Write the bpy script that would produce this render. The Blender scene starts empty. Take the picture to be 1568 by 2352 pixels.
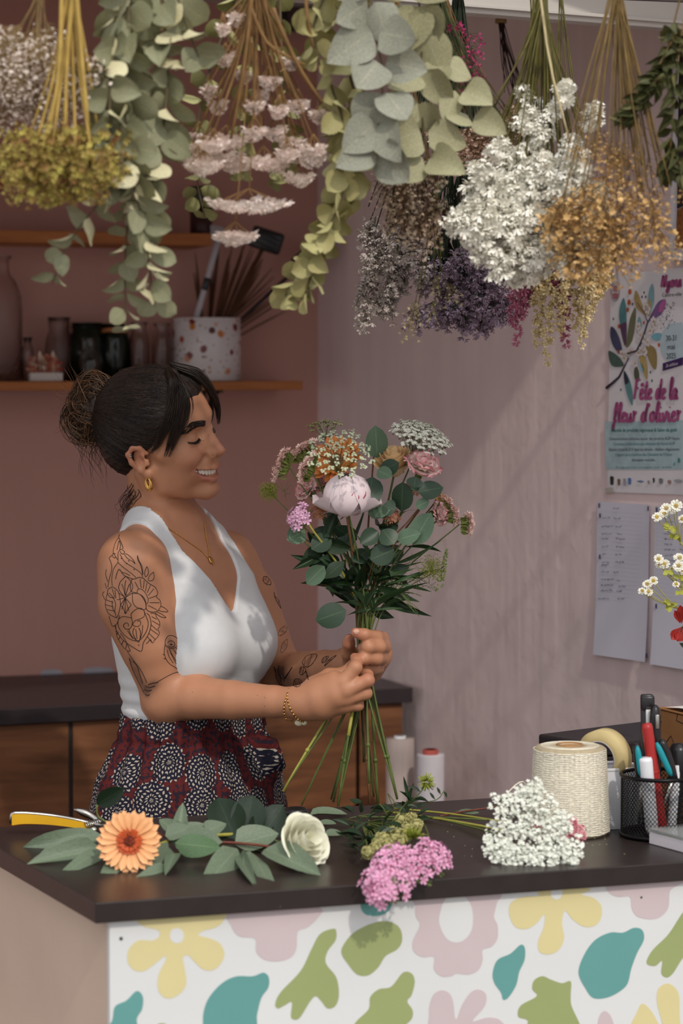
import bpy, bmesh, math, random
import numpy as np
from mathutils import Vector, Matrix, Quaternion
from mathutils.bvhtree import BVHTree
from mathutils.geometry import tessellate_polygon

random.seed(7)
RNG = np.random.default_rng(7)
SC = bpy.context.scene
COL = SC.collection

# ------------------------------------------------------------------ camera, light, exposure
CAM_Z, PITCH, FPX = 1.65, math.atan(326 / 5553.0), 5553.0
cam_data = bpy.data.cameras.new('camera')
cam_data.sensor_fit = 'VERTICAL'
cam_data.sensor_height = 36.0
cam_data.sensor_width = 24.0
cam_data.lens = 85.0
cam_data.clip_start = 0.05
cam_data.dof.use_dof = True
cam_data.dof.focus_distance = 4.08
cam_data.dof.aperture_fstop = 3.6
cam = bpy.data.objects.new('camera', cam_data)
cam.location = (0, 0, CAM_Z)
cam.rotation_euler = (math.pi / 2 - PITCH, 0, 0)
COL.objects.link(cam)
SC.camera = cam

world = bpy.data.worlds.new('sky')
SC.world = world
world.use_nodes = True
wt = world.node_tree
wn = wt.nodes['Background']
wtc = wt.nodes.new('ShaderNodeTexCoord')
wsx = wt.nodes.new('ShaderNodeSeparateXYZ')
wt.links.new(wtc.outputs['Generated'], wsx.inputs[0])
wr = wt.nodes.new('ShaderNodeValToRGB')          # a hazy sky, brighter overhead than at the horizon
wr.color_ramp.elements[0].position = 0.0
wr.color_ramp.elements[0].color = (0.42, 0.42, 0.43, 1)
wr.color_ramp.elements[1].position = 0.85
wr.color_ramp.elements[1].color = (1.0, 1.02, 1.06, 1)
wt.links.new(wsx.outputs['Z'], wr.inputs['Fac'])
wt.links.new(wr.outputs['Color'], wn.inputs[0])
wn.inputs[1].default_value = 1.64

sun_data = bpy.data.lights.new('sun', 'SUN')
sun_data.energy = 1.5
sun_data.color = (1.0, 0.93, 0.83)
sun_data.angle = math.radians(1.2)
sun = bpy.data.objects.new('sun', sun_data)
SUN_AZ, SUN_EL = math.radians(20), math.radians(42)
sun_dir = Vector((-math.sin(SUN_AZ) * math.cos(SUN_EL), math.cos(SUN_AZ) * math.cos(SUN_EL), -math.sin(SUN_EL)))
sun.rotation_euler = sun_dir.to_track_quat('-Z', 'Y').to_euler()
COL.objects.link(sun)

SC.view_settings.view_transform = 'Standard'
SC.view_settings.look = 'None'
SC.view_settings.gamma = 1.0
SC.view_settings.use_curve_mapping = False
SC.view_settings.exposure = 0.0
SC.cycles.max_bounces = 8
SC.cycles.transparent_max_bounces = 12

# ------------------------------------------------------------------ helpers
_F = Vector((0, math.cos(PITCH), -math.sin(PITCH)))
_U = Vector((0, math.sin(PITCH), math.cos(PITCH)))

def P(px, py, D):
 """Point of the place that the photograph shows at (px, py), at depth Y = D metres."""
 d = _F + Vector((1, 0, 0)) * ((px - 784) / FPX) + _U * ((1176 - py) / FPX)
 return Vector((0, 0, CAM_Z)) + d * (D / d.y)

def ray(px, py):
 d = _F + Vector((1, 0, 0)) * ((px - 784) / FPX) + _U * ((1176 - py) / FPX)
 return d.normalized()

def on_plane(px, py, p0, n):
 d = ray(px, py)
 c = Vector((0, 0, CAM_Z))
 return c + d * ((p0 - c).dot(n) / d.dot(n))

def lin(c):
 out = []
 for v in c[:3]:
  v = v / 255.0
  out.append(v / 12.92 if v <= 0.04045 else ((v + 0.055) / 1.055) ** 2.4)
 return (*out, 1.0)

def M(name, col, rough=0.6, metal=0.0, var=0.12, vscale=30.0, bump=0.0, bscale=80.0, trans=0.0, sub=0.0,
      col2=None, mode='mix', spec=0.4, ior=1.45, coat=0.0, stretch=None, back=None):
 m = bpy.data.materials.new(name)
 m.use_nodes = True
 nt = m.node_tree
 N, L = nt.nodes, nt.links
 b = N['Principled BSDF']
 b.inputs['Roughness'].default_value = rough
 b.inputs['Metallic'].default_value = metal
 b.inputs['Specular IOR Level'].default_value = spec
 b.inputs['IOR'].default_value = ior
 b.inputs['Transmission Weight'].default_value = trans
 b.inputs['Coat Weight'].default_value = coat
 if sub:
  b.inputs['Subsurface Weight'].default_value = sub
  b.inputs['Subsurface Radius'].default_value = (0.012, 0.005, 0.003)
  b.inputs['Subsurface Scale'].default_value = 1.0
 tc = N.new('ShaderNodeTexCoord')
 src = tc.outputs['Object']
 if stretch:
  mp = N.new('ShaderNodeMapping')
  mp.inputs['Scale'].default_value = stretch
  L.new(src, mp.inputs['Vector'])
  src = mp.outputs['Vector']
 base = None
 if col2 is not None:
  at = N.new('ShaderNodeAttribute')
  at.attribute_name = 't'
  mx = N.new('ShaderNodeMix')
  mx.data_type = 'RGBA'
  mx.inputs['A'].default_value = lin(col)
  mx.inputs['B'].default_value = lin(col2)
  if mode == 'vein':
   mr = N.new('ShaderNodeMapRange')
   mr.inputs['From Min'].default_value = 0.0
   mr.inputs['From Max'].default_value = 0.07
   mr.inputs['To Min'].default_value = 0.7
   mr.inputs['To Max'].default_value = 0.0
   L.new(at.outputs['Fac'], mr.inputs['Value'])
   L.new(mr.outputs['Result'], mx.inputs['Factor'])
  else:
   L.new(at.outputs['Fac'], mx.inputs['Factor'])
  base = mx.outputs['Result']
 if back is not None:            # the paler underside of a leaf
  gm = N.new('ShaderNodeNewGeometry')
  mk = N.new('ShaderNodeMix'); mk.data_type = 'RGBA'
  if base is not None: L.new(base, mk.inputs['A'])
  else: mk.inputs['A'].default_value = lin(col)
  mk.inputs['B'].default_value = lin(back)
  L.new(gm.outputs['Backfacing'], mk.inputs['Factor'])
  base = mk.outputs['Result']
 if var > 0:
  nz = N.new('ShaderNodeTexNoise')
  nz.inputs['Scale'].default_value = vscale
  nz.inputs['Detail'].default_value = 4
  L.new(src, nz.inputs['Vector'])
  mr = N.new('ShaderNodeMapRange')
  mr.inputs['From Min'].default_value = 0.3
  mr.inputs['From Max'].default_value = 0.7
  mr.inputs['To Min'].default_value = 1 - var
  mr.inputs['To Max'].default_value = 1 + var
  L.new(nz.outputs['Fac'], mr.inputs['Value'])
  mu = N.new('ShaderNodeVectorMath')
  mu.operation = 'SCALE'
  L.new(mr.outputs['Result'], mu.inputs['Scale'])
  if base is not None:
   L.new(base, mu.inputs[0])
  else:
   mu.inputs[0].default_value = lin(col)[:3]
  L.new(mu.outputs['Vector'], b.inputs['Base Color'])
 elif base is not None:
  L.new(base, b.inputs['Base Color'])
 else:
  b.inputs['Base Color'].default_value = lin(col)
 if bump > 0:
  nb = N.new('ShaderNodeTexNoise')
  nb.inputs['Scale'].default_value = bscale
  nb.inputs['Detail'].default_value = 5
  L.new(src, nb.inputs['Vector'])
  bp = N.new('ShaderNodeBump')
  bp.inputs['Strength'].default_value = bump
  bp.inputs['Distance'].default_value = 0.004
  L.new(nb.outputs['Fac'], bp.inputs['Height'])
  L.new(bp.outputs['Normal'], b.inputs['Normal'])
 return m

BASE = {}     # thing -> world location of its Empty (parts are built in world coordinates minus this)

def tag(o, label=None, cat=None, group=None, kind=None):
 if label: o['label'] = label
 if cat: o['category'] = cat
 if group: o['group'] = group
 if kind: o['kind'] = kind
 return o

def thing(name, label, cat, loc, group=None):
 o = bpy.data.objects.new(name, None)
 o.empty_display_size = 0.02
 COL.objects.link(o)
 o.location = Vector(loc)
 BASE[o] = Vector(loc)
 return tag(o, label, cat, group)

def base_of(parent):
 return BASE.get(parent, Vector((0, 0, 0))) if parent is not None else Vector((0, 0, 0))

def link(name, mesh, parent=None, mw=None):
 """Link an object; mw = its world matrix. Parts keep no rotation of their parents."""
 o = bpy.data.objects.new(name, mesh)
 COL.objects.link(o)
 b = base_of(parent)
 if parent is not None:
  o.parent = parent
 if mw is not None:
  o.matrix_basis = Matrix.Translation(-b) @ mw
 BASE[o] = b
 return o

class MB:
 """Collects shapes and builds them as one mesh."""
 def __init__(self):
  self.v, self.f, self.t, self.n = [], [], [], 0

 def add(self, v, faces, t=0.0):
  v = np.asarray(v, dtype=np.float64).reshape(-1, 3)
  for f in (faces if isinstance(faces, list) else [faces]):
   f = np.asarray(f, dtype=np.int64)
   if f.size:
    self.f.append(f + self.n)
  self.v.append(v)
  tt = np.broadcast_to(np.asarray(t, dtype=np.float64), (len(v),))
  self.t.append(tt)
  self.n += len(v)
  return self

 def addM(self, tpl, mat, t=None):
  v, f, tt = tpl
  m = np.array(mat)
  return self.add(v @ m[:3, :3].T + m[:3, 3], f, tt if t is None else t)

 def tube(self, pts, r, n=6, cap=True, t=0.0, closed=False):
  p = np.asarray([tuple(q) for q in pts], dtype=np.float64)
  m = len(p)
  r = np.broadcast_to(np.asarray(r, dtype=np.float64), (m,))
  if closed:
   tg = np.roll(p, -1, 0) - np.roll(p, 1, 0)
  else:
   tg = np.gradient(p, axis=0)
  tg /= np.maximum(np.linalg.norm(tg, axis=1, keepdims=True), 1e-9)
  ref = np.array([0.31, 0.77, 0.55])
  if abs(np.dot(ref / np.linalg.norm(ref), tg.mean(0))) > 0.9 * max(np.linalg.norm(tg.mean(0)), .1):
   ref = np.array([0.9, -0.3, 0.1])
  a = np.cross(tg, ref)
  ln = np.linalg.norm(a, axis=1, keepdims=True)
  a = a / np.maximum(ln, 1e-6)
  for i in range(1, m):          # keep the frame from flipping
   u = a[i - 1] - tg[i] * np.dot(a[i - 1], tg[i])
   l = np.linalg.norm(u)
   if l > 1e-4: a[i] = u / l
  b = np.cross(tg, a)
  an = np.arange(n) * 2 * np.pi / n
  ring = (a[:, None, :] * np.cos(an)[None, :, None] + b[:, None, :] * np.sin(an)[None, :, None]) * r[:, None, None] + p[:, None, :]
  v = ring.reshape(-1, 3)
  ii = np.arange(m if closed else m - 1)[:, None]
  jj = np.arange(n)[None, :]
  i2 = (ii + 1) % m
  q = np.stack([ii * n + jj, ii * n + (jj + 1) % n, i2 * n + (jj + 1) % n, i2 * n + jj], -1).reshape(-1, 4)
  fs = [q]
  if cap and not closed:
   fs.append(np.arange(n)[::-1].reshape(1, n))
   fs.append((np.arange(n) + (m - 1) * n).reshape(1, n))
  tt = t if np.isscalar(t) else np.repeat(np.asarray(t), n)
  return self.add(v, fs, tt)

 def lathe(self, prof, n=32, mat=None, t=0.0, cap=True):
  pr = np.asarray(prof, dtype=np.float64)
  an = np.arange(n) * 2 * np.pi / n
  v = np.stack([pr[:, None, 0] * np.cos(an), pr[:, None, 0] * np.sin(an), np.broadcast_to(pr[:, None, 1], (len(pr), n))], -1).reshape(-1, 3)
  ii = np.arange(len(pr) - 1)[:, None]
  jj = np.arange(n)[None, :]
  q = np.stack([ii * n + jj, ii * n + (jj + 1) % n, (ii + 1) * n + (jj + 1) % n, (ii + 1) * n + jj], -1).reshape(-1, 4)
  fs = [q]
  if cap:
   if pr[0, 0] > 1e-5: fs.append(np.arange(n)[::-1].reshape(1, n))
   if pr[-1, 0] > 1e-5: fs.append((np.arange(n) + (len(pr) - 1) * n).reshape(1, n))
  if mat is not None:
   m = np.array(mat)
   v = v @ m[:3, :3].T + m[:3, 3]
  tt = t if np.isscalar(t) else np.repeat(np.asarray(t), n)
  return self.add(v, fs, tt)

 def ball(self, c, r, nu=8, nv=6, mat=None, t=0.0):
  r = (r, r, r) if np.isscalar(r) else r
  th = np.linspace(0, np.pi, nv + 1)
  prof = np.stack([np.sin(th), -np.cos(th)], -1)
  an = np.arange(nu) * 2 * np.pi / nu
  v = np.stack([prof[:, None, 0] * np.cos(an) * r[0], prof[:, None, 0] * np.sin(an) * r[1], np.broadcast_to(prof[:, None, 1] * r[2], (nv + 1, nu))], -1).reshape(-1, 3)
  if mat is not None:
   m = np.array(mat)
   v = v @ m[:3, :3].T
  v = v + np.array(tuple(c))
  ii = np.arange(nv)[:, None]
  jj = np.arange(nu)[None, :]
  q = np.stack([ii * nu + jj, ii * nu + (jj + 1) % nu, (ii + 1) * nu + (jj + 1) % nu, (ii + 1) * nu + jj], -1).reshape(-1, 4)
  return self.add(v, q, t)

 def box(self, size, mat=None, bevel=0.0, seg=2, t=0.0):
  bm = bmesh.new()
  bmesh.ops.create_cube(bm, size=1.0)
  bmesh.ops.scale(bm, vec=size, verts=bm.verts)
  if bevel > 0:
   bmesh.ops.bevel(bm, geom=bm.edges[:], offset=bevel, segments=seg, affect='EDGES', profile=0.5)
  return self.from_bm(bm, mat, t)

 def from_bm(self, bm, mat=None, t=0.0):
  bm.verts.index_update()
  v = np.array([tuple(x.co) for x in bm.verts])
  by = {}
  for f in bm.faces:
   by.setdefault(len(f.verts), []).append([x.index for x in f.verts])
  bm.free()
  if mat is not None:
   m = np.array(mat)
   v = v @ m[:3, :3].T + m[:3, 3]
  return self.add(v, [np.array(x) for x in by.values()], t)

 def poly(self, pts, normal, thick=0.0, t=0.0):
  """Flat polygon (pts in order) with a little thickness along its normal."""
  pts = [Vector(p) for p in pts]
  tris = tessellate_polygon([pts])
  n = Vector(normal).normalized()
  v = [p + n * thick for p in pts]
  f = []
  for a, b, c in tris:
   nn = (v[b] - v[a]).cross(v[c] - v[a])
   f.append((a, b, c) if nn.dot(n) > 0 else (a, c, b))
  k = len(v)
  if thick > 0:
   v = v + pts
   q = [(i, (i + 1) % k, k + (i + 1) % k, k + i) for i in range(k)]
   return self.add([tuple(x) for x in v], [np.array(f), np.array(q)], t)
  return self.add([tuple(x) for x in v], [np.array(f)], t)

 def mesh(self, name, mat, smooth=True, off=None):
  v = np.concatenate(self.v) if self.v else np.zeros((0, 3))
  if off is not None:
   v = v - np.array(tuple(off))
  me = bpy.data.meshes.new(name)
  me.vertices.add(len(v))
  me.vertices.foreach_set('co', v.astype(np.float32).ravel())
  tot = np.concatenate([np.full(len(f), f.shape[1]) for f in self.f]).astype(np.int32)
  idx = np.concatenate([f.ravel() for f in self.f]).astype(np.int32)
  st = np.concatenate([[0], np.cumsum(tot)[:-1]]).astype(np.int32)
  me.loops.add(len(idx))
  me.loops.foreach_set('vertex_index', idx)
  me.polygons.add(len(tot))
  me.polygons.foreach_set('loop_start', st)
  me.polygons.foreach_set('loop_total', tot)
  me.polygons.foreach_set('use_smooth', np.full(len(tot), smooth))
  at = me.attributes.new('t', 'FLOAT', 'POINT')
  at.data.foreach_set('value', np.concatenate(self.t).astype(np.float32))
  me.update(calc_edges=True)
  if mat is not None:
   for mm in (mat if isinstance(mat, (list, tuple)) else [mat]):
    me.materials.append(mm)
  return me

 def build(self, name, mat, parent=None, smooth=True, kind=None, label=None):
  me = self.mesh(name, mat, smooth, base_of(parent))
  o = link(name, me, parent)
  if parent is not None and me.vertices and not BASE[o]:
   pass
  if kind: o['kind'] = kind
  if label: o['label'] = label
  return o

def sharp(o, ang=40):
 me = o.data
 me.set_sharp_from_angle(angle=math.radians(ang))
 return o

def frame(loc, ydir, zdir, s=(1, 1, 1)):
 """World matrix whose +Y is ydir and whose +Z leans to zdir; s scales x, y, z."""
 y = Vector(ydir).normalized()
 z = Vector(zdir)
 z = z - y * z.dot(y)
 if z.length < 1e-4:
  z = y.orthogonal()
 z.normalize()
 x = y.cross(z)
 m = Matrix((( x.x * s[0], y.x * s[1], z.x * s[2], loc[0]), (x.y * s[0], y.y * s[1], z.y * s[2], loc[1]),
    (x.z * s[0], y.z * s[1], z.z * s[2], loc[2]), (0, 0, 0, 1)))
 return m

def upto(loc, zdir, s=1.0, spin=0.0):
 q = Vector(zdir).to_track_quat('Z', 'Y')
 return Matrix.Translation(Vector(loc)) @ q.to_matrix().to_4x4() @ Matrix.Rotation(spin, 4, 'Z') @ Matrix.Diagonal((s, s, s, 1))

def spline(pts, n=12):
 """Catmull-Rom through pts (Vectors)."""
 p = [Vector(q) for q in pts]
 if len(p) < 3:
  return [p[0].lerp(p[-1], i / n) for i in range(n + 1)]
 q = [p[0] * 2 - p[1]] + p + [p[-1] * 2 - p[-2]]
 out = []
 seg = len(p) - 1
 for i in range(n + 1):
  u = i / n * seg
  k = min(int(u), seg - 1)
  t = u - k
  a, b, c, d = q[k], q[k + 1], q[k + 2], q[k + 3]
  out.append(0.5 * ((2 * b) + (c - a) * t + (2 * a - 5 * b + 4 * c - d) * t * t + (3 * b - a - 3 * c + d) * t ** 3))
 return out

def closed_spline(pts, per=6):
 p = [Vector((*q, 0)) if len(q) == 2 else Vector(q) for q in pts]
 n = len(p)
 out = []
 for k in range(n):
  a, b, c, d = p[k - 1], p[k], p[(k + 1) % n], p[(k + 2) % n]
  for i in range(per):
   t = i / per
   out.append(0.5 * ((2 * b) + (c - a) * t + (2 * a - 5 * b + 4 * c - d) * t * t + (3 * b - a - 3 * c + d) * t ** 3))
 return out

def rv(s=1.0):
 return Vector((random.uniform(-1, 1), random.uniform(-1, 1), random.uniform(-1, 1))) * s

LEAF_W = {
 'round': [(0, .03), (.04, .3), (.12, .62), (.3, .93), (.48, 1), (.68, .9), (.85, .6), (.95, .3), (1, .02)],
 'heart': [(0, .08), (.03, .5), (.12, .86), (.28, 1), (.48, .95), (.68, .74), (.86, .42), (.96, .16), (1, .01)],
 'lance': [(0, .06), (.1, .4), (.28, .85), (.44, 1), (.6, .86), (.8, .46), (.93, .16), (1, .0)],
 'obov': [(0, .05), (.1, .2), (.3, .5), (.55, .88), (.72, 1), (.87, .85), (.96, .45), (1, .05)],
}

def leaf_tpl(kind='round', bend=0.15, cup=0.1, twist=0.0, nu=7, wave=0.0):
 """Unit leaf along +Y, width 1 along X, upper face +Z; t = |x| from the midrib."""
 prof = np.array(LEAF_W[kind])
 s = np.linspace(0, 1, nu + 1)
 if True:
  s = 0.5 - 0.5 * np.cos(np.pi * s) * 0.55 - 0.225 * (1 - 2 * s) if False else s
 w = np.interp(s, prof[:, 0], prof[:, 1]) * 0.5
 xs = np.array([-1, -.5, 0, .5, 1.0])
 X = w[:, None] * xs
 Y = np.broadcast_to(s[:, None], X.shape)
 Z = -bend * Y ** 2 + cup * (np.abs(xs)[None, :] ** 1.5) * w[:, None] * 2 + twist * X * (Y - .5) + wave * np.sin(Y * 9 + xs * 2) * np.abs(xs)
 v = np.stack([X, Y, Z], -1).reshape(-1, 3)
 i = np.arange(nu)[:, None]
 j = np.arange(4)[None, :]
 q = np.stack([i * 5 + j, i * 5 + j + 1, (i + 1) * 5 + j + 1, (i + 1) * 5 + j], -1).reshape(-1, 4)
 t = np.broadcast_to(np.abs(xs), X.shape).ravel()
 return v, [q], t

def leaf_meshes(name, mat, kind, n=4, bend=.15, cup=.12, wave=0.0, nu=7):
 out = []
 for i in range(n):
  mb = MB()
  mb.addM(leaf_tpl(kind, bend * random.uniform(-.4, 1.7), cup * random.uniform(-.8, 1.6), random.uniform(-.5, .5), nu, wave), Matrix.Identity(4))
  out.append(mb.mesh(name, mat))
 return out

def part(name, mesh, parent, mw):
 return link(name, mesh, parent, mw)

def stem_part(parent, pts, r0, r1, mat, n=6, segs=10, name='stem'):
 p = spline(pts, segs) if len(pts) > 2 else [Vector(pts[0]).lerp(Vector(pts[-1]), i / 3) for i in range(4)]
 mb = MB().tube(p, np.linspace(r0, r1, len(p)), n)
 return mb.build(name, mat, parent)
# ------------------------------------------------------------------ the setting
def plaster(name, col, bump=0.35, mott=0.10):
 m = bpy.data.materials.new(name)
 m.use_nodes = True
 N, L = m.node_tree.nodes, m.node_tree.links
 b = N['Principled BSDF']
 b.inputs['Roughness'].default_value = 0.62
 b.inputs['Specular IOR Level'].default_value = 0.3
 g = N.new('ShaderNodeNewGeometry')
 n1 = N.new('ShaderNodeTexNoise'); n1.inputs['Scale'].default_value = 2.2; n1.inputs['Detail'].default_value = 7
 mp = N.new('ShaderNodeMapping'); mp.inputs['Scale'].default_value = (14, 14, 1.1)
 n2 = N.new('ShaderNodeTexNoise'); n2.inputs['Scale'].default_value = 1.6; n2.inputs['Detail'].default_value = 3
 L.new(g.outputs['Position'], n1.inputs['Vector'])
 L.new(g.outputs['Position'], mp.inputs['Vector']); L.new(mp.outputs['Vector'], n2.inputs['Vector'])
 ad = N.new('ShaderNodeMath'); ad.operation = 'ADD'
 mh = N.new('ShaderNodeMath'); mh.operation = 'MULTIPLY'; mh.inputs[1].default_value = 0.45
 L.new(n2.outputs['Fac'], mh.inputs[0]); L.new(n1.outputs['Fac'], ad.inputs[0]); L.new(mh.outputs[0], ad.inputs[1])
 mr = N.new('ShaderNodeMapRange'); mr.inputs['From Min'].default_value = .45; mr.inputs['From Max'].default_value = 1.0
 mr.inputs['To Min'].default_value = 1 - mott; mr.inputs['To Max'].default_value = 1 + mott
 L.new(ad.outputs[0], mr.inputs['Value'])
 sc = N.new('ShaderNodeVectorMath'); sc.operation = 'SCALE'; sc.inputs[0].default_value = lin(col)[:3]
 L.new(mr.outputs['Result'], sc.inputs['Scale'])
 L.new(sc.outputs['Vector'], b.inputs['Base Color'])
 n3 = N.new('ShaderNodeTexNoise'); n3.inputs['Scale'].default_value = 9; n3.inputs['Detail'].default_value = 8; n3.inputs['Roughness'].default_value = .55
 L.new(g.outputs['Position'], n3.inputs['Vector'])
 a2 = N.new('ShaderNodeMath'); a2.operation = 'ADD'
 L.new(n3.outputs['Fac'], a2.inputs[0]); L.new(mh.outputs[0], a2.inputs[1])
 bp = N.new('ShaderNodeBump'); bp.inputs['Strength'].default_value = bump; bp.inputs['Distance'].default_value = 0.012
 L.new(a2.outputs[0], bp.inputs['Height']); L.new(bp.outputs['Normal'], b.inputs['Normal'])
 return m

def wood(name, dark, light, scale=(3, 3, 40), rough=.45):
 m = bpy.data.materials.new(name)
 m.use_nodes = True
 N, L = m.node_tree.nodes, m.node_tree.links
 b = N['Principled BSDF']; b.inputs['Roughness'].default_value = rough
 b.inputs['Specular IOR Level'].default_value = 0.3
 g = N.new('ShaderNodeTexCoord')
 mp = N.new('ShaderNodeMapping'); mp.inputs['Scale'].default_value = scale
 L.new(g.outputs['Object'], mp.inputs['Vector'])
 n1 = N.new('ShaderNodeTexNoise'); n1.inputs['Scale'].default_value = 1.0; n1.inputs['Detail'].default_value = 6; n1.inputs['Distortion'].default_value = .6
 L.new(mp.outputs['Vector'], n1.inputs['Vector'])
 cr = N.new('ShaderNodeValToRGB')
 cr.color_ramp.elements[0].position = .32; cr.color_ramp.elements[0].color = lin(dark)
 cr.color_ramp.elements[1].position = .68; cr.color_ramp.elements[1].color = lin(light)
 L.new(n1.outputs['Fac'], cr.inputs['Fac']); L.new(cr.outputs['Color'], b.inputs['Base Color'])
 return m

PINK = plaster('pink_plaster_skylit', (238, 218, 217), mott=.11)  # right wall: its skylight sheen is put into a paler, greyer pink
PINK_BACK = plaster('pink_paint', (196, 147, 135), .08, .05)
CEIL = plaster('ceiling_paint', (196, 188, 182), .1, .04)
CONC = plaster('floor_screed', (112, 104, 97), .3, .1)

CORNER = Vector((-0.056, 5.75, 0))
D1 = Vector((0.95, 0.312, 0)).normalized()            # along the back wall and the counters
D2 = Vector((0.600, -1.07, 0)).normalized()          # along the right wall, towards the street
N2 = Vector((-D2.y, D2.x, 0)) * -1                     # right wall's normal, into the room
if N2.x > 0: N2 = -N2
N1 = Vector((D1.y, -D1.x, 0))                          # back wall's normal, towards the camera

def slab(name, a, b, n_out, z0, z1, thick, mat):
 a, b = Vector(a), Vector(b)
 q = [a, b, b - n_out * thick, a - n_out * thick]
 v = [(p.x, p.y, z0) for p in q] + [(p.x, p.y, z1) for p in q]
 f = [(0, 1, 2, 3), (7, 6, 5, 4)] + [(i, i + 4, (i + 1) % 4 + 4, (i + 1) % 4) for i in range(4)]
 o = MB().add(v, [np.array(f)]).build(name, mat, None, smooth=False)
 bm = bmesh.new(); bm.from_mesh(o.data); bmesh.ops.recalc_face_normals(bm, faces=bm.faces); bm.to_mesh(o.data); bm.free()
 o['kind'] = 'structure'
 return o

LEFT = CORNER - D1 * 2.6
slab('wall_back', LEFT, CORNER + D1 * 0.3, N1, 0, 2.5, .12, PINK_BACK)
slab('wall_right', CORNER, CORNER + D2 * 2.6, N2, 0, 2.5, .12, PINK)
slab('left_shade_header', LEFT, LEFT + D2 * 2.2, -N2, 1.75, 2.5, .12, PINK_BACK)      # unseen header over the open left side, added to dim the upper right wall
fl = MB().add([(-9, -6, 0), (9, -6, 0), (9, 8, 0), (-9, 8, 0), (-9, -6, -.1), (9, -6, -.1), (9, 8, -.1), (-9, 8, -.1)],
              [np.array([(0, 1, 2, 3), (7, 6, 5, 4), (0, 4, 5, 1), (1, 5, 6, 2), (2, 6, 7, 3), (3, 7, 4, 0)])]).build('floor', CONC, None, smooth=False)
fl['kind'] = 'structure'
# ceiling over the inside of the stall, ending at the lintel above the counter
A0, A1 = LEFT, CORNER + D1 * .25
v = [(A0.x, A0.y + .1, 2.5), (A1.x, A1.y + .1, 2.5), (1.05, 4.15, 2.5), (-2.2, 3.4, 2.5)]
v += [(x, y, 2.6) for x, y, z in v]
o = MB().add(v, [np.array([(3, 2, 1, 0), (4, 5, 6, 7), (0, 1, 5, 4), (1, 2, 6, 5), (2, 3, 7, 6), (3, 0, 4, 7)])]).build('ceiling', CEIL, None, smooth=False)
o['kind'] = 'structure'

# white lintel board across the top of the opening (behind the hanging bunches)
WHITE = M('white_paint', (200, 194, 186), .5, var=.03, vscale=6)
la, lb = P(560, -6, 3.98), P(1700, 82, 4.435)
dirn = (lb - la); dirn.z = 0; dirn.normalize()
nrm = Vector((dirn.y, -dirn.x, 0))
z0 = (la.z + lb.z) / 2
mb = MB()
for (p, q) in ((la - dirn * 1.2, lb + dirn * .25),):
 zz0, zz1 = la.z - (lb.z - la.z) * 0, lb.z
 c = (p + q) / 2
 Lg = (q - p).length
 mm = Matrix.Translation((c.x, c.y, 0)) @ Matrix(((dirn.x, nrm.x, 0, 0), (dirn.y, nrm.y, 0, 0), (0, 0, 1, 0), (0, 0, 0, 1)))
 zt = 2.5
 mb.box((Lg, .035, zt - z0), mm @ Matrix.Translation((0, 0, (zt + z0) / 2)), .003)
 mb.box((Lg, .012, .006), mm @ Matrix.Translation((0, .02, z0 + .012)), .001)
o = mb.build('trim_1', WHITE, None, smooth=False)
o['kind'] = 'structure'

# ------------------------------------------------------------------ front counter
CZ = 0.92
BLK = M('black_laminate', (44, 36, 34), .34, var=.14, vscale=24, bump=.05, bscale=300, spec=.42)
BLK2 = M('black_laminate_back', (52, 44, 46), .4, var=.08, vscale=30, spec=.4)
PANEL = M('white_print_board', (216, 217, 216), .45, var=.025, vscale=5)
SIDE = M('beige_side_board', (203, 180, 162), .5, var=.05, vscale=5)

def on_top(px, py, dz=0.0):
 p = on_plane(px, py, Vector((0, 0, CZ)), Vector((0, 0, 1)))
 p.z += dz
 return p

CNR = on_top(219, 2074)
FR = on_top(1568, 1979.5)
CD = (FR - CNR); CD.z = 0; CD.normalize()              # along the counter's front
CN = Vector((CD.y, -CD.x, 0))                          # out of the front
LFT = on_top(-10, 1944)
LD = (LFT - CNR); LD.z = 0; LD.normalize()             # along its left end, away from us
back_pt = on_top(784, 1853)
depth = (back_pt - CNR).dot(-CN)
TH = .029
counter = thing('shop_counter', 'front counter with black top and white front printed with flower and leaf shapes', 'counter', (CNR.x + .6, CNR.y + .5, 0))

def quad_slab(pts, z0, z1, name, mat, parent, bevel=.0015):
 bm = bmesh.new()
 lo = [bm.verts.new((p.x, p.y, z0)) for p in pts]
 hi = [bm.verts.new((p.x, p.y, z1)) for p in pts]
 n = len(pts)
 bm.faces.new(lo[::-1]); bm.faces.new(hi)
 for i in range(n):
  bm.faces.new((lo[i], lo[(i + 1) % n], hi[(i + 1) % n], hi[i]))
 bmesh.ops.recalc_face_normals(bm, faces=bm.faces)
 if bevel:
  bmesh.ops.bevel(bm, geom=bm.edges[:], offset=bevel, segments=2, affect='EDGES', profile=.5)
 return MB().from_bm(bm).build(name, mat, parent, smooth=False)

kL = depth / (-CN).dot(LD)
CNR_B = CNR + LD * kL

def hit_wall(p, d, w0, wd):
 a = Matrix(((d.x, -wd.x), (d.y, -wd.y)))
 s = a.inverted() @ Vector((w0.x - p.x, w0.y - p.y))
 return p + d * s.x

RGT = hit_wall(CNR, CD, CORNER + N2 * .006, D2)
RGT_B = hit_wall(CNR - CN * depth, CD, CORNER + N2 * .006, D2)
quad_slab([CNR, RGT, RGT_B, CNR_B], CZ - TH, CZ, 'worktop', BLK, counter)
ins = .0125
p0 = CNR + CD * ins * 1.5 - CN * ins
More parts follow.
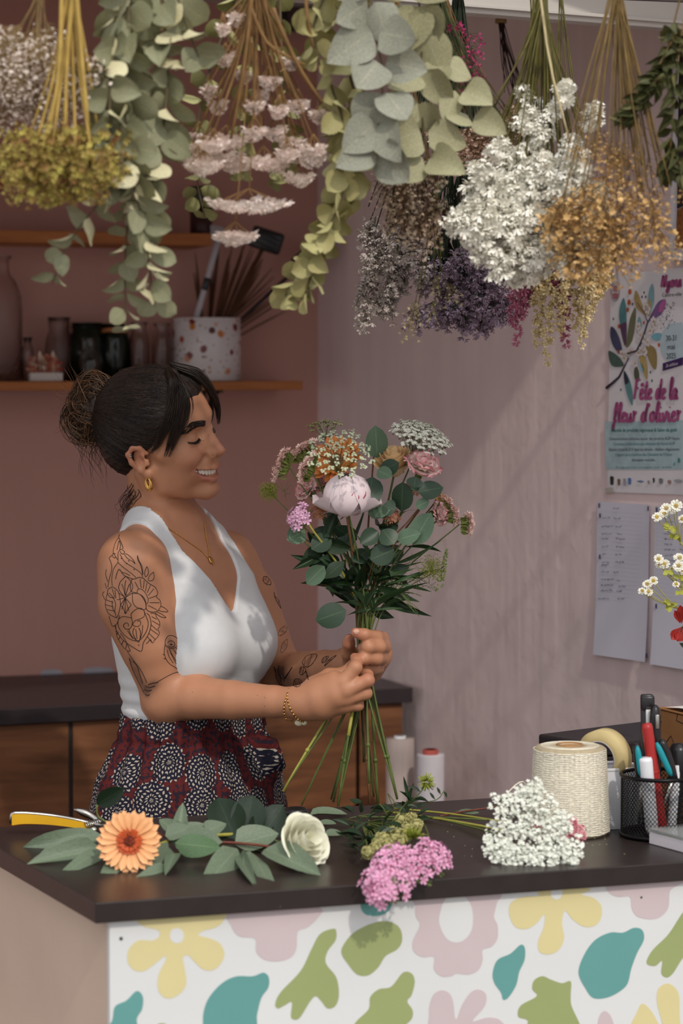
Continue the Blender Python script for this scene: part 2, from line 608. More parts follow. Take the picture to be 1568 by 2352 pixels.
# the front panel's left edge shows at px 250
FPN = CN
fp0 = on_plane(251, 2130, CNR - CN * ins, CN); fp0.z = 0
fp1 = RGT - CN * ins - CD * .02
quad_slab([fp0, fp1, fp1 - CN * .016, fp0 - CN * .016], 0.0, CZ - TH, 'front_panel', PANEL, counter, .001)
sp0 = fp0 - CN * .0162
quad_slab([sp0 + CD * .0, sp0 + CD * .016, sp0 + CD * .016 + LD * (kL - .05), sp0 + LD * (kL - .05)], 0.0, CZ - TH, 'side_panel', SIDE, counter, .001)
bk0 = CNR_B + CD * .05 + CN * .03
quad_slab([bk0, RGT_B + CN * .03 - CD * .03, RGT_B + CN * .046 - CD * .03, bk0 + CN * .016], 0.06, CZ - TH, 'back_panel', BLK2, counter, .001)
sc_m = M('screw_steel', (70, 66, 62), .4, .9, var=0)
p = on_plane(278, 2156, fp0, CN)
MB().lathe([(0, .0016), (.0018, .0014), (.0026, .0)], 12, upto(p, CN), cap=False).build('screw', sc_m, counter)
p = on_plane(1472, 2061, fp0, CN)
MB().lathe([(0, .0016), (.0014, .0014), (.002, .0)], 12, upto(p, CN), cap=False).build('screw', sc_m, counter)

PR = {'y': M('print_yellow', (214, 202, 150), .5, var=.03, vscale=8), 'p': M('print_pink', (200, 184, 186), .5, var=.03, vscale=8),
      'g': M('print_green', (152, 162, 108), .5, var=.03, vscale=8), 'b': M('print_teal', (98, 154, 150), .5, var=.03, vscale=8)}

SHAPES, SPOTS = [], []

def printed(pts, col, name, hole=None, keep=True):
 """A printed shape on the front panel: pts are photograph pixels, taken to the panel's plane."""
 top_z = CZ - TH - .0005
 if keep: SHAPES.append((pts, col, name))
 out = []
 for q in closed_spline(pts, 6):
  w = on_plane(q.x, q.y, fp0 + CN * .0002, CN)
  if w.z > top_z:
   w.z = top_z
  out.append(w)
 MB().poly(out, CN, .0003).build(name, PR[col], counter, smooth=False)
 if hole:
  out = [on_plane(q.x, q.y, fp0 + CN * .0006, CN) for q in closed_spline(hole, 6)]
  for w in out: w.z = min(w.z, top_z)
  MB().poly(out, CN, .0002).build('print_hole', PANEL, counter, smooth=False)

printed([(313, 2112), (330, 2128), (362, 2136), (366, 2150), (350, 2160), (318, 2160), (296, 2180), (293, 2208), (308, 2228), (330, 2230), (352, 2216), (378, 2196), (380, 2206), (364, 2240),
         (364, 2276), (384, 2293), (410, 2284), (427, 2262), (425, 2230), (420, 2200), (432, 2194), (446, 2208), (466, 2226), (488, 2228), (506, 2214), (515, 2192), (506, 2168), (484, 2156), (456, 2148), (466, 2138), (495, 2130), (513, 2114), (516, 2085), (420, 2080), (330, 2095)], 'y', 'printed_flower',
  [(391, 2142), (399, 2133), (412, 2133), (421, 2142), (421, 2156), (413, 2165), (400, 2165), (391, 2156)])
printed([(527, 2095), (530, 2125), (548, 2150), (585, 2156), (588, 2185), (605, 2203), (635, 2208), (665, 2200), (680, 2180), (684, 2140), (705, 2130), (728, 2110), (735, 2085), (640, 2070)], 'p', 'printed_flower')
printed([(765, 2133), (772, 2140), (770, 2160), (752, 2185), (748, 2212), (772, 2245), (778, 2285), (770, 2310), (752, 2316), (738, 2300), (725, 2288), (712, 2300), (690, 2335), (678, 2342), (668, 2335), (670, 2302), (655, 2308), (638, 2316), (632, 2305), (645, 2278), (690, 2230), (715, 2180), (735, 2145)], 'g', 'printed_leaf')
printed([(605, 2234), (617, 2245), (616, 2268), (600, 2292), (590, 2330), (580, 2375), (480, 2375), (466, 2345), (475, 2300), (505, 2262), (540, 2243), (580, 2242)], 'b', 'printed_leaf')
printed([(314, 2276), (328, 2290), (326, 2318), (314, 2340), (312, 2375), (240, 2375), (257, 2345), (264, 2312), (290, 2298)], 'b', 'printed_leaf')
printed([(370, 2350), (352, 2362), (350, 2390), (400, 2390), (392, 2360)], 'g', 'printed_leaf')
printed([(828, 2078), (836, 2098), (858, 2104), (885, 2098), (900, 2078), (890, 2060), (840, 2062)], 'b', 'printed_leaf')
printed([(860, 2119), (895, 2117), (918, 2132), (923, 2160), (912, 2180), (885, 2196), (868, 2222), (845, 2240), (820, 2238), (800, 2216), (784, 2190), (790, 2168), (815, 2140)], 'g', 'printed_leaf')
printed([(925, 2234), (945, 2236), (952, 2255), (945, 2285), (935, 2300), (947, 2320), (945, 2340), (925, 2360), (915, 2380), (810, 2380), (815, 2350), (846, 2318), (850, 2290), (870, 2272), (898, 2266)], 'g', 'printed_leaf')
printed([(953, 2080), (955, 2105), (964, 2125), (948, 2160), (950, 2185), (970, 2198), (996, 2198), (996, 2225), (1012, 2242), (1035, 2242), (1048, 2236), (1075, 2238), (1098, 2228), (1108, 2205), (1108, 2182), (1128, 2174), (1142, 2155), (1142, 2125), (1134, 2105), (1140, 2075), (1138, 2050), (960, 2058)], 'p', 'printed_flower',
  [(1008, 2120), (1012, 2090), (1022, 2066), (1045, 2050), (1070, 2062), (1084, 2090), (1084, 2130), (1070, 2155), (1048, 2165), (1024, 2155)])
printed([(1238, 2046), (1236, 2058), (1200, 2060), (1172, 2075), (1170, 2105), (1185, 2130), (1210, 2133), (1232, 2120), (1250, 2100), (1248, 2130), (1236, 2160), (1238, 2185), (1258, 2192), (1282, 2182), (1295, 2155), (1290, 2120), (1297, 2092), (1315, 2112), (1340, 2128), (1365, 2126), (1380, 2108), (1380, 2080), (1362, 2062), (1335, 2054), (1355, 2042), (1300, 2030)], 'y', 'printed_flower',
  [(1266, 2046), (1266, 2060), (1278, 2066), (1288, 2060), (1291, 2046), (1280, 2038)])
printed([(1392, 2035), (1400, 2052), (1420, 2060), (1446, 2060), (1450, 2085), (1462, 2104), (1490, 2111), (1515, 2106), (1534, 2085), (1537, 2050), (1545, 2040), (1560, 2032), (1590, 2018), (1540, 2005), (1420, 2018)], 'p', 'printed_flower')
printed([(1195, 2170), (1205, 2178), (1204, 2205), (1192, 2232), (1185, 2262), (1168, 2290), (1155, 2296), (1150, 2280), (1135, 2258), (1131, 2235), (1142, 2205), (1172, 2190)], 'b', 'printed_leaf')
printed([(1455, 2131), (1474, 2136), (1478, 2158), (1462, 2190), (1449, 2225), (1440, 2260), (1418, 2280), (1390, 2292), (1362, 2292), (1345, 2272), (1328, 2235), (1340, 2195), (1365, 2160), (1400, 2142), (1430, 2142)], 'b', 'printed_leaf')
printed([(1600, 2060), (1568, 2095), (1535, 2145), (1500, 2180), (1485, 2205), (1488, 2216), (1505, 2218), (1520, 2207), (1518, 2235), (1530, 2245), (1545, 2235), (1568, 2200), (1600, 2170)], 'g', 'printed_leaf')
printed([(1245, 2242), (1265, 2250), (1290, 2258), (1310, 2254), (1310, 2285), (1312, 2310), (1330, 2350), (1340, 2380), (1210, 2380), (1212, 2345), (1190, 2335), (1195, 2310), (1232, 2288), (1222, 2272), (1226, 2252)], 'g', 'printed_leaf')
printed([(1010, 2275), (1030, 2280), (1040, 2300), (1044, 2335), (1050, 2338), (1060, 2310), (1080, 2280), (1100, 2273), (1116, 2285), (1112, 2312), (1085, 2345), (1120, 2337), (1150, 2345), (1158, 2380), (1000, 2380), (985, 2330), (992, 2290)], 'p', 'printed_flower')
printed([(1474, 2305), (1460, 2330), (1448, 2355), (1446, 2385), (1530, 2385), (1512, 2352), (1495, 2322)], 'y', 'printed_flower')
printed([(1535, 2259), (1512, 2270), (1508, 2300), (1518, 2340), (1530, 2375), (1560, 2375), (1560, 2330), (1557, 2280)], 'y', 'printed_flower')
printed([(1388, 2322), (1374, 2340), (1374, 2385), (1412, 2385), (1405, 2340)], 'p', 'printed_flower')

# the print goes on below the picture and to its right
for k, (pts, col, name) in enumerate(list(SHAPES)):
 ys = [y for x, y in pts]; xs = [x for x, y in pts]
 if max(ys) > 2345 or min(ys) < 2100: continue
 for dx, dy in ((-60 + 35 * (k % 3), 330), (150, 640), (-120, 960), (330 + 20 * k, 470)):
  q = [(x + dx, y + dy) for x, y in pts]
  if min(x for x, y in q) > 262 and max(x for x, y in q) < 1700 and max(y for x, y in q) < 3350:
   cxy = (sum(x for x, y in q) / len(q), sum(y for x, y in q) / len(q))
   if all(abs(cxy[0] - a) > 165 or abs(cxy[1] - b_) > 150 for a, b_ in SPOTS):
    SPOTS.append(cxy); printed(q, col, name, None, False)

# ------------------------------------------------------------------ cabinet along the back wall
WD = wood('cabinet_wood', (92, 58, 38), (134, 88, 58), (5, 5, 34), .5)
WDS = wood('shelf_wood', (150, 88, 42), (182, 112, 58), (4, 4, 60), .5)
BZ = 0.95

def on_top2(px, py):
 return on_plane(px, py, Vector((0, 0, BZ)), Vector((0, 0, 1)))

bf_r = on_top2(948, 1579)
bf_l = on_top2(0, 1630)
BD = (bf_r - bf_l); BD.z = 0; BD.normalize()
BN = Vector((BD.y, -BD.x, 0))
cab = thing('back_cabinet', 'low wood-grain cabinet with a thick black top along the back wall', 'cabinet', ((bf_l.x + bf_r.x) / 2, bf_l.y + .3, 0))
tl = bf_l - BD * .6

tr_b = hit_wall(bf_r, -BN, CORNER + N2 * .004, D2)
tl_b = hit_wall(tl, -BN, CORNER + N1 * .004, D1)
cn_b = CORNER + N1 * .006 + N2 * .006
quad_slab([tl, bf_r, tr_b, Vector((cn_b.x, cn_b.y, 0)), tl_b], BZ - .033, BZ, 'worktop', BLK2, cab, .001)
inset = .014
cl, cr = tl - BN * inset, bf_r - BN * inset - BD * .012
quad_slab([cl - BN * .02, cr - BN * .02, cr - BN * .12, cl - BN * .3], .08, BZ - .034, 'carcass', M('cabinet_inner', (38, 30, 27), .7, var=.05), cab, .0)
quad_slab([cl - BN * .05, cr - BN * .05, cr - BN * .1, cl - BN * .25], .0, .08, 'plinth', BLK2, cab, .0)

def front_x(px):
 q = on_plane(px, 1700, cl, BN)
 q.z = 0
 return q

edges = [(front_x(-655), front_x(-306)), (front_x(-300), front_x(158)), (front_x(168), front_x(818)), (front_x(826), front_x(924))]
for a, b in edges:
 quad_slab([a, b, b - BN * .018, a - BN * .018], .085, BZ - .036, 'door', WD, cab, .0015)
strip = M('door_gap_strip', (60, 58, 56), .45, .4, var=.05)
for pa, pb in ((159, 167),):
 a, b = front_x(pa) - BN * .004, front_x(pb) - BN * .004
 quad_slab([a, b, b - BN * .012, a - BN * .012], .085, BZ - .036, 'edge_strip', strip, cab, .0008)

# ------------------------------------------------------------------ wall shelves
BRK = M('black_bracket', (26, 24, 26), .5, .2, var=.05)

def shelf_thing(label, pl, pr_, z_top, dep, th, bracket_px):
 """pl, pr_: front edge ends (points at the top edge)"""
 d = BD
 t = thing('wall_shelf', label, 'shelf', ((pl.x + pr_.x) / 2, (pl.y + pr_.y) / 2, z_top), 'wooden shelves on the back wall')
 quad_slab([pl, pr_, pr_ - N1 * dep, pl - N1 * dep], z_top - th, z_top, 'board', WDS, t, .0015)
 for px in bracket_px:
  q = on_plane(px, 900, pl - N1 * .02, N1)
  w = .02
  a = Vector((q.x, q.y, 0))
  mb = MB()
  mm = Matrix(((D1.x, -N1.x, 0, 0), (D1.y, -N1.y, 0, 0), (0, 0, 1, 0), (0, 0, 0, 1)))
  mb.box((w, dep - .03, .005), Matrix.Translation(a + Vector((0, 0, z_top - th - .003)) - N1 * (dep / 2 - .01)) @ mm, .001)
  mb.box((w, .006, .19), Matrix.Translation(a + Vector((0, 0, z_top - th - .095)) - N1 * (dep - .023)) @ mm, .001)
  arc = [a - N1 * (.02 + (dep - .045) * s) + Vector((0, 0, z_top - th - .006 - .12 * s ** 2.2)) for s in np.linspace(0, 1, 10)]
  mb.tube(arc, .005, 6)
  mb.build('bracket', BRK, t, smooth=False)
 return t

SH_D = .19
wall_p = CORNER.copy()

def shelf_pt(px, py, z):
 """front edge of a shelf: a vertical plane SH_D in front of the back wall"""
 q = on_plane(px, py, wall_p + N1 * SH_D, N1)
 return q

l_l = shelf_pt(-160, 879, 0); l_r = shelf_pt(695, 872, 0)
LZ = (shelf_pt(300, 876, 0)).z
shelf_low = shelf_thing('lower oak shelf carrying the glass bottles and the speckled pot', Vector((l_l.x, l_l.y, 0)), Vector((l_r.x, l_r.y, 0)), LZ, SH_D - .004, .02, [505])
u_l = shelf_pt(-160, 524, 0); u_r = shelf_pt(486, 541, 0)
UZ = (shelf_pt(240, 532, 0)).z
shelf_up = shelf_thing('upper oak shelf behind the hanging eucalyptus', Vector((u_l.x, u_l.y, 0)), Vector((u_r.x, u_r.y, 0)), UZ, SH_D - .004, .027, [-60])
# ------------------------------------------------------------------ the florist: one continuous body grown from a distance field
class Field:
 """Distance field of smoothly joined rounded cones and ellipsoids (metres, world space)."""
 def __init__(self):
  self.p = []

 def cone(self, a, b, ra, rb, k=.02, op='u'):
  a, b = np.array(tuple(a)), np.array(tuple(b))
  c = (a + b) / 2
  R = np.linalg.norm(b - a) / 2 + max(ra, rb)
  self.p.append(('c', c, R, k, op, (a, b, ra, rb)))

 def chain(self, pts, rs, k=.02, op='u'):
  for i in range(len(pts) - 1):
   self.cone(pts[i], pts[i + 1], rs[i], rs[i + 1], k if i == 0 else min(k, .005), op)

 def ell(self, c, r, rot=None, k=.02, op='u'):
  c = np.array(tuple(c))
  r = np.array(r if not np.isscalar(r) else (r, r, r), dtype=float)
  rot = np.eye(3) if rot is None else np.array(rot)
  self.p.append(('e', c, r.max(), k, op, (r, rot)))

 def loft(self, zs, cs, a, b, l, n, k=.02, op='u'):
  """Stack of super-ellipses along z: centres cs, half-width a along l, half-depth b along n."""
  zs = np.array(zs)
  cs = np.array([tuple(c) for c in cs])
  c = cs.mean(0); c = np.array([c[0], c[1], (zs[0] + zs[-1]) / 2])
  R = max(max(a), max(b)) + (zs.max() - zs.min()) / 2 + .05
  self.p.append(('l', c, R, k, op, (zs, cs, np.array(a), np.array(b), np.array(tuple(l)), np.array(tuple(n)))))

 def fn(self, f, c, R, k=.01, op='u'):
  self.p.append(('f', np.array(tuple(c)), R, k, op, f))

 @staticmethod
 def _d(pr, X):
  kind, c, R, k, op, q = pr
  if kind == 'c':
   a, b, ra, rb = q
   ab = b - a
   t = np.clip(((X - a) @ ab) / max(ab @ ab, 1e-12), 0, 1)
   return np.linalg.norm(X - a - t[:, None] * ab, axis=1) - (ra + (rb - ra) * t)
  if kind == 'e':
   r, rot = q
   Y = (X - c) @ rot
   k0 = np.linalg.norm(Y / r, axis=1)
   k1 = np.linalg.norm(Y / (r * r), axis=1)
   return np.where(k1 > 1e-9, k0 * (k0 - 1) / np.maximum(k1, 1e-9), -r.min())
  if kind == 'l':
   zs, cs, a, b, l, n = q
   z = np.clip(X[:, 2], zs[0], zs[-1])
   cx = np.interp(z, zs, cs[:, 0]); cy = np.interp(z, zs, cs[:, 1])
   A = np.interp(z, zs, a); B = np.interp(z, zs, b)
   dx, dy = X[:, 0] - cx, X[:, 1] - cy
   u = (dx * l[0] + dy * l[1]); w = (dx * n[0] + dy * n[1])
   ex = 2.3
   g = (np.abs(u / A) ** ex + np.abs(w / B) ** ex) ** (1 / ex)
   d = (g - 1) * np.minimum(A, B)
   dz = np.abs(X[:, 2] - z)
   return np.where(dz > 0, np.sqrt(np.maximum(d, 0) ** 2 + dz ** 2) + np.minimum(d, 0) * 0, d)
  return q(X)

 def __call__(self, X, near=None):
  d = np.full(len(X), .2)
  for pr in (self.p if near is None else near):
   e = self._d(pr, X)
   k, op = pr[3], pr[4]
   if op == 'u':
    if k > 0:
     h = np.maximum(k - np.abs(d - e), 0) / k
     d = np.minimum(d, e) - h * h * k * .25
    else:
     d = np.minimum(d, e)
   else:
    h = np.maximum(k - np.abs(-e - d), 0) / max(k, 1e-6)
    d = np.maximum(d, -e) + h * h * k * .25
  return d

 def near(self, c, r):
  return [pr for pr in self.p if np.linalg.norm(pr[1] - c) < pr[2] + r + .03 + pr[3]]

def mesh_field(F, lo, hi, h, post=None, B=20):
 """Dual (surface-net) mesh of a field on a block-sparse grid."""
 lo, hi = np.array(lo, float), np.array(hi, float)
 nb = np.ceil((hi - lo) / (h * B)).astype(int)
 n = nb * B
 g = np.empty(n, np.float32)
 br = h * B * .5 * 1.74
 for bi in range(nb[0]):
  for bj in range(nb[1]):
   for bk in range(nb[2]):
    o = lo + np.array([bi, bj, bk]) * B * h
    c = o + B * h / 2
    nr = F.near(c, br)
    sl = (slice(bi * B, bi * B + B), slice(bj * B, bj * B + B), slice(bk * B, bk * B + B))
    if not nr:
     g[sl] = .1
     continue
    dc = F(c[None, :], nr)[0]
    if abs(dc) > br * 1.5 + .022:
     g[sl] = np.sign(dc) * .1
     continue
    ax = [o[i] + np.arange(B) * h for i in range(3)]
    X = np.stack(np.meshgrid(*ax, indexing='ij'), -1).reshape(-1, 3)
    d = F(X, nr)
    if post is not None:
     d = post(X, d)
    g[sl] = d.reshape(B, B, B)
 if post is not None:
  pass
 s = g < 0
 c = np.zeros(tuple(n - 1), np.int8)
 for i in (0, 1):
  for j in (0, 1):
   for k in (0, 1):
    c += s[i:n[0] - 1 + i, j:n[1] - 1 + j, k:n[2] - 1 + k]
 idx = np.argwhere((c > 0) & (c < 8))
 ids = np.full(tuple(n - 1), -1, np.int32)
 ids[idx[:, 0], idx[:, 1], idx[:, 2]] = np.arange(len(idx))
 corner = np.array([(i, j, k) for i in (0, 1) for j in (0, 1) for k in (0, 1)])
 V = [g[idx[:, 0] + a, idx[:, 1] + b, idx[:, 2] + cc] for a, b, cc in corner]
 acc = np.zeros((len(idx), 3)); cnt = np.zeros(len(idx))
 for a in range(8):
  for b in range(a + 1, 8):
   if np.abs(corner[a] - corner[b]).sum() != 1:
    continue
   m = (V[a] < 0) != (V[b] < 0)
   t = np.where(m, V[a] / np.where(m, V[a] - V[b], 1), 0)
   acc += np.where(m[:, None], corner[a] + (corner[b] - corner[a]) * t[:, None], 0)
   cnt += m
 v = lo + (idx + acc / cnt[:, None]) * h
 quads = []
 for ax in range(3):
  sa = [slice(None)] * 3; sb = [slice(None)] * 3
  sa[ax] = slice(0, n[ax] - 1); sb[ax] = slice(1, n[ax])
  A, Bq = s[tuple(sa)], s[tuple(sb)]
  e = np.argwhere(A != Bq)
  u, w = (ax + 1) % 3, (ax + 2) % 3
  e = e[(e[:, u] > 0) & (e[:, w] > 0) & (e[:, u] < n[u] - 1) & (e[:, w] < n[w] - 1)]
  fl = A[e[:, 0], e[:, 1], e[:, 2]]

  def cell(du, dw):
   q = e.copy(); q[:, u] -= du; q[:, w] -= dw
   return ids[q[:, 0], q[:, 1], q[:, 2]]
  q = np.stack([cell(1, 1), cell(0, 1), cell(0, 0), cell(1, 0)], -1)
  q[~fl] = q[~fl][:, ::-1]
  quads.append(q)
 q = np.concatenate(quads)
 q = q[(q >= 0).all(1)]
 return v, q

# --- torso frame: she faces the right of the picture, chest turned towards the camera
TN = Vector((.83, -.56, 0)).normalized()
TL = Vector((-TN.y, TN.x, 0))                # her left, away from the camera

def T(c, n=0.0, l=0.0, dz=0.0):
 return Vector(c) + TN * n + TL * l + Vector((0, 0, dz))

ctr = {z: P(px, 850, 4.215) for z, px in ((1.40, 392), (1.34, 398), (1.27, 412), (1.18, 418), (1.10, 432), (1.03, 442), (.94, 434), (.86, 432))}
neck_base = P(385, 1205, 4.235)
sh_near = P(303, 1296, 4.085)
sh_far = P(520, 1288, 4.345)
body = Field()
torso = Field()

def torso_prims(F):
 zs = [.84, .90, .96, 1.02, 1.08, 1.13, 1.18, 1.24, 1.29, 1.33, 1.355]
 px = [432, 432, 434, 438, 434, 428, 424, 420, 412, 404, 400]
 A = [.168, .170, .155, .134, .130, .134, .141, .146, .143, .118, .085]
 Bd = [.118, .118, .105, .094, .092, .094, .098, .098, .088, .068, .05]
 F.loft(zs, [P(a, 850, 4.215) for a in px], A, Bd, TL, TN, .0)
 bz = 1.178
 cb = P(424, 850, 4.215); cb.z = bz
 for sgn in (-1, 1):
  c = T(cb, .070, sgn * .064, -.004)
  F.ell(c, (.055, .054, .058), np.array([tuple(TN), tuple(TL), (0, 0, 1)]).T, .045)
  F.cone(T(cb, .045, sgn * .068, .09), c, .026, .040, .05)
 # shoulders, collarbones, trapezius
 for s in (sh_near, sh_far):
  F.ell(s, (.048, .048, .048), None, .04)
  F.chain([neck_base + Vector((0, 0, .0)), neck_base.lerp(s, .5) + Vector((0, 0, .014)), s + Vector((0, 0, .012))], [.040, .030, .034], .03)
  F.cone(neck_base + Vector((0, 0, .05)) - TN * .025, neck_base.lerp(s, .55) + Vector((0, 0, .006)) - TN * .012, .032, .03, .04)
  F.cone(T(neck_base, .05, 0, -.035).lerp(s, .10), T(s, .025, 0, .022), .009, .010, .018)
 F.cone(T(neck_base, .0, 0, -.02), T(neck_base, .02, 0, -.12), .06, .08, .05)

torso_prims(body)
torso_prims(torso)

# --- head frame
yaw, roll, nod = math.radians(24), math.radians(15), math.radians(4)
hf = Vector((math.cos(yaw), -math.sin(yaw), 0))
hl = Vector((math.sin(yaw), math.cos(yaw), 0))
hu = Vector((0, 0, 1))
hf, hu = hf * math.cos(nod) + hu * math.sin(nod), hu * math.cos(nod) - hf * math.sin(nod)
hl, hu = hl * math.cos(roll) + hu * math.sin(roll), hu * math.cos(roll) - hl * math.sin(roll)
HS = .985
HC = P(331, 1050, 4.15) + hl * (.07 * HS)
HR = np.array([tuple(hf), tuple(hl), tuple(hu)]).T

def H(x, y, z):
 return HC + (hf * x + hl * y + hu * z) * HS

def hcone(F, a, b, ra, rb, k, op='u'):
 F.cone(H(*a), H(*b), ra * HS, rb * HS, k, op)

def hell(F, c, r, k, op='u', rot=None):
 R = HR if rot is None else HR @ np.array(rot)
 F.ell(H(*c), np.array(r) * HS, R, k, op)

def ry(a):
 c, s = math.cos(a), math.sin(a)
 return np.array([[c, 0, s], [0, 1, 0], [-s, 0, c]])

def rz(a):
 c, s = math.cos(a), math.sin(a)
 return np.array([[c, -s, 0], [s, c, 0], [0, 0, 1]])

def head_prims(F):
 hell(F, (-.010, 0, .052), (.094, .073, .080), 0)
 hell(F, (.036, 0, .056), (.060, .060, .056), .03)
 hell(F, (.034, 0, -.010), (.056, .056, .070), .03)
 # jaw
 for s in (-1, 1):
  F.chain([H(.004, s * .052, -.030), H(.012, s * .047, -.062), H(.046, s * .029, -.078), H(.074, s * .010, -.087)], np.array([.016, .014, .012, .0125]) * HS, .022)
  hell(F, (.061, s * .038, -.014), (.027, .025, .022), .022)          # cheek, raised by the smile
  hell(F, (.040, s * .040, -.050), (.026, .018, .026), .022)
  hcone(F, (.030, s * .060, .000), (.062, s * .047, .004), .010, .010, .016)
  hcone(F, (.091, s * .010, .044), (.077, s * .044, .043), .0075, .008, .016)   # brow
 hell(F, (.0800, 0, -.0845), (.0145, .0165, .0130), .014)                    # chin
 hell(F, (.067, 0, -.044), (.027, .028, .032), .02)
 for s in (-1, 1):
  hell(F, (.095, s * .033, .019), (.015, .0155, .0125), .014, 's')     # eye sockets
  hell(F, (.0745, s * .0325, .0185), (.0128, .0140, .0125), .006)      # lowered lid over the eye
  hcone(F, (.086, s * .024, .0075), (.078, s * .044, .010), .0028, .0028, .006)
 # nose
 F.chain([H(.087, 0, .040), H(.0950, 0, .022), H(.1050, 0, .001), H(.1145, 0, -.0150)], np.array([.0070, .0060, .0064, .0074]) * HS, .010)
 hcone(F, (.1120, 0, -.0180), (.098, 0, -.0275), .0062, .005, .006)
 for s in (-1, 1):
  hell(F, (.0965, s * .0125, -.0205), (.0110, .0066, .0076), .005)
  hcone(F, (.090, s * .012, .012), (.096, s * .011, -.014), .0075, .0070, .012)
  hell(F, (.1040, s * .0062, -.0275), (.0048, .0030, .0034), .003, 's')   # nostril
  # smile fold
  hcone(F, (.0930, s * .0225, -.020), (.0765, s * .0420, -.037), .0010, .0008, .010, 's')
 hell(F, (.090, 0, -.034), (.011, .020, .012), .012)
 # mouth: opened in a smile
 up = [(.0725, -.0365, -.0385), (.0880, -.0225, -.0425), (.0985, -.0080, -.0440), (.1002, 0, -.0436), (.0985, .0080, -.0440), (.0880, .0225, -.0425), (.0725, .0365, -.0385)]
 lo = [(.0725, -.0370, -.0392), (.0815, -.0240, -.0560), (.0890, -.0090, -.0640), (.0905, 0, -.0645), (.0890, .0090, -.0640), (.0815, .0240, -.0560), (.0725, .0370, -.0392)]
 mid = [(.0745, -.0365, -.0388), (.0875, -.0232, -.0488), (.0975, -.0090, -.0540), (.0995, 0, -.0540), (.0975, .0090, -.0540), (.0875, .0232, -.0488), (.0745, .0365, -.0388)]
 F.chain([H(*q) for q in up], np.array([.002, .0038, .0048, .0046, .0048, .0038, .002]) * HS, .006)
 F.chain([H(*q) for q in lo], np.array([.002, .0042, .0056, .0058, .0056, .0042, .002]) * HS, .006)
 F.chain([H(*q) for q in mid], np.array([.0026, .0062, .0070, .0070, .0070, .0062, .0026]) * HS, .002, 's')
 # ears
 for s in (-1, 1):
  ec = [(-.001, s * .069, -.032), (-.010, s * .075, -.023), (-.020, s * .082, -.006), (-.023, s * .084, .010), (-.014, s * .081, .020), (-.002, s * .075, .018), (.006, s * .069, .006)]
  F.chain([H(*q) for q in ec], np.array([.0050, .0046, .0042, .0042, .0040, .0040, .0034]) * HS, .004)
  hell(F, (-.008, s * .073, -.004), (.014, .0045, .021), .006, 'u', rz(s * .35))
  hell(F, (-.001, s * .070, -.034), (.0075, .0042, .0100), .005)
  hell(F, (-.004, s * .079, -.006), (.0075, .0048, .0100), .005, 's')
  hcone(F, (.005, s * .071, -.012), (.005, s * .071, -.007), .0044, .0038, .004)
 # neck
 F.chain([H(-.028, 0, -.02), neck_base.lerp(H(-.03, 0, -.06), .5), neck_base + Vector((0, 0, -.01))], [.048, .0485, .055], .018)
 F.cone(H(.030, 0, -.068), H(-.02, 0, -.085), .020, .03, .02)
 for s in (-1, 1):
  F.cone(H(-.022, s * .052, -.035), T(neck_base, .050, s * .016, -.028), .008, .008, .018)

head_prims(body)
# --- near (right) arm
el_n = P(383, 1602, 4.10)
wr_n = P(694, 1614, 3.975)
body.chain([sh_near, sh_near.lerp(el_n, .28) + Vector((-.012, -.006, 0)), sh_near.lerp(el_n, .6), el_n], [.054, .061, .056, .0385], .03)
body.chain([el_n, el_n.lerp(wr_n, .22) + Vector((0, 0, .002)), el_n.lerp(wr_n, .5), el_n.lerp(wr_n, .8), wr_n], [.0370, .0365, .0325, .0265, .0238], .02)
body.ell(el_n + Vector((-.006, 0, -.006)), .034, None, .015)
# --- far (left) arm
el_f = P(652, 1556, 4.33)
wr_f = P(800, 1524, 4.125)
body.chain([sh_far, sh_far.lerp(el_f, .3) + Vector((.008, 0, 0)), sh_far.lerp(el_f, .65), el_f], [.046, .050, .045, .037], .03)
body.chain([el_f, el_f.lerp(wr_f, .3), el_f.lerp(wr_f, .65), wr_f], [.038, .0385, .032, .0245], .02)

# --- hands (pixel landmarks lifted to their own depths)
def N_(cx, cy, D):      # near-hand crop
 return P(660 + cx / 7.467, 1500 + cy / 7.467, D)

def F_(cx, cy, D):      # far-hand crop
 return P(760 + cx / 10.45, 1420 + cy / 10.45, D)

nails = []
# near hand: back of the hand to us, index and thumb pinching a stem
body.chain([wr_n, N_(560, 790, 3.962), N_(820, 700, 3.955)], [.0240, .0270, .0270], .02)
body.chain([wr_n + Vector((.02, 0, -.006)), N_(600, 900, 3.968), N_(860, 860, 3.962)], [.020, .0230, .0200], .02)
body.cone(N_(520, 640, 3.968), N_(800, 480, 3.958), .020, .0165, .02)
body.chain([N_(820, 560, 3.955), N_(960, 500, 3.945), N_(1165, 245, 3.945), N_(1185, 150, 3.962), N_(1150, 75, 3.975)], [.0150, .0135, .0106, .0092, .0076], .010)       # index
body.chain([N_(860, 660, 3.955), N_(1010, 640, 3.942), N_(1375, 470, 3.945), N_(1372, 380, 3.968), N_(1255, 300, 3.99)], [.0150, .0130, .0108, .0092, .0078], .008)   # middle
body.chain([N_(860, 780, 3.960), N_(1010, 775, 3.948), N_(1340, 690, 3.953), N_(1330, 650, 3.982), N_(1200, 610, 3.995)], [.0150, .0125, .0104, .0090, .0076], .007)   # ring
body.chain([N_(840, 880, 3.966), N_(1000, 895, 3.956), N_(1205, 895, 3.963), N_(1215, 850, 3.985), N_(1120, 800, 3.998)], [.0140, .0115, .0094, .0084, .0070], .007)   # little
body.chain([N_(480, 560, 3.985), N_(720, 400, 3.992), N_(980, 345, 3.997), N_(1110, 190, 3.995)], [.0170, .0135, .0105, .0080], .012)                            # thumb
nails.append((N_(1112, 170, 3.990), Vector((.35, -.2, .9)), Vector((-.6, -.6, .5)), .0062))
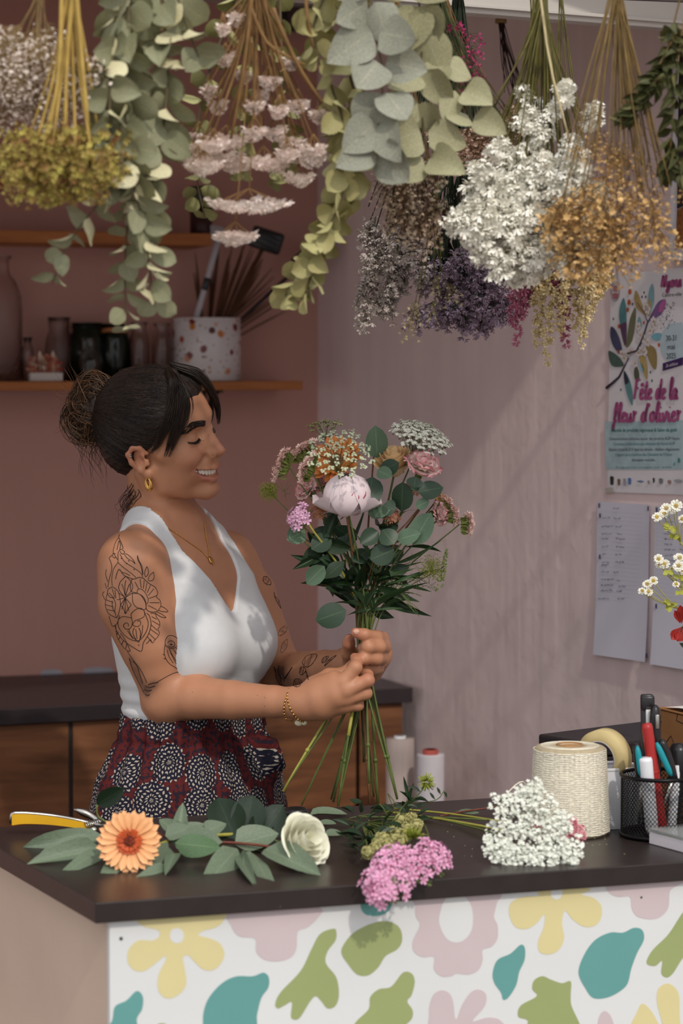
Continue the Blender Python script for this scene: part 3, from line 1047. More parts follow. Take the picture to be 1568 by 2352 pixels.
# far hand: fist around the stems, fingers to us
body.chain([wr_f, F_(860, 1100, 4.105), F_(1060, 760, 4.085)], [.0240, .0270, .0250], .02)
body.chain([F_(900, 1200, 4.090), F_(1080, 900, 4.075), F_(1060, 560, 4.070)], [.0230, .0240, .0200], .02)
fd = [([(1080, 560, 4.070), (1215, 490, 4.028), (1090, 455, 3.995), (800, 395, 3.972), (590, 345, 3.972)], [.0140, .0118, .0106, .0098, .0082]),
      ([(1120, 700, 4.070), (1255, 690, 4.028), (1150, 685, 3.990), (890, 690, 3.972), (760, 705, 3.988)], [.0140, .0124, .0116, .0108, .0086]),
      ([(1110, 900, 4.070), (1195, 950, 4.030), (1085, 965, 3.990), (800, 955, 3.972), (680, 950, 3.985)], [.0140, .0122, .0112, .0102, .0084]),
      ([(1050, 1080, 4.078), (1110, 1190, 4.044), (1000, 1220, 4.010), (800, 1215, 3.992), (700, 1200, 4.002)], [.0130, .0108, .0098, .0088, .0074])]
for pts, rs in fd:
 body.chain([F_(*q) for q in pts], rs, .006)
nails.append((F_(605, 318, 3.9622), Vector((-1, 0, .12)), Vector((.05, -1, .25)), .0058))
body.chain([F_(560, 1180, 4.105), F_(420, 820, 4.062), F_(425, 600, 4.042), F_(440, 495, 4.036)], [.0180, .0125, .0100, .0084], .012)                              # thumb

bv, bq = mesh_field(body, (-.50, 3.86, .83), (.14, 4.46, 1.68), .0022)
print('body', len(bv), len(bq))

SKIN = bpy.data.materials.new('skin')
SKIN.use_nodes = True
_N, _L = SKIN.node_tree.nodes, SKIN.node_tree.links
_b = _N['Principled BSDF']
_b.inputs['Roughness'].default_value = .46
_b.inputs['Specular IOR Level'].default_value = .38
_b.inputs['Subsurface Weight'].default_value = .12
_b.inputs['Subsurface Radius'].default_value = (.010, .004, .002)
_b.inputs['Subsurface Scale'].default_value = 1.0
_ca = _N.new('ShaderNodeAttribute'); _ca.attribute_name = 'tone'
_nz = _N.new('ShaderNodeTexNoise'); _nz.inputs['Scale'].default_value = 55; _nz.inputs['Detail'].default_value = 5
_tc = _N.new('ShaderNodeTexCoord'); _L.new(_tc.outputs['Object'], _nz.inputs['Vector'])
_mr = _N.new('ShaderNodeMapRange'); _mr.inputs['To Min'].default_value = .93; _mr.inputs['To Max'].default_value = 1.07
_L.new(_nz.outputs['Fac'], _mr.inputs['Value'])
_sc = _N.new('ShaderNodeVectorMath'); _sc.operation = 'SCALE'
_L.new(_ca.outputs['Color'], _sc.inputs[0]); _L.new(_mr.outputs['Result'], _sc.inputs['Scale'])
_L.new(_sc.outputs['Vector'], _b.inputs['Base Color'])
_bp = _N.new('ShaderNodeBump'); _bp.inputs['Strength'].default_value = .08; _bp.inputs['Distance'].default_value = .001
_n2 = _N.new('ShaderNodeTexNoise'); _n2.inputs['Scale'].default_value = 900; _L.new(_tc.outputs['Object'], _n2.inputs['Vector'])
_L.new(_n2.outputs['Fac'], _bp.inputs['Height']); _L.new(_bp.outputs['Normal'], _b.inputs['Normal'])

person = thing('person', 'woman in white tank top and patterned trousers, hair in a bun, holding a bouquet', 'person', (ctr[1.03].x, ctr[1.03].y, 0))
pb = base_of(person)
me = bpy.data.meshes.new('body')
me.vertices.add(len(bv)); me.vertices.foreach_set('co', (bv - np.array(tuple(pb))).astype(np.float32).ravel())
me.loops.add(len(bq) * 4); me.loops.foreach_set('vertex_index', bq.astype(np.int32).ravel())
me.polygons.add(len(bq)); me.polygons.foreach_set('loop_start', np.arange(len(bq), dtype=np.int32) * 4)
me.polygons.foreach_set('loop_total', np.full(len(bq), 4, np.int32)); me.polygons.foreach_set('use_smooth', np.full(len(bq), True))
me.update(calc_edges=True)
me.materials.append(SKIN)
# skin tone: lips, blush, knuckles
hx = (bv - np.array(tuple(HC))) @ HR / HS
tone = np.tile(np.array(lin((182, 128, 97))[:3]), (len(bv), 1))

def blend(col, w):
 global tone
 w = np.clip(w, 0, 1)[:, None]
 tone = tone * (1 - w) + np.array(lin(col)[:3]) * w

def dist_chain(pts):
 d = np.full(len(hx), 9.)
 for a, b in zip(pts[:-1], pts[1:]):
  a, b = np.array(a), np.array(b); ab = b - a
  t = np.clip(((hx - a) @ ab) / (ab @ ab), 0, 1)
  d = np.minimum(d, np.linalg.norm(hx - a - t[:, None] * ab, axis=1))
 return d

lipu = [(.0735, -.0360, -.0385), (.0895, -.0225, -.0415), (.102, -.007, -.0430), (.1035, 0, -.0425), (.102, .007, -.0430), (.0895, .0225, -.0415), (.0735, .0360, -.0385)]
lipl = [(.0735, -.0365, -.0392), (.083, -.0240, -.0570), (.092, -.0090, -.0650), (.0935, 0, -.0655), (.092, .0090, -.0650), (.083, .0240, -.0570), (.0735, .0365, -.0392)]
face = (hx[:, 0] > .05) & (np.abs(hx[:, 1]) < .06)
blend((164, 92, 84), np.where(face, 1.25 - dist_chain(lipu) / .0036, 0))
blend((170, 96, 88), np.where(face, 1.25 - dist_chain(lipl) / .0055, 0))
mouth_in = [(.066, -.028, -.046), (.077, -.015, -.052), (.080, 0, -.054), (.077, .015, -.052), (.066, .028, -.046)]
blend((70, 28, 26), np.where(face, 1.3 - dist_chain(mouth_in) / .0100, 0))
for s in (-1, 1):
 blend((186, 116, 92), np.exp(-((hx - np.array([.075, s * .038, -.016])) ** 2).sum(1) / .018 ** 2) * .45)
 blend((176, 104, 84), np.exp(-((hx - np.array([-.012, s * .08, .015])) ** 2).sum(1) / .02 ** 2) * .5)
blend((190, 122, 104), np.exp(-((hx - np.array([.118, 0, -.014])) ** 2).sum(1) / .012 ** 2) * .5)
for cc, rr in ((F_(560, 345, 3.965), .016), (N_(1150, 90, 3.97), .014), (F_(430, 480, 4.03), .016), (N_(1380, 450, 3.945), .014)):
 blend((184, 112, 90), np.exp(-((bv - np.array(tuple(cc))) ** 2).sum(1) / rr ** 2) * .55)
ca = me.attributes.new('tone', 'FLOAT_COLOR', 'POINT')
ca.data.foreach_set('color', np.concatenate([tone, np.ones((len(tone), 1))], 1).astype(np.float32).ravel())
bodyo = link('body', me, person)
body_bvh = BVHTree.FromPolygons([tuple(x) for x in bv], [tuple(x) for x in bq])

# --- tank top: the torso's surface, a few millimetres out, cut along neckline and armholes
cbx = P(420, 850, 4.215)

def top_post(X, d):
 q = X - np.array((cbx.x, cbx.y, 0))
 l = q[:, 0] * TL.x + q[:, 1] * TL.y
 n = q[:, 0] * TN.x + q[:, 1] * TN.y
 z = X[:, 2]
 al = np.abs(l)
 xin_f = np.interp(z, [1.222, 1.236, 1.265, 1.30, 1.335, 1.37, 1.42], [-.02, .008, .026, .047, .064, .074, .080])
 xin_b = np.interp(z, [1.30, 1.325, 1.35, 1.38, 1.42], [-.03, .02, .05, .07, .078])
 xin = np.where(n > -.01, xin_f, xin_b)
 xo = np.interp(z, [1.155, 1.175, 1.20, 1.235, 1.28, 1.33, 1.42], [.30, .175, .142, .126, .117, .114, .116])
 reg = np.maximum(np.maximum(xin - al, (al - xo)), np.maximum(1.02 - z, z - 1.45)) * .8
 wr = .0016 * np.sin(z * 230 + l * 35 + 2 * np.sin(l * 30)) * np.clip((1.14 - z) / .06, 0, 1) * np.clip((-l + .02) / .08, 0.15, 1)
 wr = wr + .0012 * np.sin((l * .7 + z) * 150) * np.clip((1.13 - z) / .03, 0, 1) * np.clip((z - 1.085) / .02, 0, 1) * (n > .05)
 return np.maximum(d - .0010 - .0038 * np.clip((z - 1.045) / .02, 0, 1) - wr * np.clip((z - 1.05) / .015, 0, 1), reg)

_c = P(424, 850, 4.215); _c.z = 1.178
torso.cone(T(_c, .082, -.05, 0), T(_c, .082, .05, 0), .032, .032, .04)
tv, tq = mesh_field(torso, (-.50, 3.92, 1.0), (.04, 4.50, 1.44), .0024, top_post)
CLOTH = M('white_jersey', (212, 213, 214), .75, var=.02, vscale=60, bump=.12, bscale=900, spec=.2)
MB().add(tv, tq).build('tank_top', CLOTH, person)

# --- trousers with gathered waist (legs go down behind the counter)
legs = Field()
hipc = P(432, 850, 4.215)
legs.loft([.60, .70, .80, .88, .94, .985, 1.03, 1.052], [P(a, 850, 4.215) for a in (432, 432, 431, 430, 432, 436, 440, 441)], [.17, .182, .188, .186, .174, .152, .139, .138], [.125, .138, .147, .146, .134, .110, .098, .098], TL, TN, 0)
for s in (-1, 1):
 a = T(hipc, 0, s * .095); k = T(hipc, .0, s * .10); f = T(hipc, .0, s * .10)
 a.z, k.z, f.z = .80, .48, .10
 legs.chain([a, k, f], [.098, .085, .062], .05)
fl = P(634, 1742, 4.20)
legs.ell(P(622, 1738, 4.20), (.014, .022, .036), None, .02)
legs.cone(P(630, 1745, 4.19), P(648, 1758, 4.19), .012, .003, .012)

def leg_post(X, d):
 q = X - np.array((hipc.x, hipc.y, 0))
 l = q[:, 0] * TL.x + q[:, 1] * TL.y
 n = q[:, 0] * TN.x + q[:, 1] * TN.y
 th = np.arctan2(l, n)
 z = X[:, 2]
 up = np.clip((z - .80) / .2, 0, 1)
 amp = .0022 + .0030 * np.exp(-((z - .985) / .05) ** 2)
 f = amp * np.sin(th * 27 + 1.5 * np.sin(th * 5) + z * 6) * up
 band = .0042 * np.exp(-((z - 1.012) / .006) ** 2)
 return np.maximum(d - .004 + f + band, z - 1.056)

lv, lq = mesh_field(legs, (-.56, 3.90, .09), (-.02, 4.56, 1.07), .0045, leg_post)
TR = bpy.data.materials.new('patterned_viscose')
TR.use_nodes = True
N, L = TR.node_tree.nodes, TR.node_tree.links
b = N['Principled BSDF']; b.inputs['Roughness'].default_value = .8; b.inputs['Specular IOR Level'].default_value = .15

def mth(op, a, bq=None, c=None):
 n = N.new('ShaderNodeMath'); n.operation = op
 for i, x in enumerate((a, bq, c)):
  if x is None: continue
  if isinstance(x, (int, float)): n.inputs[i].default_value = x
  else: L.new(x, n.inputs[i])
 return n.outputs[0]

at = N.new('ShaderNodeAttribute'); at.attribute_name = 'pat'
vo = N.new('ShaderNodeTexVoronoi'); vo.voronoi_dimensions = '2D'; vo.feature = 'F1'; vo.inputs['Scale'].default_value = 13.5; vo.inputs['Randomness'].default_value = .5
L.new(at.outputs['Vector'], vo.inputs['Vector'])
sb = N.new('ShaderNodeVectorMath'); sb.operation = 'SUBTRACT'
L.new(at.outputs['Vector'], sb.inputs[0]); L.new(vo.outputs['Position'], sb.inputs[1])
sx = N.new('ShaderNodeSeparateXYZ'); L.new(sb.outputs['Vector'], sx.inputs[0])
an = mth('ARCTAN2', sx.outputs['Y'], sx.outputs['X'])
r = vo.outputs['Distance']
pet = mth('MULTIPLY', mth('SINE', mth('MULTIPLY', an, 14.0)), .9)
ring = mth('SINE', mth('ADD', mth('MULTIPLY', r, 64.0), pet))
wob = N.new('ShaderNodeTexNoise'); wob.inputs['Scale'].default_value = 240; wob.noise_dimensions = '2D'
L.new(at.outputs['Vector'], wob.inputs['Vector'])
wf = mth('MULTIPLY', mth('SUBTRACT', wob.outputs['Fac'], .5), 1.9)
rix = mth('FLOOR', mth('DIVIDE', mth('ADD', mth('MULTIPLY', r, 64.0), pet), 6.2832))
dash = mth('SINE', mth('ADD', mth('MULTIPLY', an, mth('ADD', mth('MULTIPLY', rix, 4.0), 9.0)), mth('MULTIPLY', rix, 2.4)))
cream = mth('MULTIPLY', mth('GREATER_THAN', mth('ADD', ring, wf), .25), mth('GREATER_THAN', mth('ADD', dash, wf), -.25))
rim = mth('ADD', r, mth('MULTIPLY', mth('ABSOLUTE', mth('SINE', mth('MULTIPLY', an, 9.0))), .07))
inside = mth('LESS_THAN', rim, .47)
fleck = N.new('ShaderNodeTexNoise'); fleck.inputs['Scale'].default_value = 120; fleck.noise_dimensions = '2D'; fleck.inputs['Detail'].default_value = 2
L.new(at.outputs['Vector'], fleck.inputs['Vector'])
fl2 = mth('MULTIPLY', mth('GREATER_THAN', fleck.outputs['Fac'], .54), .9)
m1 = N.new('ShaderNodeMix'); m1.data_type = 'RGBA'; m1.inputs['A'].default_value = lin((30, 29, 44)); m1.inputs['B'].default_value = lin((176, 164, 150)); L.new(cream, m1.inputs['Factor'])
m0 = N.new('ShaderNodeMix'); m0.data_type = 'RGBA'; m0.inputs['A'].default_value = lin((88, 32, 32)); m0.inputs['B'].default_value = lin((34, 30, 42)); L.new(fl2, m0.inputs['Factor'])
m2 = N.new('ShaderNodeMix'); m2.data_type = 'RGBA'; L.new(m0.outputs['Result'], m2.inputs['A']); L.new(m1.outputs['Result'], m2.inputs['B']); L.new(inside, m2.inputs['Factor'])
L.new(m2.outputs['Result'], b.inputs['Base Color'])
tro = MB().add(lv, lq).build('trousers', TR, person)
q = lv - np.array((hipc.x, hipc.y, 0))
th = np.arctan2(q[:, 0] * TL.x + q[:, 1] * TL.y, q[:, 0] * TN.x + q[:, 1] * TN.y)
pa = tro.data.attributes.new('pat', 'FLOAT_VECTOR', 'POINT')
pa.data.foreach_set('vector', np.stack([th * .165, lv[:, 2], np.zeros(len(lv))], -1).astype(np.float32).ravel())
for s in (-1, 1):
 f = T(hipc, .06, s * .10); f.z = .045
 mb = MB(); mb.ball(f, (.125, .045, .045), 16, 10, Matrix(((TN.x, TL.x, 0, 0), (TN.y, TL.y, 0, 0), (0, 0, 1, 0), (0, 0, 0, 1))))
 mb.build('shoe', BRK, person)

# --- nails, teeth, eyes' lashes, brows
NAIL = M('nail', (206, 160, 140), .25, var=.02)
for c, yd, zd, w in nails:
 mb = MB(); v, f, t = leaf_tpl('round', .25, -.35)
 mb.addM((np.stack([v[:, 0], v[:, 1] - .5, v[:, 2] + .12], -1), f, t), frame(c, yd, zd, (w * 1.5, w * 1.7, w)))
 mb.build('fingernail', NAIL, bodyo)
TOOTH = M('tooth', (236, 228, 214), .25, var=.02)
mb = MB()
arc = spline([H(.0690, -.0335, -.0408), H(.0822, -.0222, -.0458), H(.0895, -.0082, -.0492), H(.0912, 0, -.0494), H(.0895, .0082, -.0492), H(.0822, .0222, -.0458), H(.0690, .0335, -.0408)], 60)
cum = [0]
for a, bq2 in zip(arc[:-1], arc[1:]): cum.append(cum[-1] + (bq2 - a).length)
ws = [.0060, .0060, .0064, .0070, .0064, .0082, .0082, .0064, .0070, .0064, .0060, .0060]
pos = (cum[-1] - sum(ws)) / 2
for i, w in enumerate(ws):
 s = pos + w / 2; pos += w
 j = min(np.searchsorted(cum, s), len(arc) - 2)
 c = arc[j]; tg = (arc[j + 1] - arc[j - 1]).normalized()
 out = tg.cross(hu).normalized()
 if out.dot(hf) < 0: out = -out
 mm = Matrix(((tg.x, out.x, hu.x, 0), (tg.y, out.y, hu.y, 0), (tg.z, out.z, hu.z, 0), (0, 0, 0, 1)))
 hgt = (.0072, .0068, .0066, .0056, .0044)[min(4, int(abs(i - 5.5)))]
 mb.ball(c - hu * .0006, (w * .57, .0034, hgt), 10, 8, mm)
mb.build('tooth_row', TOOTH, bodyo)
HAIRM = M('dark_hair', (34, 25, 21), .42, var=.25, vscale=120, col2=(120, 84, 54), spec=.45)
for s in (-1, 1):
 mb = MB()
 for i in range(26):      # lashes along the lowered lid
  u = i / 25
  a = H(.0868 - .010 * u * u, s * (.0215 + .0235 * u), .0140 - .0030 * math.sin(u * 3.1) + .0015 * u)
  loc, nrm_, ix, dd = body_bvh.find_nearest(a)
  a = loc
  d = (hf * (.9 - .4 * u) + hl * s * (.15 + .5 * u) - hu * .55).normalized()
  mb.tube([a, a + d * .0034 - hu * .0010, a + d * .0062 - hu * .0006 + hu * .0012 * u], [.0006, .0004, .0001], 4, t=0)
 ln = [body_bvh.find_nearest(H(.0868 - .010 * u * u, s * (.0215 + .0240 * u), .0140 - .0030 * math.sin(u * 3.1) + .0015 * u))[0] for u in np.linspace(-.03, 1.05, 12)]
 mb.tube(ln, [.0004, .0008, .0010, .0011, .0012, .0012, .0012, .0011, .0010, .0009, .0007, .0003], 5)
 mb.build('eyelash', HAIRM, bodyo)
 mb = MB()
 for i in range(620):
  u = random.random()
  w = (.0046 * (1 - u) ** .5 + .0012)
  a = H(.096 - .024 * u ** 1.6, s * (.011 + .037 * u), .0385 + .0060 * math.sin(u * 2.4) - .004 * max(0, u - .7) * 3 + random.uniform(-w, w) * .8)
  loc, nrm_, ix, dd = body_bvh.find_nearest(a)
  d = (-hf * .4 * u + hl * s * (.9) + hu * (.55 - .95 * u)).normalized()
  mb.tube([loc - nrm_ * .0004, loc + nrm_ * .0012 + d * .003, loc + nrm_ * .0008 + d * .0062], [.0004, .0004, .0001], 3)
 mb.tube([body_bvh.find_nearest(H(.096 - .024 * u ** 1.6, s * (.011 + .037 * u), .0385 + .0060 * math.sin(u * 2.4) - .004 * max(0, u - .7) * 3))[0] for u in np.linspace(.04, .92, 10)], [.0006, .0014, .0017, .0018, .0017, .0015, .0012, .0009, .0006, .0003], 6)
 mb.build('eyebrow', HAIRM, bodyo)

# --- hair: combed cap, messy bun, fringe and loose strands
hair = Field()
hell(hair, (-.014, 0, .056), (.104, .0815, .090), 0)
hell(hair, (.030, 0, .070), (.066, .066, .058), .03)
hell(hair, (-.062, 0, .010), (.046, .060, .060), .03)

def hcut(X):
 q = (X - np.array(tuple(HC))) @ HR / HS
 x, y, z = q[:, 0], np.abs(q[:, 1]), q[:, 2]
 g = np.interp(z, [-.10, -.06, -.03, -.012, .004, .018, .03, .05, .07, .09, .11, .13, .2], [-.075, -.052, -.040, -.030, -.004, .022, .034, .050, .066, .078, .085, .085, .085])
 g = g + .015 * np.clip(1 - y / .05, 0, 1) * np.clip((z - .03) / .04, 0, 1)
 return q, np.maximum(x - g, -.075 - z)

def hair_post(X, d):
 q, c = hcut(X)
 groove = .0004 * np.sin(q[:, 2] * 420 + 5 * np.sin(q[:, 0] * 45) + q[:, 1] * 60) + .0006 * np.sin(q[:, 2] * 900 - q[:, 0] * 300)
 k = .010
 a = d + groove
 h = np.maximum(k - np.abs(a - c), 0) / k
 return np.maximum(a, c) + h * h * k * .25

bun_c = H(-.122, -.012, .082)
hair2 = Field()
for p in hair.p: hair2.p.append(p)
hv, hq = mesh_field(hair2, tuple(HC - Vector((.17, .17, .14))), tuple(HC + Vector((.17, .17, .18))), .0025, hair_post)
mb = MB(); mb.add(hv, hq, np.clip(RNG.normal(.02, .03, len(hv)), 0, 1))
hairo = mb.build('hair', HAIRM, person)
bun = Field()
for c, r in (((-.122, -.012, .080), (.023, .021, .027)), ((-.130, -.014, .057), (.018, .017, .022)), ((-.107, -.012, .098), (.018, .018, .016))):
 hell(bun, c, r, .02)
hell(bun, (-.095, -.004, .075), (.03, .035, .04), .02)
bnv, bnq = mesh_field(bun, tuple(bun_c - Vector((.1, .1, .12))), tuple(bun_c + Vector((.1, .1, .1))), .0035,
                      lambda X, d: d + .003 * np.sin(X[:, 2] * 160 + X[:, 0] * 190) * np.sin(X[:, 0] * 120 - X[:, 2] * 80))
mb = MB(); mb.add(bnv, bnq, np.clip(RNG.normal(.06, .05, len(bnv)), 0, 1))
mb.build('hair_bun', HAIRM, hairo)

def settle(Q, F, off):
 """Push points onto a field's surface (vectorised)."""
 Q = Q.copy()
 for _ in range(4):
  d = F(Q)
  e = 1e-3
  gq = np.stack([F(Q + np.eye(3)[i] * e) - F(Q - np.eye(3)[i] * e) for i in range(3)], -1)
  gq /= np.maximum(np.linalg.norm(gq, axis=1, keepdims=True), 1e-6)
  Q -= gq * (d - off)[:, None]
 return Q

mb = MB()
starts = []
while len(starts) < 2600:
 z = random.uniform(-.06, .15); y = random.uniform(-.085, .085); x = random.uniform(-.04, .095)
 starts.append((x, y, z))
SP = settle(np.array([tuple(H(*s)) for s in starts]), hair, .0006)
q, cc = hcut(SP)
SP = SP[cc < .004]
end = np.array(tuple(H(-.102, -.006, .082)))
NP_ = 12
for_all = []
for s in SP:
 e = end + RNG.normal(0, .012, 3)
 u = np.linspace(0, random.uniform(.55, 1), NP_)[:, None]
 for_all.append(s + (e - s) * u)
A = settle(np.concatenate(for_all), hair, .0009).reshape(-1, NP_, 3)
for line in A:
 tt = np.clip(random.gauss(.03, .06), 0, .35)
 mb.tube(line + RNG.normal(0, .0002, line.shape), np.linspace(.0005, .0004, NP_), 3, False, tt)
# bun: looped strands
for i in range(1300):
 c = Vector(random.choice([(-.122, -.012, .082), (-.122, -.012, .082), (-.138, -.018, .058), (-.106, -.014, .106)]))
 R = random.uniform(.014, .043)
 nx = (Vector((random.uniform(-.5, .5), 1, random.uniform(-.5, .5))) if random.random() < .7 else rv()).normalized()
 ax1 = nx.orthogonal().normalized(); ax2 = nx.cross(ax1)
 off_ = nx * random.uniform(-.026, .026); R *= math.sqrt(max(.2, 1 - (off_.length / .034) ** 2))
 a0 = random.uniform(0, 6.3); span = random.uniform(1.0, 3.0)
 fac = Vector((1.0, .85, 1.05))
 pts = []
 for k in range(10):
  a = a0 + span * k / 9
  o = off_ + (ax1 * math.cos(a) + ax2 * math.sin(a)) * R * (1 + .07 * math.sin(a * 3 + i))
  pts.append(H(c.x + o.x * fac.x, c.y + o.y * fac.y, c.z + o.z * fac.z))
 mb.tube(pts, np.array([.0005, .0008, .0009, .0009, .0009, .0009, .0009, .0008, .0006, .0003]) * .7, 4, False, min(1, max(0, random.gauss(.34, .3))))
# wisps hanging from the bun and flying off the crown
for i in range(60):
 s = Vector((-.135 + random.uniform(-.02, .03), -.015 + random.uniform(-.02, .02), .05 + random.uniform(-.03, .03)))
 ln = random.uniform(.03, .09)
 dx = random.uniform(-.035, .035)
 pts = [H(s.x + dx * u * (1 - .5 * u) + .006 * math.sin(u * 5 + i), s.y + .01 * math.sin(u * 3 + i), s.z - ln * u) for u in np.linspace(0, 1, 9)]
 mb.tube(pts, np.linspace(.0007, .0002, 9), 4, False, min(1, max(0, random.gauss(.25, .2))))
for i in range(70):
 a = random.uniform(0, 6.28)
 s = Vector((-.12, -.012, .08)); d = Vector((math.cos(a), random.uniform(-.4, .4), math.sin(a)))
 pts = [H(*(s + d * (.03 + .05 * u * random.uniform(.8, 1)) + Vector((0, 0, .012 * math.sin(u * 2.5 + i))))) for u in np.linspace(0, 1, 7)]
 mb.tube(pts, np.linspace(.0006, .00015, 7), 4, False, min(1, max(0, random.gauss(.5, .25))))
for i in range(60):
 x = random.uniform(-.08, .06)
 s = np.array(tuple(H(x, random.uniform(-.05, .03), .145)))
 s = settle(s[None], hair, 0)[0]
 d = np.array(tuple(hf)) * random.uniform(-.6, .5) + np.array(tuple(hu)) * random.uniform(.2, .5)
 pts = [s + d * (.022 * u) + np.array([0, 0, -.010 * u * u]) for u in np.linspace(0, 1, 6)]
 mb.tube(pts, np.linspace(.0005, .0001, 6), 4, False, .25)
# nape curls
for i in range(60):
 a = i / 60
 s = H(-.045 + random.uniform(-.02, .012), -.052 + random.uniform(-.004, .02), -.062 + random.uniform(-.02, .01))
 pts = [s + hf * (.012 * math.sin(u * 4.2 + a * 2) - .010 * u) - hu * (.055 * u * random.uniform(.7, 1)) - hl * .006 * math.sin(u * 3) for u in np.linspace(0, 1, 9)]
 mb.tube(pts, np.linspace(.0007, .0002, 9), 4, False, .08)

def lock(ctrl, n, spread, r, tl, taper=1.0):
 """A lock of hair: strands fanned about a centre curve."""
 cs = spline([H(*c) for c in ctrl], 14)
 for i in range(n):
  o = rv()
  e = rv()
  pts = [c + (o * (1 - u) + e * u) * spread * (math.sin(math.pi * min(1, u * .8 + .1)) * .9 + .15) * (1 - u * u * .35) for c, u in zip(cs, np.linspace(0, 1, 15))]
  pts = pts[:random.randint(10, 15)]
  mb.tube(pts, np.linspace(r, r * .25, len(pts)), 3, False, min(1, max(0, random.gauss(tl, .06))))

# near-side fringe: from the parting over the temple to the cheek
lock([(.052, -.020, .142), (.078, -.040, .112), (.076, -.060, .070), (.060, -.072, .030), (.046, -.078, .002)], 200, .0085, .0006, .06)
lock([(.052, -.020, .142), (.070, -.045, .118), (.062, -.066, .070), (.040, -.078, .030), (.020, -.080, .010)], 220, .0105, .0006, .05)
lock([(.060, -.020, .140), (.088, -.040, .100), (.088, -.052, .065), (.074, -.066, .036), (.052, -.076, .000)], 90, .006, .0006, .07)
lock([(.062, -.012, .138), (.090, -.030, .104), (.094, -.034, .074), (.088, -.042, .052)], 9, .002, .0006, .08)
# far-side fringe
lock([(.056, -.004, .143), (.090, .010, .122), (.104, .024, .088), (.100, .044, .048), (.088, .060, .018)], 210, .0085, .0006, .04)
lock([(.050, .0, .146), (.082, .028, .120), (.088, .052, .076), (.072, .070, .030)], 160, .008, .0006, .04)
mb.build('hair_strands', HAIRM, hairo, kind='stuff')

# --- jewellery
GOLD = M('gold', (214, 166, 92), .22, 1.0, var=.05)
lobe = H(.002, -.0745, -.036)
er = thing_e = MB()
pts = [lobe + hf * (.0056 * math.sin(a)) * .8 + hu * (-.010 + .0095 * math.cos(a)) - hl * .002 for a in np.linspace(.25, 6.03, 26)]
rad = [0.0008 + .0040 * max(0, math.sin((a - .25) / 5.78 * math.pi)) ** 1.3 for a in np.linspace(.25, 6.03, 26)]
er.tube(pts, rad, 12)
er.build('earring', GOLD, person)
mb = MB()
for zz in (.003, .006):
 c = H(-.0195, -.083, zz + .004)
 mb.tube([c + hf * .004 * math.cos(a) + hl * .004 * math.sin(a) for a in np.linspace(0, 6.28, 13)[:-1]], .0006, 5, closed=True)
c = H(.1035, -.0175, -.0205)
mb.build('ear_cuff', M('silver', (190, 190, 190), .25, 1, var=0), person)
MB().tube([H(.1045 + .002 * math.sin(a), -.0165 - .0022 * math.cos(a), -.0190 + .0042 * math.cos(a)) for a in np.linspace(0, 5.2, 10)], .00055, 5).build('nose_ring', GOLD, person)

def cam_hit(px, py):
 o = Vector((0, 0, CAM_Z)); d = ray(px, py)
 loc, n, ix, dist = body_bvh.ray_cast(o + d * 3.0, d)
 return loc, n

nkp = []
for q in spline([Vector((322, 1163, 0)), Vector((362, 1197, 0)), Vector((422, 1238, 0)), Vector((462, 1266, 0)), Vector((479, 1281, 0)), Vector((474, 1240, 0)), Vector((468, 1205, 0))], 110):
 h, n = cam_hit(q.x, q.y)
 if h is not None and h.y < 4.4:
  nkp.append(h + n * .0012)
mb = MB()
for a in nkp: mb.ball(a, .00115, 6, 4)
mb.tube(nkp, .00045, 4)
nko = mb.build('necklace', GOLD, person)
h, n = cam_hit(483, 1288)
mb = MB(); mb.lathe([(0, .0012), (.004, .0016), (.0052, .0008), (.0052, -.0008), (0, -.0012)], 16, upto(h + n * .002, n) @ Matrix.Diagonal((1, 1.45, 1, 1)))
mb.build('pendant', GOLD, nko)
wd = (wr_n - el_n).normalized()
for k, (off, tilt) in enumerate(((-.012, .06), (-.002, -.16))):
 mb = MB()
 c = wr_n + wd * (off - .006)
 u1 = (Vector((0, 0, 1)) - wd * wd.z).normalized(); u2 = wd.cross(u1)
 nl = 30
 for i in range(nl):
  a = i / nl * 2 * math.pi
  da = 2 * math.pi / nl * .42
  ctr_ = []
  for aa in (a - da, a, a + da):
   o = c + u1 * math.cos(aa) * .0285 + u2 * math.sin(aa) * .0290 + wd * (.012 * tilt * 6 * math.cos(aa)) - Vector((0, 0, .003))
   ctr_.append(o)
  mb.tube(ctr_, .0010 if i % 2 else .0016, 5)
 bro = mb.build('bracelet', GOLD, person)
mb = MB(); c = wr_n - Vector((.006, 0, .0335)); mb.ball(c, (.007, .004, .0055), 10, 7); mb.ball(c + Vector((.009, -.002, .001)), (.005, .004, .005), 10, 7)
mb.build('bracelet_charm', M('pale_stone', (214, 206, 176), .4, var=.1), bro)

# --- tattoos: ink lines laid on the skin
INK = M('tattoo_ink', (52, 38, 34), .6, var=.1, spec=.2)

def ink_line(pts, w, mb, close=False, per=5):
 """pts: crop coordinates; the line is laid on the skin it covers."""
 P2 = [Vector((200 + x / 3.136, 1180 + y / 3.136, 0)) for x, y in pts]
 if close: P2 = P2 + [P2[0]]
 sm = spline(P2, max(2, (len(P2) - 1) * per))
 out = []
 for q in sm:
  h, n = cam_hit(q.x, q.y)
  if h is None or h.y > 4.45: continue
  out.append(h + n * .0001)
 if len(out) > 1:
  mb.tube(out, w, 4, False)

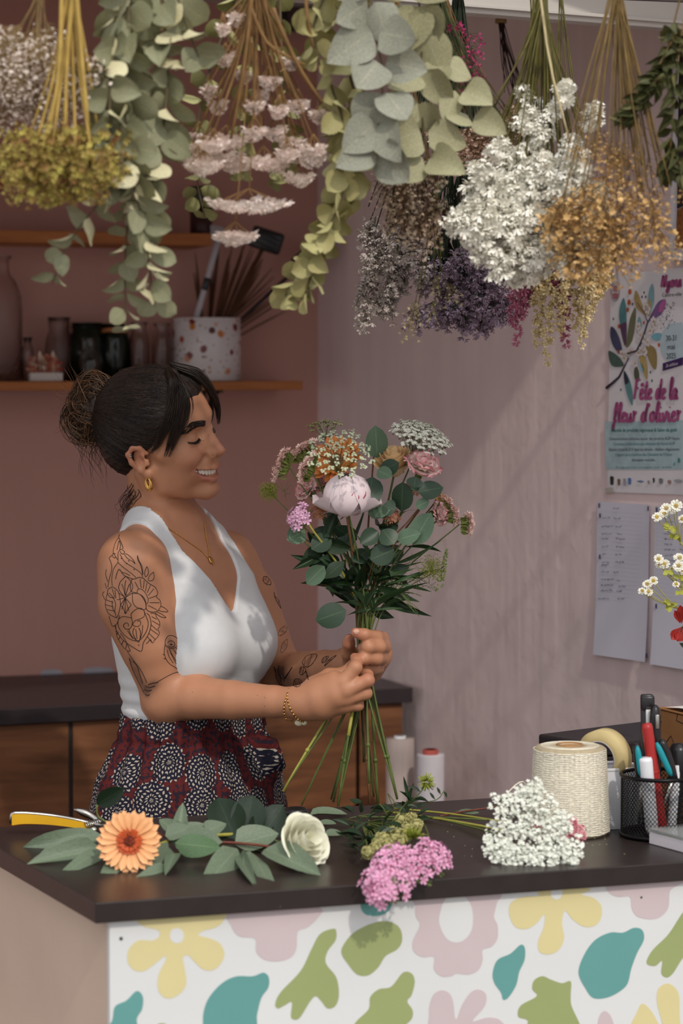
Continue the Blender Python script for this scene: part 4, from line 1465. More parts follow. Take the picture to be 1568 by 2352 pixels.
mb = MB()
W = .00062
L_ = [
 [(228, 172), (205, 205), (188, 270), (200, 300), (222, 330), (222, 290), (235, 262), (258, 250), (248, 215), (228, 172)],
 [(215, 262), (222, 225), (230, 195), (240, 225), (236, 258)], [(228, 170), (232, 150)],
 [(222, 330), (222, 350), (190, 400), (178, 470), (182, 520)], [(222, 350), (260, 385), (320, 430), (352, 460)],
 [(236, 290), (270, 345), (330, 385), (385, 425), (400, 455)], [(180, 300), (160, 320), (172, 350), (178, 400), (160, 470), (150, 530)],
 [(268, 290), (290, 320), (330, 345), (345, 360), (330, 330), (300, 300), (275, 285)], [(362, 300), (375, 340), (395, 380), (402, 440), (385, 370), (365, 330), (362, 300)],
 [(138, 400), (135, 440), (150, 490)], [(124, 560), (112, 580), (130, 620)], [(130, 500), (140, 540)],
 [(255, 260), (270, 275), (260, 290), (245, 285), (240, 270)], [(205, 290), (190, 285), (182, 300), (195, 318), (212, 312)],
 # central rosette
 [(278, 450), (258, 470), (235, 500), (230, 545), (270, 600)], [(278, 450), (300, 470), (322, 500), (325, 545), (275, 600)],
 [(250, 505), (262, 540), (274, 590)], [(306, 505), (292, 540), (278, 590)], [(278, 480), (272, 520), (275, 590)],
 [(275, 605), (228, 570)], [(275, 605), (240, 660)], [(275, 605), (318, 655)], [(275, 605), (326, 570)], [(275, 605), (275, 720)], [(275, 605), (215, 620)],
 [(275, 605), (250, 690)], [(275, 605), (300, 700)], [(240, 660), (262, 680), (275, 720), (292, 690), (318, 655)],
 [(205, 470), (215, 430), (232, 400), (262, 440), (300, 460), (330, 470)], [(232, 400), (250, 420), (280, 430), (308, 445)],
 # right flower
 [(312, 500), (325, 472), (350, 468), (372, 458), (405, 465), (430, 490), (455, 508), (490, 530), (508, 570), (500, 600), (525, 625), (530, 665), (505, 700), (470, 708), (430, 692), (420, 640), (390, 590), (360, 572), (320, 560), (312, 530), (312, 500)],
 [(325, 575), (330, 640), (360, 675), (415, 690), (425, 650), (405, 600), (365, 575), (325, 575)],
 [(360, 570), (365, 545), (395, 545), (425, 580), (440, 620), (432, 650)], [(345, 490), (370, 540)], [(380, 470), (390, 535)], [(410, 480), (405, 540)], [(430, 500), (420, 560)], [(455, 515), (432, 570)], [(480, 540), (440, 590)], [(500, 590), (445, 610)], [(520, 640), (450, 640)], [(500, 690), (440, 660)],
 # left flower
 [(150, 545), (180, 528), (205, 540), (228, 570), (240, 640), (235, 690), (215, 745), (200, 700), (205, 650), (190, 610), (165, 600), (148, 575), (150, 545)],
 [(150, 560), (140, 600), (132, 650), (140, 690), (158, 720), (190, 740), (215, 750)], [(158, 735), (170, 780), (185, 810), (215, 790), (235, 730)],
 [(160, 570), (195, 610)], [(180, 540), (200, 605)], [(200, 550), (208, 610)], [(138, 620), (190, 640)], [(135, 655), (190, 670)], [(145, 690), (195, 700)], [(180, 625), (185, 680), (205, 720)],
 # leaves at the flower's edge
 [(430, 380), (415, 420), (420, 455), (440, 430), (438, 400), (430, 380)], [(478, 420), (450, 445), (440, 480), (470, 480), (482, 455), (478, 420)],
 [(530, 665), (560, 680), (582, 705), (545, 705), (510, 695)], [(500, 705), (540, 725), (568, 748), (530, 742), (490, 715)],
 # lower part
 [(230, 745), (222, 790), (240, 840), (290, 890), (345, 915), (385, 905), (425, 850), (440, 790), (425, 740), (410, 700)],
 [(320, 750), (260, 740), (225, 760)], [(320, 750), (318, 720), (350, 690), (385, 680), (410, 700), (412, 735), (385, 755), (345, 770), (330, 800), (360, 812), (385, 795), (380, 770), (362, 775)],
 [(320, 750), (325, 790), (310, 825), (280, 830), (262, 805), (280, 785), (298, 795), (295, 812)],
 [(340, 820), (330, 860), (370, 925), (385, 860), (372, 820)], [(300, 830), (315, 870), (350, 910)], [(400, 800), (395, 860), (372, 925)], [(350, 830), (360, 900)], [(290, 840), (330, 900)],
 [(200, 800), (215, 850), (260, 910), (330, 960), (390, 990), (405, 930), (440, 870), (460, 800), (450, 740), (430, 715)],
 [(455, 715), (490, 720), (500, 745), (520, 775), (522, 810), (510, 830), (520, 860), (505, 890), (490, 905), (470, 930), (455, 905), (440, 925), (425, 935)],
 [(465, 740), (500, 760)], [(468, 770), (518, 800)], [(462, 800), (505, 840)], [(455, 830), (510, 870)], [(445, 860), (490, 905)], [(435, 885), (465, 925)],
 [(205, 805), (215, 880), (240, 930), (275, 975), (310, 990), (300, 960), (270, 900), (240, 860)], [(225, 850), (215, 870)], [(240, 880), (228, 905)], [(262, 910), (250, 945)], [(285, 935), (280, 970)],
]
for l in L_: ink_line(l, W, mb)
for x, y in ((248, 322), (285, 358), (338, 402), (372, 945), (300, 340)):
 h, n = cam_hit(200 + x / 3.136, 1180 + y / 3.136); mb.ball(h, .0011, 6, 4)
mb.build('tattoo', INK, bodyo, label='line tattoo of flowers on the upper arm')

def ink_patch(mb, outline, hatch=None, w=.0004):
 """A shaded leaf-shaped tattoo: outline and close strokes."""
 ink_line(outline, w, mb, True)
 if hatch:
  xs = [p[0] for p in outline]; ys = [p[1] for p in outline]
  a, b = hatch
  from mathutils import Vector as V
  n = 9
  for i in range(1, n):
   u = i / n
   mb_pts = []
   # strokes run between the two halves of the outline
   k = len(outline)
   p = outline[int(u * k * .5)]; q = outline[(k - int(u * k * .5)) % k]
   ink_line([p, ((p[0] + q[0]) / 2 + a, (p[1] + q[1]) / 2 + b), q], w * .7, mb)

mb = MB()
ink_patch(mb, [(1440, 800), (1410, 815), (1385, 840), (1375, 876), (1405, 870), (1430, 850), (1440, 820)], (4, 6))
ink_patch(mb, [(1440, 903), (1415, 925), (1398, 960), (1398, 1000), (1425, 980), (1440, 945)], (4, 6))
ink_patch(mb, [(1270, 455), (1265, 480), (1285, 505), (1310, 512), (1325, 500), (1310, 470), (1290, 452)], (4, 6), .0007)
ink_patch(mb, [(1345, 565), (1350, 590), (1375, 620), (1400, 660), (1420, 705), (1400, 690), (1375, 650), (1352, 605)], (3, 3), .0008)
for pts in ([(1345, 1100), (1360, 1150), (1370, 1200), (1400, 1240)], [(1380, 1095), (1390, 1150), (1400, 1210)], [(1410, 1100), (1415, 1160), (1420, 1210)], [(1478, 1105), (1450, 1150), (1425, 1190)]):
 ink_line(pts, .0010, mb)
# forearm flowers (given in the hands crop, scale 4.126)
K = lambda x, y: ((580 + x / 4.126 - 200) * 3.136, (1400 + y / 4.126 - 1180) * 3.136)
for pts in ([(470, 500), (500, 450), (560, 425), (610, 430), (590, 480), (560, 520), (520, 545), (485, 530)], [(450, 560), (445, 600), (465, 620), (490, 600), (505, 570), (485, 545), (460, 545)], [(655, 490), (670, 460), (700, 445), (720, 450), (690, 490), (660, 505)], [(680, 535), (710, 490), (760, 450), (790, 440)], [(505, 580), (520, 620), (528, 665), (512, 630)], [(385, 720), (395, 670), (430, 655), (460, 675), (450, 720), (415, 735)]):
 ink_patch(mb, [K(*p) for p in pts], (3, 4), .0007)
for pts in ([(240, 560), (250, 620), (290, 660)], [(270, 540), (275, 600), (300, 640)], [(215, 560), (225, 640)], [(375, 545), (340, 600), (300, 650)]):
 ink_line([K(*p) for p in pts], .0010, mb)
mb.build('tattoo', INK, bodyo, label='shaded leaf tattoos on the far arm')
mb = MB()
# bird on the inner upper arm and dark figure above the elbow
for pts in ([(565, 905), (585, 880), (620, 880), (650, 900), (660, 935), (640, 960), (610, 970), (580, 960), (562, 940), (565, 905)], [(578, 930), (600, 915), (625, 925), (630, 950), (605, 960), (585, 950)], [(560, 945), (555, 1000), (570, 1050), (600, 1085), (640, 1110), (660, 1130), (685, 1135)], [(640, 965), (670, 1010), (685, 1060), (690, 1120)],
   [(590, 970), (610, 1010), (640, 1060), (660, 1110)], [(620, 975), (650, 1020), (672, 1080)], [(575, 980), (590, 1030), (620, 1075)], [(545, 1010), (560, 1020)], [(550, 1040), (572, 1048)], [(600, 1000), (625, 1050), (650, 1095)]):
 ink_line(pts, .0006, mb)
for w, pts in ((.0012, [(597, 938), (605, 942), (612, 938)]), (.0007, [(290, 990), (330, 1050), (370, 1100), (400, 1150), (430, 1215)]), (.0008, [(305, 1040), (320, 1100), (350, 1170), (380, 1230), (410, 1290)]), (.0008, [(440, 1230), (470, 1220), (510, 1215)]), (.0009, [(420, 1240), (450, 1250), (490, 1240)]),
               (.0009, [(410, 1265), (440, 1275), (465, 1268)]), (.0008, [(418, 1295), (435, 1310), (450, 1300)]), (.0008, [(330, 1060), (360, 1100), (380, 1160), (400, 1220)]), (.0006, [(500, 1215), (560, 1180), (620, 1150), (660, 1140)])):
 ink_line(pts, w, mb)
mb.build('tattoo', INK, bodyo, label='bird and shaded figure tattoos near the elbow')
# soft shading of the ink around the elbow and on the far forearm
def shade(pts, r, w, k=1):
 for x, y in pts:
  h, n = cam_hit(200 + x / 3.136, 1180 + y / 3.136)
  if h is not None:
   blend((66, 46, 40), np.exp(-((bv - np.array(tuple(h))) ** 2).sum(1) / r ** 2) * w)

shade([(320, 1060), (345, 1120), (365, 1170), (390, 1215), (415, 1255), (440, 1275), (465, 1245), (490, 1225), (425, 1300)], .0085, .5)
shade([(600, 930), (590, 910), (580, 960), (620, 960), (600, 985), (660, 1115), (690, 1140), (640, 1000)], .0055, .4)
shade([(1370, 1130), (1385, 1180), (1400, 1230), (1410, 1130), (1440, 1190)], .012, .6)
shade([K(*p) for p in ((540, 460), (520, 500), (570, 440), (470, 580), (690, 470), (420, 690), (240, 590), (255, 640))], .0060, .45)
shade([(1410, 840), (1420, 950), (1295, 480), (1380, 630), (1400, 680)], .0050, .35)
ca.data.foreach_set('color', np.concatenate([tone, np.ones((len(tone), 1))], 1).astype(np.float32).ravel())
# small dark moles
MOLE = M('mole', (84, 52, 40), .6, var=0)
mb = MB()
for x, y in ((471, 990), (479, 1000), (391, 1018), (399, 1023), (467, 1012), (447, 1115), (591, 1597), (608, 1602), (608, 1622), (442, 1590), (365, 1209), (528, 1393)):
 h, n = cam_hit(x, y)
 if h is not None: mb.ball(h, .0007, 6, 4)
mb.build('mole_mark', MOLE, bodyo, kind='stuff')
# ------------------------------------------------------------------ shared flower shapes
G_STEM = M('green_stem', (92, 104, 52), .5, var=.2, vscale=40)
G_STEM2 = M('yellow_green_stem', (160, 154, 70), .5, var=.15, vscale=40)
B_STEM = M('brown_stem', (104, 72, 44), .6, var=.25, vscale=50)
DRY_STEM = M('dry_stem', (128, 104, 66), .7, var=.25, vscale=50)
LEAF_D = M('dark_leaf', (38, 56, 34), .45, var=.2, vscale=30, col2=(70, 92, 56), mode='vein')
LEAF_E = M('eucalyptus_leaf', (92, 116, 92), .5, var=.16, vscale=30, col2=(134, 150, 122), mode='vein')
LEAF_E2 = M('eucalyptus_leaf_dark', (46, 66, 48), .42, var=.16, vscale=30, col2=(84, 102, 74), mode='vein')

def petal_tpl(L, W, cup=.4, curl=0.0, kind='obov', nu=7, wave=0.0):
 v, f, t = leaf_tpl(kind, 0, 0, nu=nu)
 y = v[:, 1].copy(); x = v[:, 0] * W
 z = cup * L * (y ** 1.6) * .0 + curl * L * y ** 2 + cup * (x / max(W, 1e-6) * 2) ** 2 * W * .5 + wave * W * np.sin(x / W * 9 + y * 4) * y
 return np.stack([x, y * L, z], -1), f, y.copy()

def ring(mb, c, axis, n, L, W, tilt, r0=0.0, cup=.4, curl=0.0, kind='obov', jit=.06, phase=0.0, wave=0.0, t=None, lift=0.0):
 """A whorl of petals about an axis; tilt = angle from the axis' plane (0 flat, pi/2 upright)."""
 axis = Vector(axis).normalized()
 a = axis.orthogonal().normalized(); b = axis.cross(a)
 for i in range(n):
  ph = 2 * math.pi * i / n + phase + random.uniform(-jit, jit) * 3
  tl = tilt + random.uniform(-jit, jit) * 2
  out = a * math.cos(ph) + b * math.sin(ph)
  d = out * math.cos(tl) + axis * math.sin(tl)
  nrm = axis * math.cos(tl) - out * math.sin(tl)
  s = random.uniform(1 - jit, 1 + jit)
  tp = petal_tpl(L * s, W * s, cup, curl, kind, wave=wave)
  mb.addM(tp, frame(Vector(c) + out * r0 + axis * (lift + random.uniform(-.0006, .0006)), d, nrm), t)

def floret_tpl(n=5, r=1.0, cup=.25, notch=.35):
 """Small open flower, facing +Z."""
 v = [(0, 0, -.25 * r)]
 f = []
 for i in range(n):
  a = 2 * math.pi * i / n
  d = math.pi / n
  k = len(v)
  v += [(r * .55 * math.cos(a - d * .8), r * .55 * math.sin(a - d * .8), cup * r * .3),
              (r * math.cos(a - d * .42), r * math.sin(a - d * .42), cup * r),
              (r * (1 - notch * .4) * math.cos(a), r * (1 - notch * .4) * math.sin(a), cup * r * .8),
              (r * math.cos(a + d * .42), r * math.sin(a + d * .42), cup * r),
              (r * .55 * math.cos(a + d * .8), r * .55 * math.sin(a + d * .8), cup * r * .3)]
  f += [(0, k, k + 1), (0, k + 1, k + 2), (0, k + 2, k + 3), (0, k + 3, k + 4)]
 v = np.array(v)
 return v, [np.array(f)], np.clip(np.linalg.norm(v[:, :2], axis=1) / r, 0, 1)

def head_cluster(mb, c, axis, n, R, fr, flat=.5, petals=5, cup=.25, t=None, jit=.5):
 """A domed head of small florets about an axis."""
 axis = Vector(axis).normalized()
 tp = floret_tpl(petals, fr, cup)
 a = axis.orthogonal().normalized(); b = axis.cross(a)
 for i in range(n):
  u = math.sqrt((i + .5) / n); ph = i * 2.39996 + random.uniform(-.2, .2)
  d = (a * math.cos(ph) + b * math.sin(ph)) * u
  h = math.sqrt(max(0, 1 - u * u)) * flat
  p = Vector(c) + (d + axis * h) * R + rv(fr * jit)
  nd = (d * .9 + axis * (h + .45) + rv(.25)).normalized()
  mb.addM(tp, upto(p, nd, random.uniform(.8, 1.15), random.uniform(0, 6)), t)

def umbel(parent, base, axis, R, n, fr, mf, ms, flat=.35, spokes=True, name='flower_head', tiny=7):
 """Umbrella of many small florets on thin rays."""
 axis = Vector(axis).normalized()
 a = axis.orthogonal().normalized(); b = axis.cross(a)
 mf_, ms_ = MB(), MB()
 tp = floret_tpl(5, fr, .2)
 bs = Vector(base)
 for i in range(n):
  u = math.sqrt((i + .5) / n); ph = i * 2.39996
  d = (a * math.cos(ph) + b * math.sin(ph)) * u
  top = bs + axis * R * (.75 + flat * math.sqrt(max(0, 1 - u * u))) + d * R + rv(R * .03)
  if spokes:
   ms_.tube(spline([bs, bs.lerp(top, .55) + axis * R * .12 + d * R * .05, top], 4), .00034, 3, False)
  for k in range(tiny):
   o = rv(); o = o - axis * o.dot(axis)
   q = top + o * fr * 2.1 + axis * random.uniform(0, .6) * fr
   ms_.tube([top - axis * fr * 2, q], .00025, 3, False)
   mf_.addM(tp, upto(q, (axis + o * .35 + d * .3).normalized(), random.uniform(.75, 1.1), random.uniform(0, 6)))
 ms_.build('umbel_ray', ms, parent, kind='stuff')
 mf_.build(name, mf, parent, kind='stuff')

# ------------------------------------------------------------------ the bouquet: every stem a thing of its own, all crossing in her hand
GRIP = P(836, 1487, 4.005)
TIE = []

def stem_path(head, low, bulge=0.0, n=22, gripoff=None):
 g = gripoff if gripoff is not None else GRIP + Vector((random.uniform(-.010, .010), random.uniform(-.008, .008), 0))
 h = Vector(head)
 q1 = g.lerp(h, .45) + Vector((0, 0, .02)) + (Vector((g.x, g.y, 0)) - Vector((h.x, h.y, 0))) * .14
 return spline([h, q1, g, Vector(low)], n)

BQ = 'flower stems held in the bouquet'
low_pts = [P(650, 1818, 3.97), P(692, 1850, 4.0), P(765, 1842, 4.03), P(776, 1852, 3.98), P(800, 1690, 3.96), P(805, 1720, 4.0), P(850, 1846, 3.98), P(868, 1848, 4.0), P(835, 1750, 4.04), P(912, 1836, 3.97), P(858, 1830, 4.03), P(780, 1830, 4.04), P(848, 1800, 3.96), P(760, 1836, 4.06)]

def bq_stem(name, label, cat, head, low, mat, r=.0024, node=True):
 h = Vector(head)
 t = thing(name, label, cat, h, BQ)
 p = stem_path(h, low)
 n = len(p)
 rr = np.linspace(r * .75, r, n)
 sto = MB().tube(p, rr, 7).build('stem', mat, t)
 if node:
  for k in (n - 3, n - 7):
   mb = MB(); d = (p[k + 1] - p[k - 1]).normalized()
   mb.lathe([(r * .7, -.004), (r * 1.5, -.0015), (r * 1.6, .001), (r * .8, .005)], 8, upto(p[k], d))
   mb.build('stem_node', mat, sto)
 return t, p

def add_leaves(t, p, meshes, count, k0, k1, L, W, side=1.0, up=.35, name='leaf', zbias=(0, -1, 0)):
 for i in range(count):
  k = int(k0 + (k1 - k0) * (i + .5) / count)
  k = max(1, min(k, len(p) - 2))
  d = (p[k - 1] - p[k + 1]).normalized()
  out = rv(); out.z *= .5; out = (out - d * out.dot(d)).normalized()
  if i % 2: out = -out
  l = L * random.uniform(.8, 1.15); w = W * random.uniform(.8, 1.15)
  part(name, random.choice(meshes), t, frame(p[k], out * side + d * up + Vector((0, 0, random.uniform(-.25, .25))), Vector(zbias) + rv(.8), (w, l, l)))

DLEAF = leaf_meshes('dark_leaf_blade', LEAF_D, 'lance', 4, .2, .15)
RLEAF = leaf_meshes('round_leaf_blade', LEAF_E2, 'round', 4, .12, .10)
GLEAF = leaf_meshes('narrow_leaf_blade', M('grass_leaf', (52, 76, 42), .45, var=.2, vscale=30), 'lance', 3, .35, .1)

# peony
PEONY = M('peony_petal', (232, 212, 216), .55, var=.05, vscale=60, col2=(232, 214, 216), sub=.1)
PEONY_IN = M('peony_mark', (168, 62, 92), .55, var=.1)
hc = P(797, 1137, 3.955)
t, p = bq_stem('peony', 'large pale pink half-open peony at the front of the hand-held bouquet', 'flower', hc - Vector((0, 0, .035)), low_pts[6], B_STEM, .0028)
ax = Vector((0.0, -.30, 1)).normalized()
bb = hc - ax * .034
mb = MB()
# closed globe of overlapping petals
for k, (nn, L, W, rr, off) in enumerate(((5, .078, .062, .036, 0), (5, .074, .060, .033, .6), (5, .066, .052, .027, .3))):
 a = ax.orthogonal().normalized(); b_ = ax.cross(a)
 for i in range(nn):
  ph = 2 * math.pi * i / nn + off
  out = a * math.cos(ph) + b_ * math.sin(ph)
  ln = 9
  v, f, tt = leaf_tpl('obov', 0, 0, nu=9)
  V = []
  for (x, y, z) in v:
   lat = -1.35 + y * 2.75                       # latitude on the globe
   hw = x * W / rr * .95
   r_ = rr * (1.0 + .10 * (k == 0)) * (1 + .02 * math.sin(5 * hw + i))
   q = (out * math.cos(hw) + ax.cross(out) * math.sin(hw)) * (r_ * max(.05, math.cos(lat))) + ax * (r_ * .92 * math.sin(lat))
   V.append(tuple(hc + q))
  mb.add(V, f, v[:, 1])
mb.ball(hc, (.031, .031, .030), 20, 14)
blo = mb.build('bloom', PEONY, t)
mb = MB()
for i in range(5):
 a1 = .2 + i * .35
 p0 = hc + Vector((-.018 + i * .011, -.0345 + abs(i - 2) * .002, -.004 - .004 * (i % 2)))
 mb.tube(spline([p0, p0 + Vector((.004, -.0022, .006)), p0 + Vector((.001 + .003 * (i % 3), -.0005, .012))], 6), [.0004, .0008, .0011, .001, .0008, .0006, .0003], 5)
mb.build('petal_streak', PEONY_IN, blo)
for (dx, dy, L, W) in ((-1, -.35, .052, .050), (.95, -.3, .052, .042), (.15, -1, .034, .040), (.1, .9, .05, .05)):
 mb = MB()
 d = Vector((dx, dy, .05)).normalized()
 mb.addM(petal_tpl(L, W, .9, .45, 'obov', wave=.03), frame(bb + d * .006 - Vector((0, 0, .0)), d + Vector((0, 0, -.12)), Vector((0, 0, 1))))
 mb.build('outer_petal', PEONY, t)
add_leaves(t, p, DLEAF, 3, 4, 9, .075, .028)

# orange gerbera behind the peony
ORG = M('orange_petal', (206, 124, 60), .5, var=.12, vscale=80)
hc = P(772, 1058, 4.03)
t, p = bq_stem('gerbera', 'orange gerbera seen behind the lacy green umbel in the bouquet', 'flower', hc, low_pts[4], G_STEM2, .0030, False)
mb = MB(); ring(mb, hc, (-.25, -.75, .55), 22, .038, .0120, .10, .008, .2, .05, 'obov'); ring(mb, hc, (-.25, -.75, .55), 18, .030, .011, .35, .008, .2, .05, 'obov')
mb.build('petal_ring', ORG, t)
mb = MB(); head_cluster(mb, hc, (-.25, -.75, .55), 60, .013, .0022, .4); mb.build('disc', M('gerbera_disc', (120, 62, 30), .7), t)

# lacy green-white umbel in front of the gerbera
LACE = M('lace_floret', (196, 204, 172), .6, var=.12, vscale=90)
hc = P(776, 1085, 3.93)
t, p = bq_stem('lace_flower', 'lacy greenish-white umbel in front of the orange gerbera', 'flower', hc, low_pts[5], G_STEM, .0018, False)
umbel(t, hc, (.05, -.62, .62), .054, 46, .0022, LACE, G_STEM, .25, True, tiny=9)
# white ammi on the far right top
hc = P(945, 1062, 4.03)
t, p = bq_stem('ammi', 'broad white lace umbel at the upper right of the bouquet', 'flower', hc, low_pts[9], G_STEM, .0018)
umbel(t, hc, (.30, -.35, .9), .050, 64, .0034, M('ammi_floret', (232, 232, 216), .6, var=.08), G_STEM, .55, True, tiny=11)
# small greenish umbel top left
hc = P(748, 1012, 4.08)
t, p = bq_stem('dill_flower', 'loose green umbel at the upper left edge of the bouquet', 'flower', hc, low_pts[13], G_STEM, .0015, False)
umbel(t, hc, (-.1, -.2, .9), .030, 20, .0020, M('dill_floret', (150, 158, 96), .6, var=.15), G_STEM, .3, True, tiny=7)

# peach rose
PEACH = M('peach_petal', (244, 212, 164), .5, var=.07, vscale=60, sub=.08)
WHITEROSE = M('white_rose_petal', (244, 242, 222), .5, var=.05, vscale=60, sub=.08)

_y, _x = np.meshgrid(np.linspace(0, 1, 11), np.linspace(-1, 1, 11), indexing='ij')
GRID = (np.stack([_x * .5 * np.interp(_y, [0, .2, .6, .85, .95, 1], [.35, .7, 1, .92, .72, .45]), _y - .05 * _x ** 2 * _y], -1).reshape(-1, 2),
  [np.array([(i * 11 + j, i * 11 + j + 1, (i + 1) * 11 + j + 1, (i + 1) * 11 + j) for i in range(10) for j in range(10)])])

def rose(t, hc, ax, R, mat, open_=1.0):
 ax = Vector(ax).normalized()
 a = ax.orthogonal().normalized(); b_ = ax.cross(a)
 layers = ((3, .30, 1.0, 0.05), (4, .46, .98, .2), (5, .66, .92, .42), (5, .86, .82, .75), (6, 1.0, .68, 1.05))
 for k, (nn, rr, hh, fl) in enumerate(layers):
  mb = MB()
  for i in range(nn):
   ph = 2 * math.pi * i / nn + k * 1.1 + random.uniform(-.12, .12)
   out = a * math.cos(ph) + b_ * math.sin(ph); sd = ax.cross(out)
   v, f = GRID
   V = []
   for (x, y) in v:
    w = x * (2.6 if k < 2 else 2.0)
    rad = R * rr * (.30 + .70 * y ** .7) + R * .22 * fl * open_ * max(0, y - .6) ** 1.3 * 4
    hgt = R * (-.75 + 1.5 * hh * y) - R * .55 * fl * open_ * max(0, y - .72) ** 2 * 6
    V.append(tuple(Vector(hc) + (out * math.cos(w) + sd * math.sin(w)) * rad + ax * (hgt + .04 * R * math.sin(w * 2 + i))))
   mb.add(V, f, v[:, 1])
  mb.build('rose_petal', mat, t)

hc = P(905, 1060, 4.0)
t, p = bq_stem('rose', 'peach rose between the tall eucalyptus leaf and the pink carnation', 'flower', hc - Vector((0, 0, .02)), low_pts[7], G_STEM)
rose(t, hc, (-.15, -.45, .8), .032, PEACH, .35)
add_leaves(t, p, DLEAF, 4, 4, 12, .06, .034)

# carnations
CARN = M('carnation_petal', (244, 220, 212), .6, var=.06, vscale=80, col2=(224, 104, 122))

def carnation(t, hc, ax, R, n=3):
 ax = Vector(ax).normalized()
 mb = MB()
 for k in range(n + 1):
  u = k / n
  a = ax.orthogonal(); b_ = ax.cross(a)
  tl = .25 + 1.05 * u
  nn = 9 - 2 * k
  a = a.normalized(); b_ = ax.cross(a)
  for i in range(nn):
   ph = 2 * math.pi * i / nn + k * .7
   out = a * math.cos(ph) + b_ * math.sin(ph)
   d = out * math.cos(tl) + ax * math.sin(tl)
   nr = ax * math.cos(tl) - out * math.sin(tl)
   v, f, tt = leaf_tpl('obov', 0, 0, nu=9)
   L = R * (1.02 - .12 * u); W = R * .95
   ru = .16 * W * np.sin(v[:, 0] * 26 + i * 2 + k) * v[:, 1] ** 2
   fr = .05 * L * np.sin(v[:, 0] * 60 + i) * (v[:, 1] > .8)
   V = np.stack([v[:, 0] * W, v[:, 1] * L + fr, ru + .10 * L * v[:, 1] ** 2], -1)
   mb.addM((V, f, np.clip((v[:, 1] - .80) * 5.5, 0, 1) * .85), frame(Vector(hc) - ax * R * .35, d, nr))
 mb.build('ruffled_bloom', CARN, t)
 MB().lathe([(.003, -R * .95), (.006, -R * .8), (.0065, -R * .45), (.008, -R * .2)], 10, upto(hc, ax)).build('calyx', G_STEM, t)

for px, py, D, ax, R, lab, lp in ((972, 1066, 3.97, (.30, -.45, .8), .034, 'pink-edged carnation at the upper right of the bouquet', 9),
                                  (702, 1122, 4.02, (-.6, -.45, .5), .024, 'small cream and pink carnation left of the peony', 3),
                                  (1012, 1178, 4.0, (.65, -.35, .1), .024, 'white carnation with pink edges under the orange daisy', 8),
                                  (738, 1110, 4.05, (-.3, -.5, .7), .020, 'half-hidden blush carnation touching the peony on its left', 2)):
 hc = P(px, py, D)
 t, p = bq_stem('carnation', lab, 'flower', hc - Vector(ax).normalized() * R * .9, low_pts[lp], G_STEM, .0020)
 carnation(t, hc, ax, R)
 add_leaves(t, p, GLEAF, 4, 3, 12, .075, .007, .8, .6)

# orange daisy seen from the side
hc = P(1008, 1142, 4.02)
t, p = bq_stem('orange_daisy', 'small orange daisy seen from the side at the right of the bouquet', 'flower', hc, low_pts[8], G_STEM, .0016, False)
mb = MB(); ring(mb, hc, (.55, -.25, .7), 16, .024, .0062, .15, .004, .2, -.10, 'lance'); mb.build('petal_ring', M('amber_petal', (220, 146, 60), .5, var=.1), t)
mb = MB(); head_cluster(mb, hc, (.55, -.25, .7), 30, .007, .0016, .5); mb.build('disc', M('amber_disc', (140, 84, 34), .7), t)

# sweet william (pink head, left)
SWP = M('sweet_william_petal', (206, 150, 182), .6, var=.08, vscale=90, col2=(222, 178, 204))
hc = P(688, 1186, 3.96)
t, p = bq_stem('sweet_william', 'flat pink sweet william head at the left of the bouquet', 'flower', hc - Vector((-.014, 0, .012)), low_pts[0], G_STEM2, .0024)
mb = MB(); head_cluster(mb, hc, (-.5, -.62, .45), 30, .024, .0072, .45, 5, .1, jit=.25); mb.build('flower_head', SWP, t)
mb = MB(); head_cluster(mb, hc + Vector((.006, .008, -.008)), (-.4, -.4, .2), 18, .020, .004, .3, 5, .8); mb.build('sepal_ring', G_STEM, t)
add_leaves(t, p, DLEAF, 6, 3, 12, .085, .020, .7, .5)

# statice sprays (blush) left, top left and right
STAT = M('statice_blush', (242, 208, 196), .75, var=.08, vscale=120)
STATG = M('statice_calyx', (118, 128, 58), .6, var=.15)
for px, py, D, ax, lab, lp in ((690, 1030, 4.02, (-.55, -.25, .75), 'blush statice spray standing highest at the left of the bouquet', 1),
                               (640, 1062, 4.0, (-.8, -.2, .3), 'blush statice spray reaching furthest left in the bouquet', 0),
                               (698, 1072, 3.98, (-.6, -.35, .3), 'blush statice spray tucked beside the lacy umbel', 3),
                               (1040, 1170, 4.0, (.8, -.1, .35), 'curved blush statice spray right of the white carnation', 9),
                               (1080, 1202, 4.0, (.9, -.2, .1), 'small pink statice tip reaching furthest right in the bouquet', 9)):
 hc = P(px, py, D)
 big = 1.0 if px < 1060 else .62
 t, p = bq_stem('statice', lab, 'flower', hc - Vector(ax) * .02, low_pts[lp], G_STEM, .0014, False)
 axv = Vector(ax).normalized()
 sd = axv.cross(Vector((0, -1, 0))).normalized()
 mbf, mbg = MB(), MB()
 n = 26 if big == 1 else 18
 for i in range(n):
  u = (i / (n - 1) - .5)
  q = hc + sd * u * .050 * big + axv * (-.9 * u * u) * .030 * big + rv(.003)
  nd = (axv + sd * u * 1.2 + rv(.3)).normalized()
  for k in range(3):
   mbf.addM(floret_tpl(5, .0046, .5), upto(q + rv(.004), (nd + rv(.35)).normalized(), random.uniform(.8, 1.2), random.uniform(0, 6)))
  mbg.addM(leaf_tpl('lance', .2, .3, nu=4), frame(q - nd * .016, nd, rv(), (.006, .015, .01)))
  mbg.tube([hc - axv * .02 * big, q - nd * .012], .0009, 4, False)
 mbf.build('floret_row', STAT, t); mbg.build('calyx_row', STATG, t)

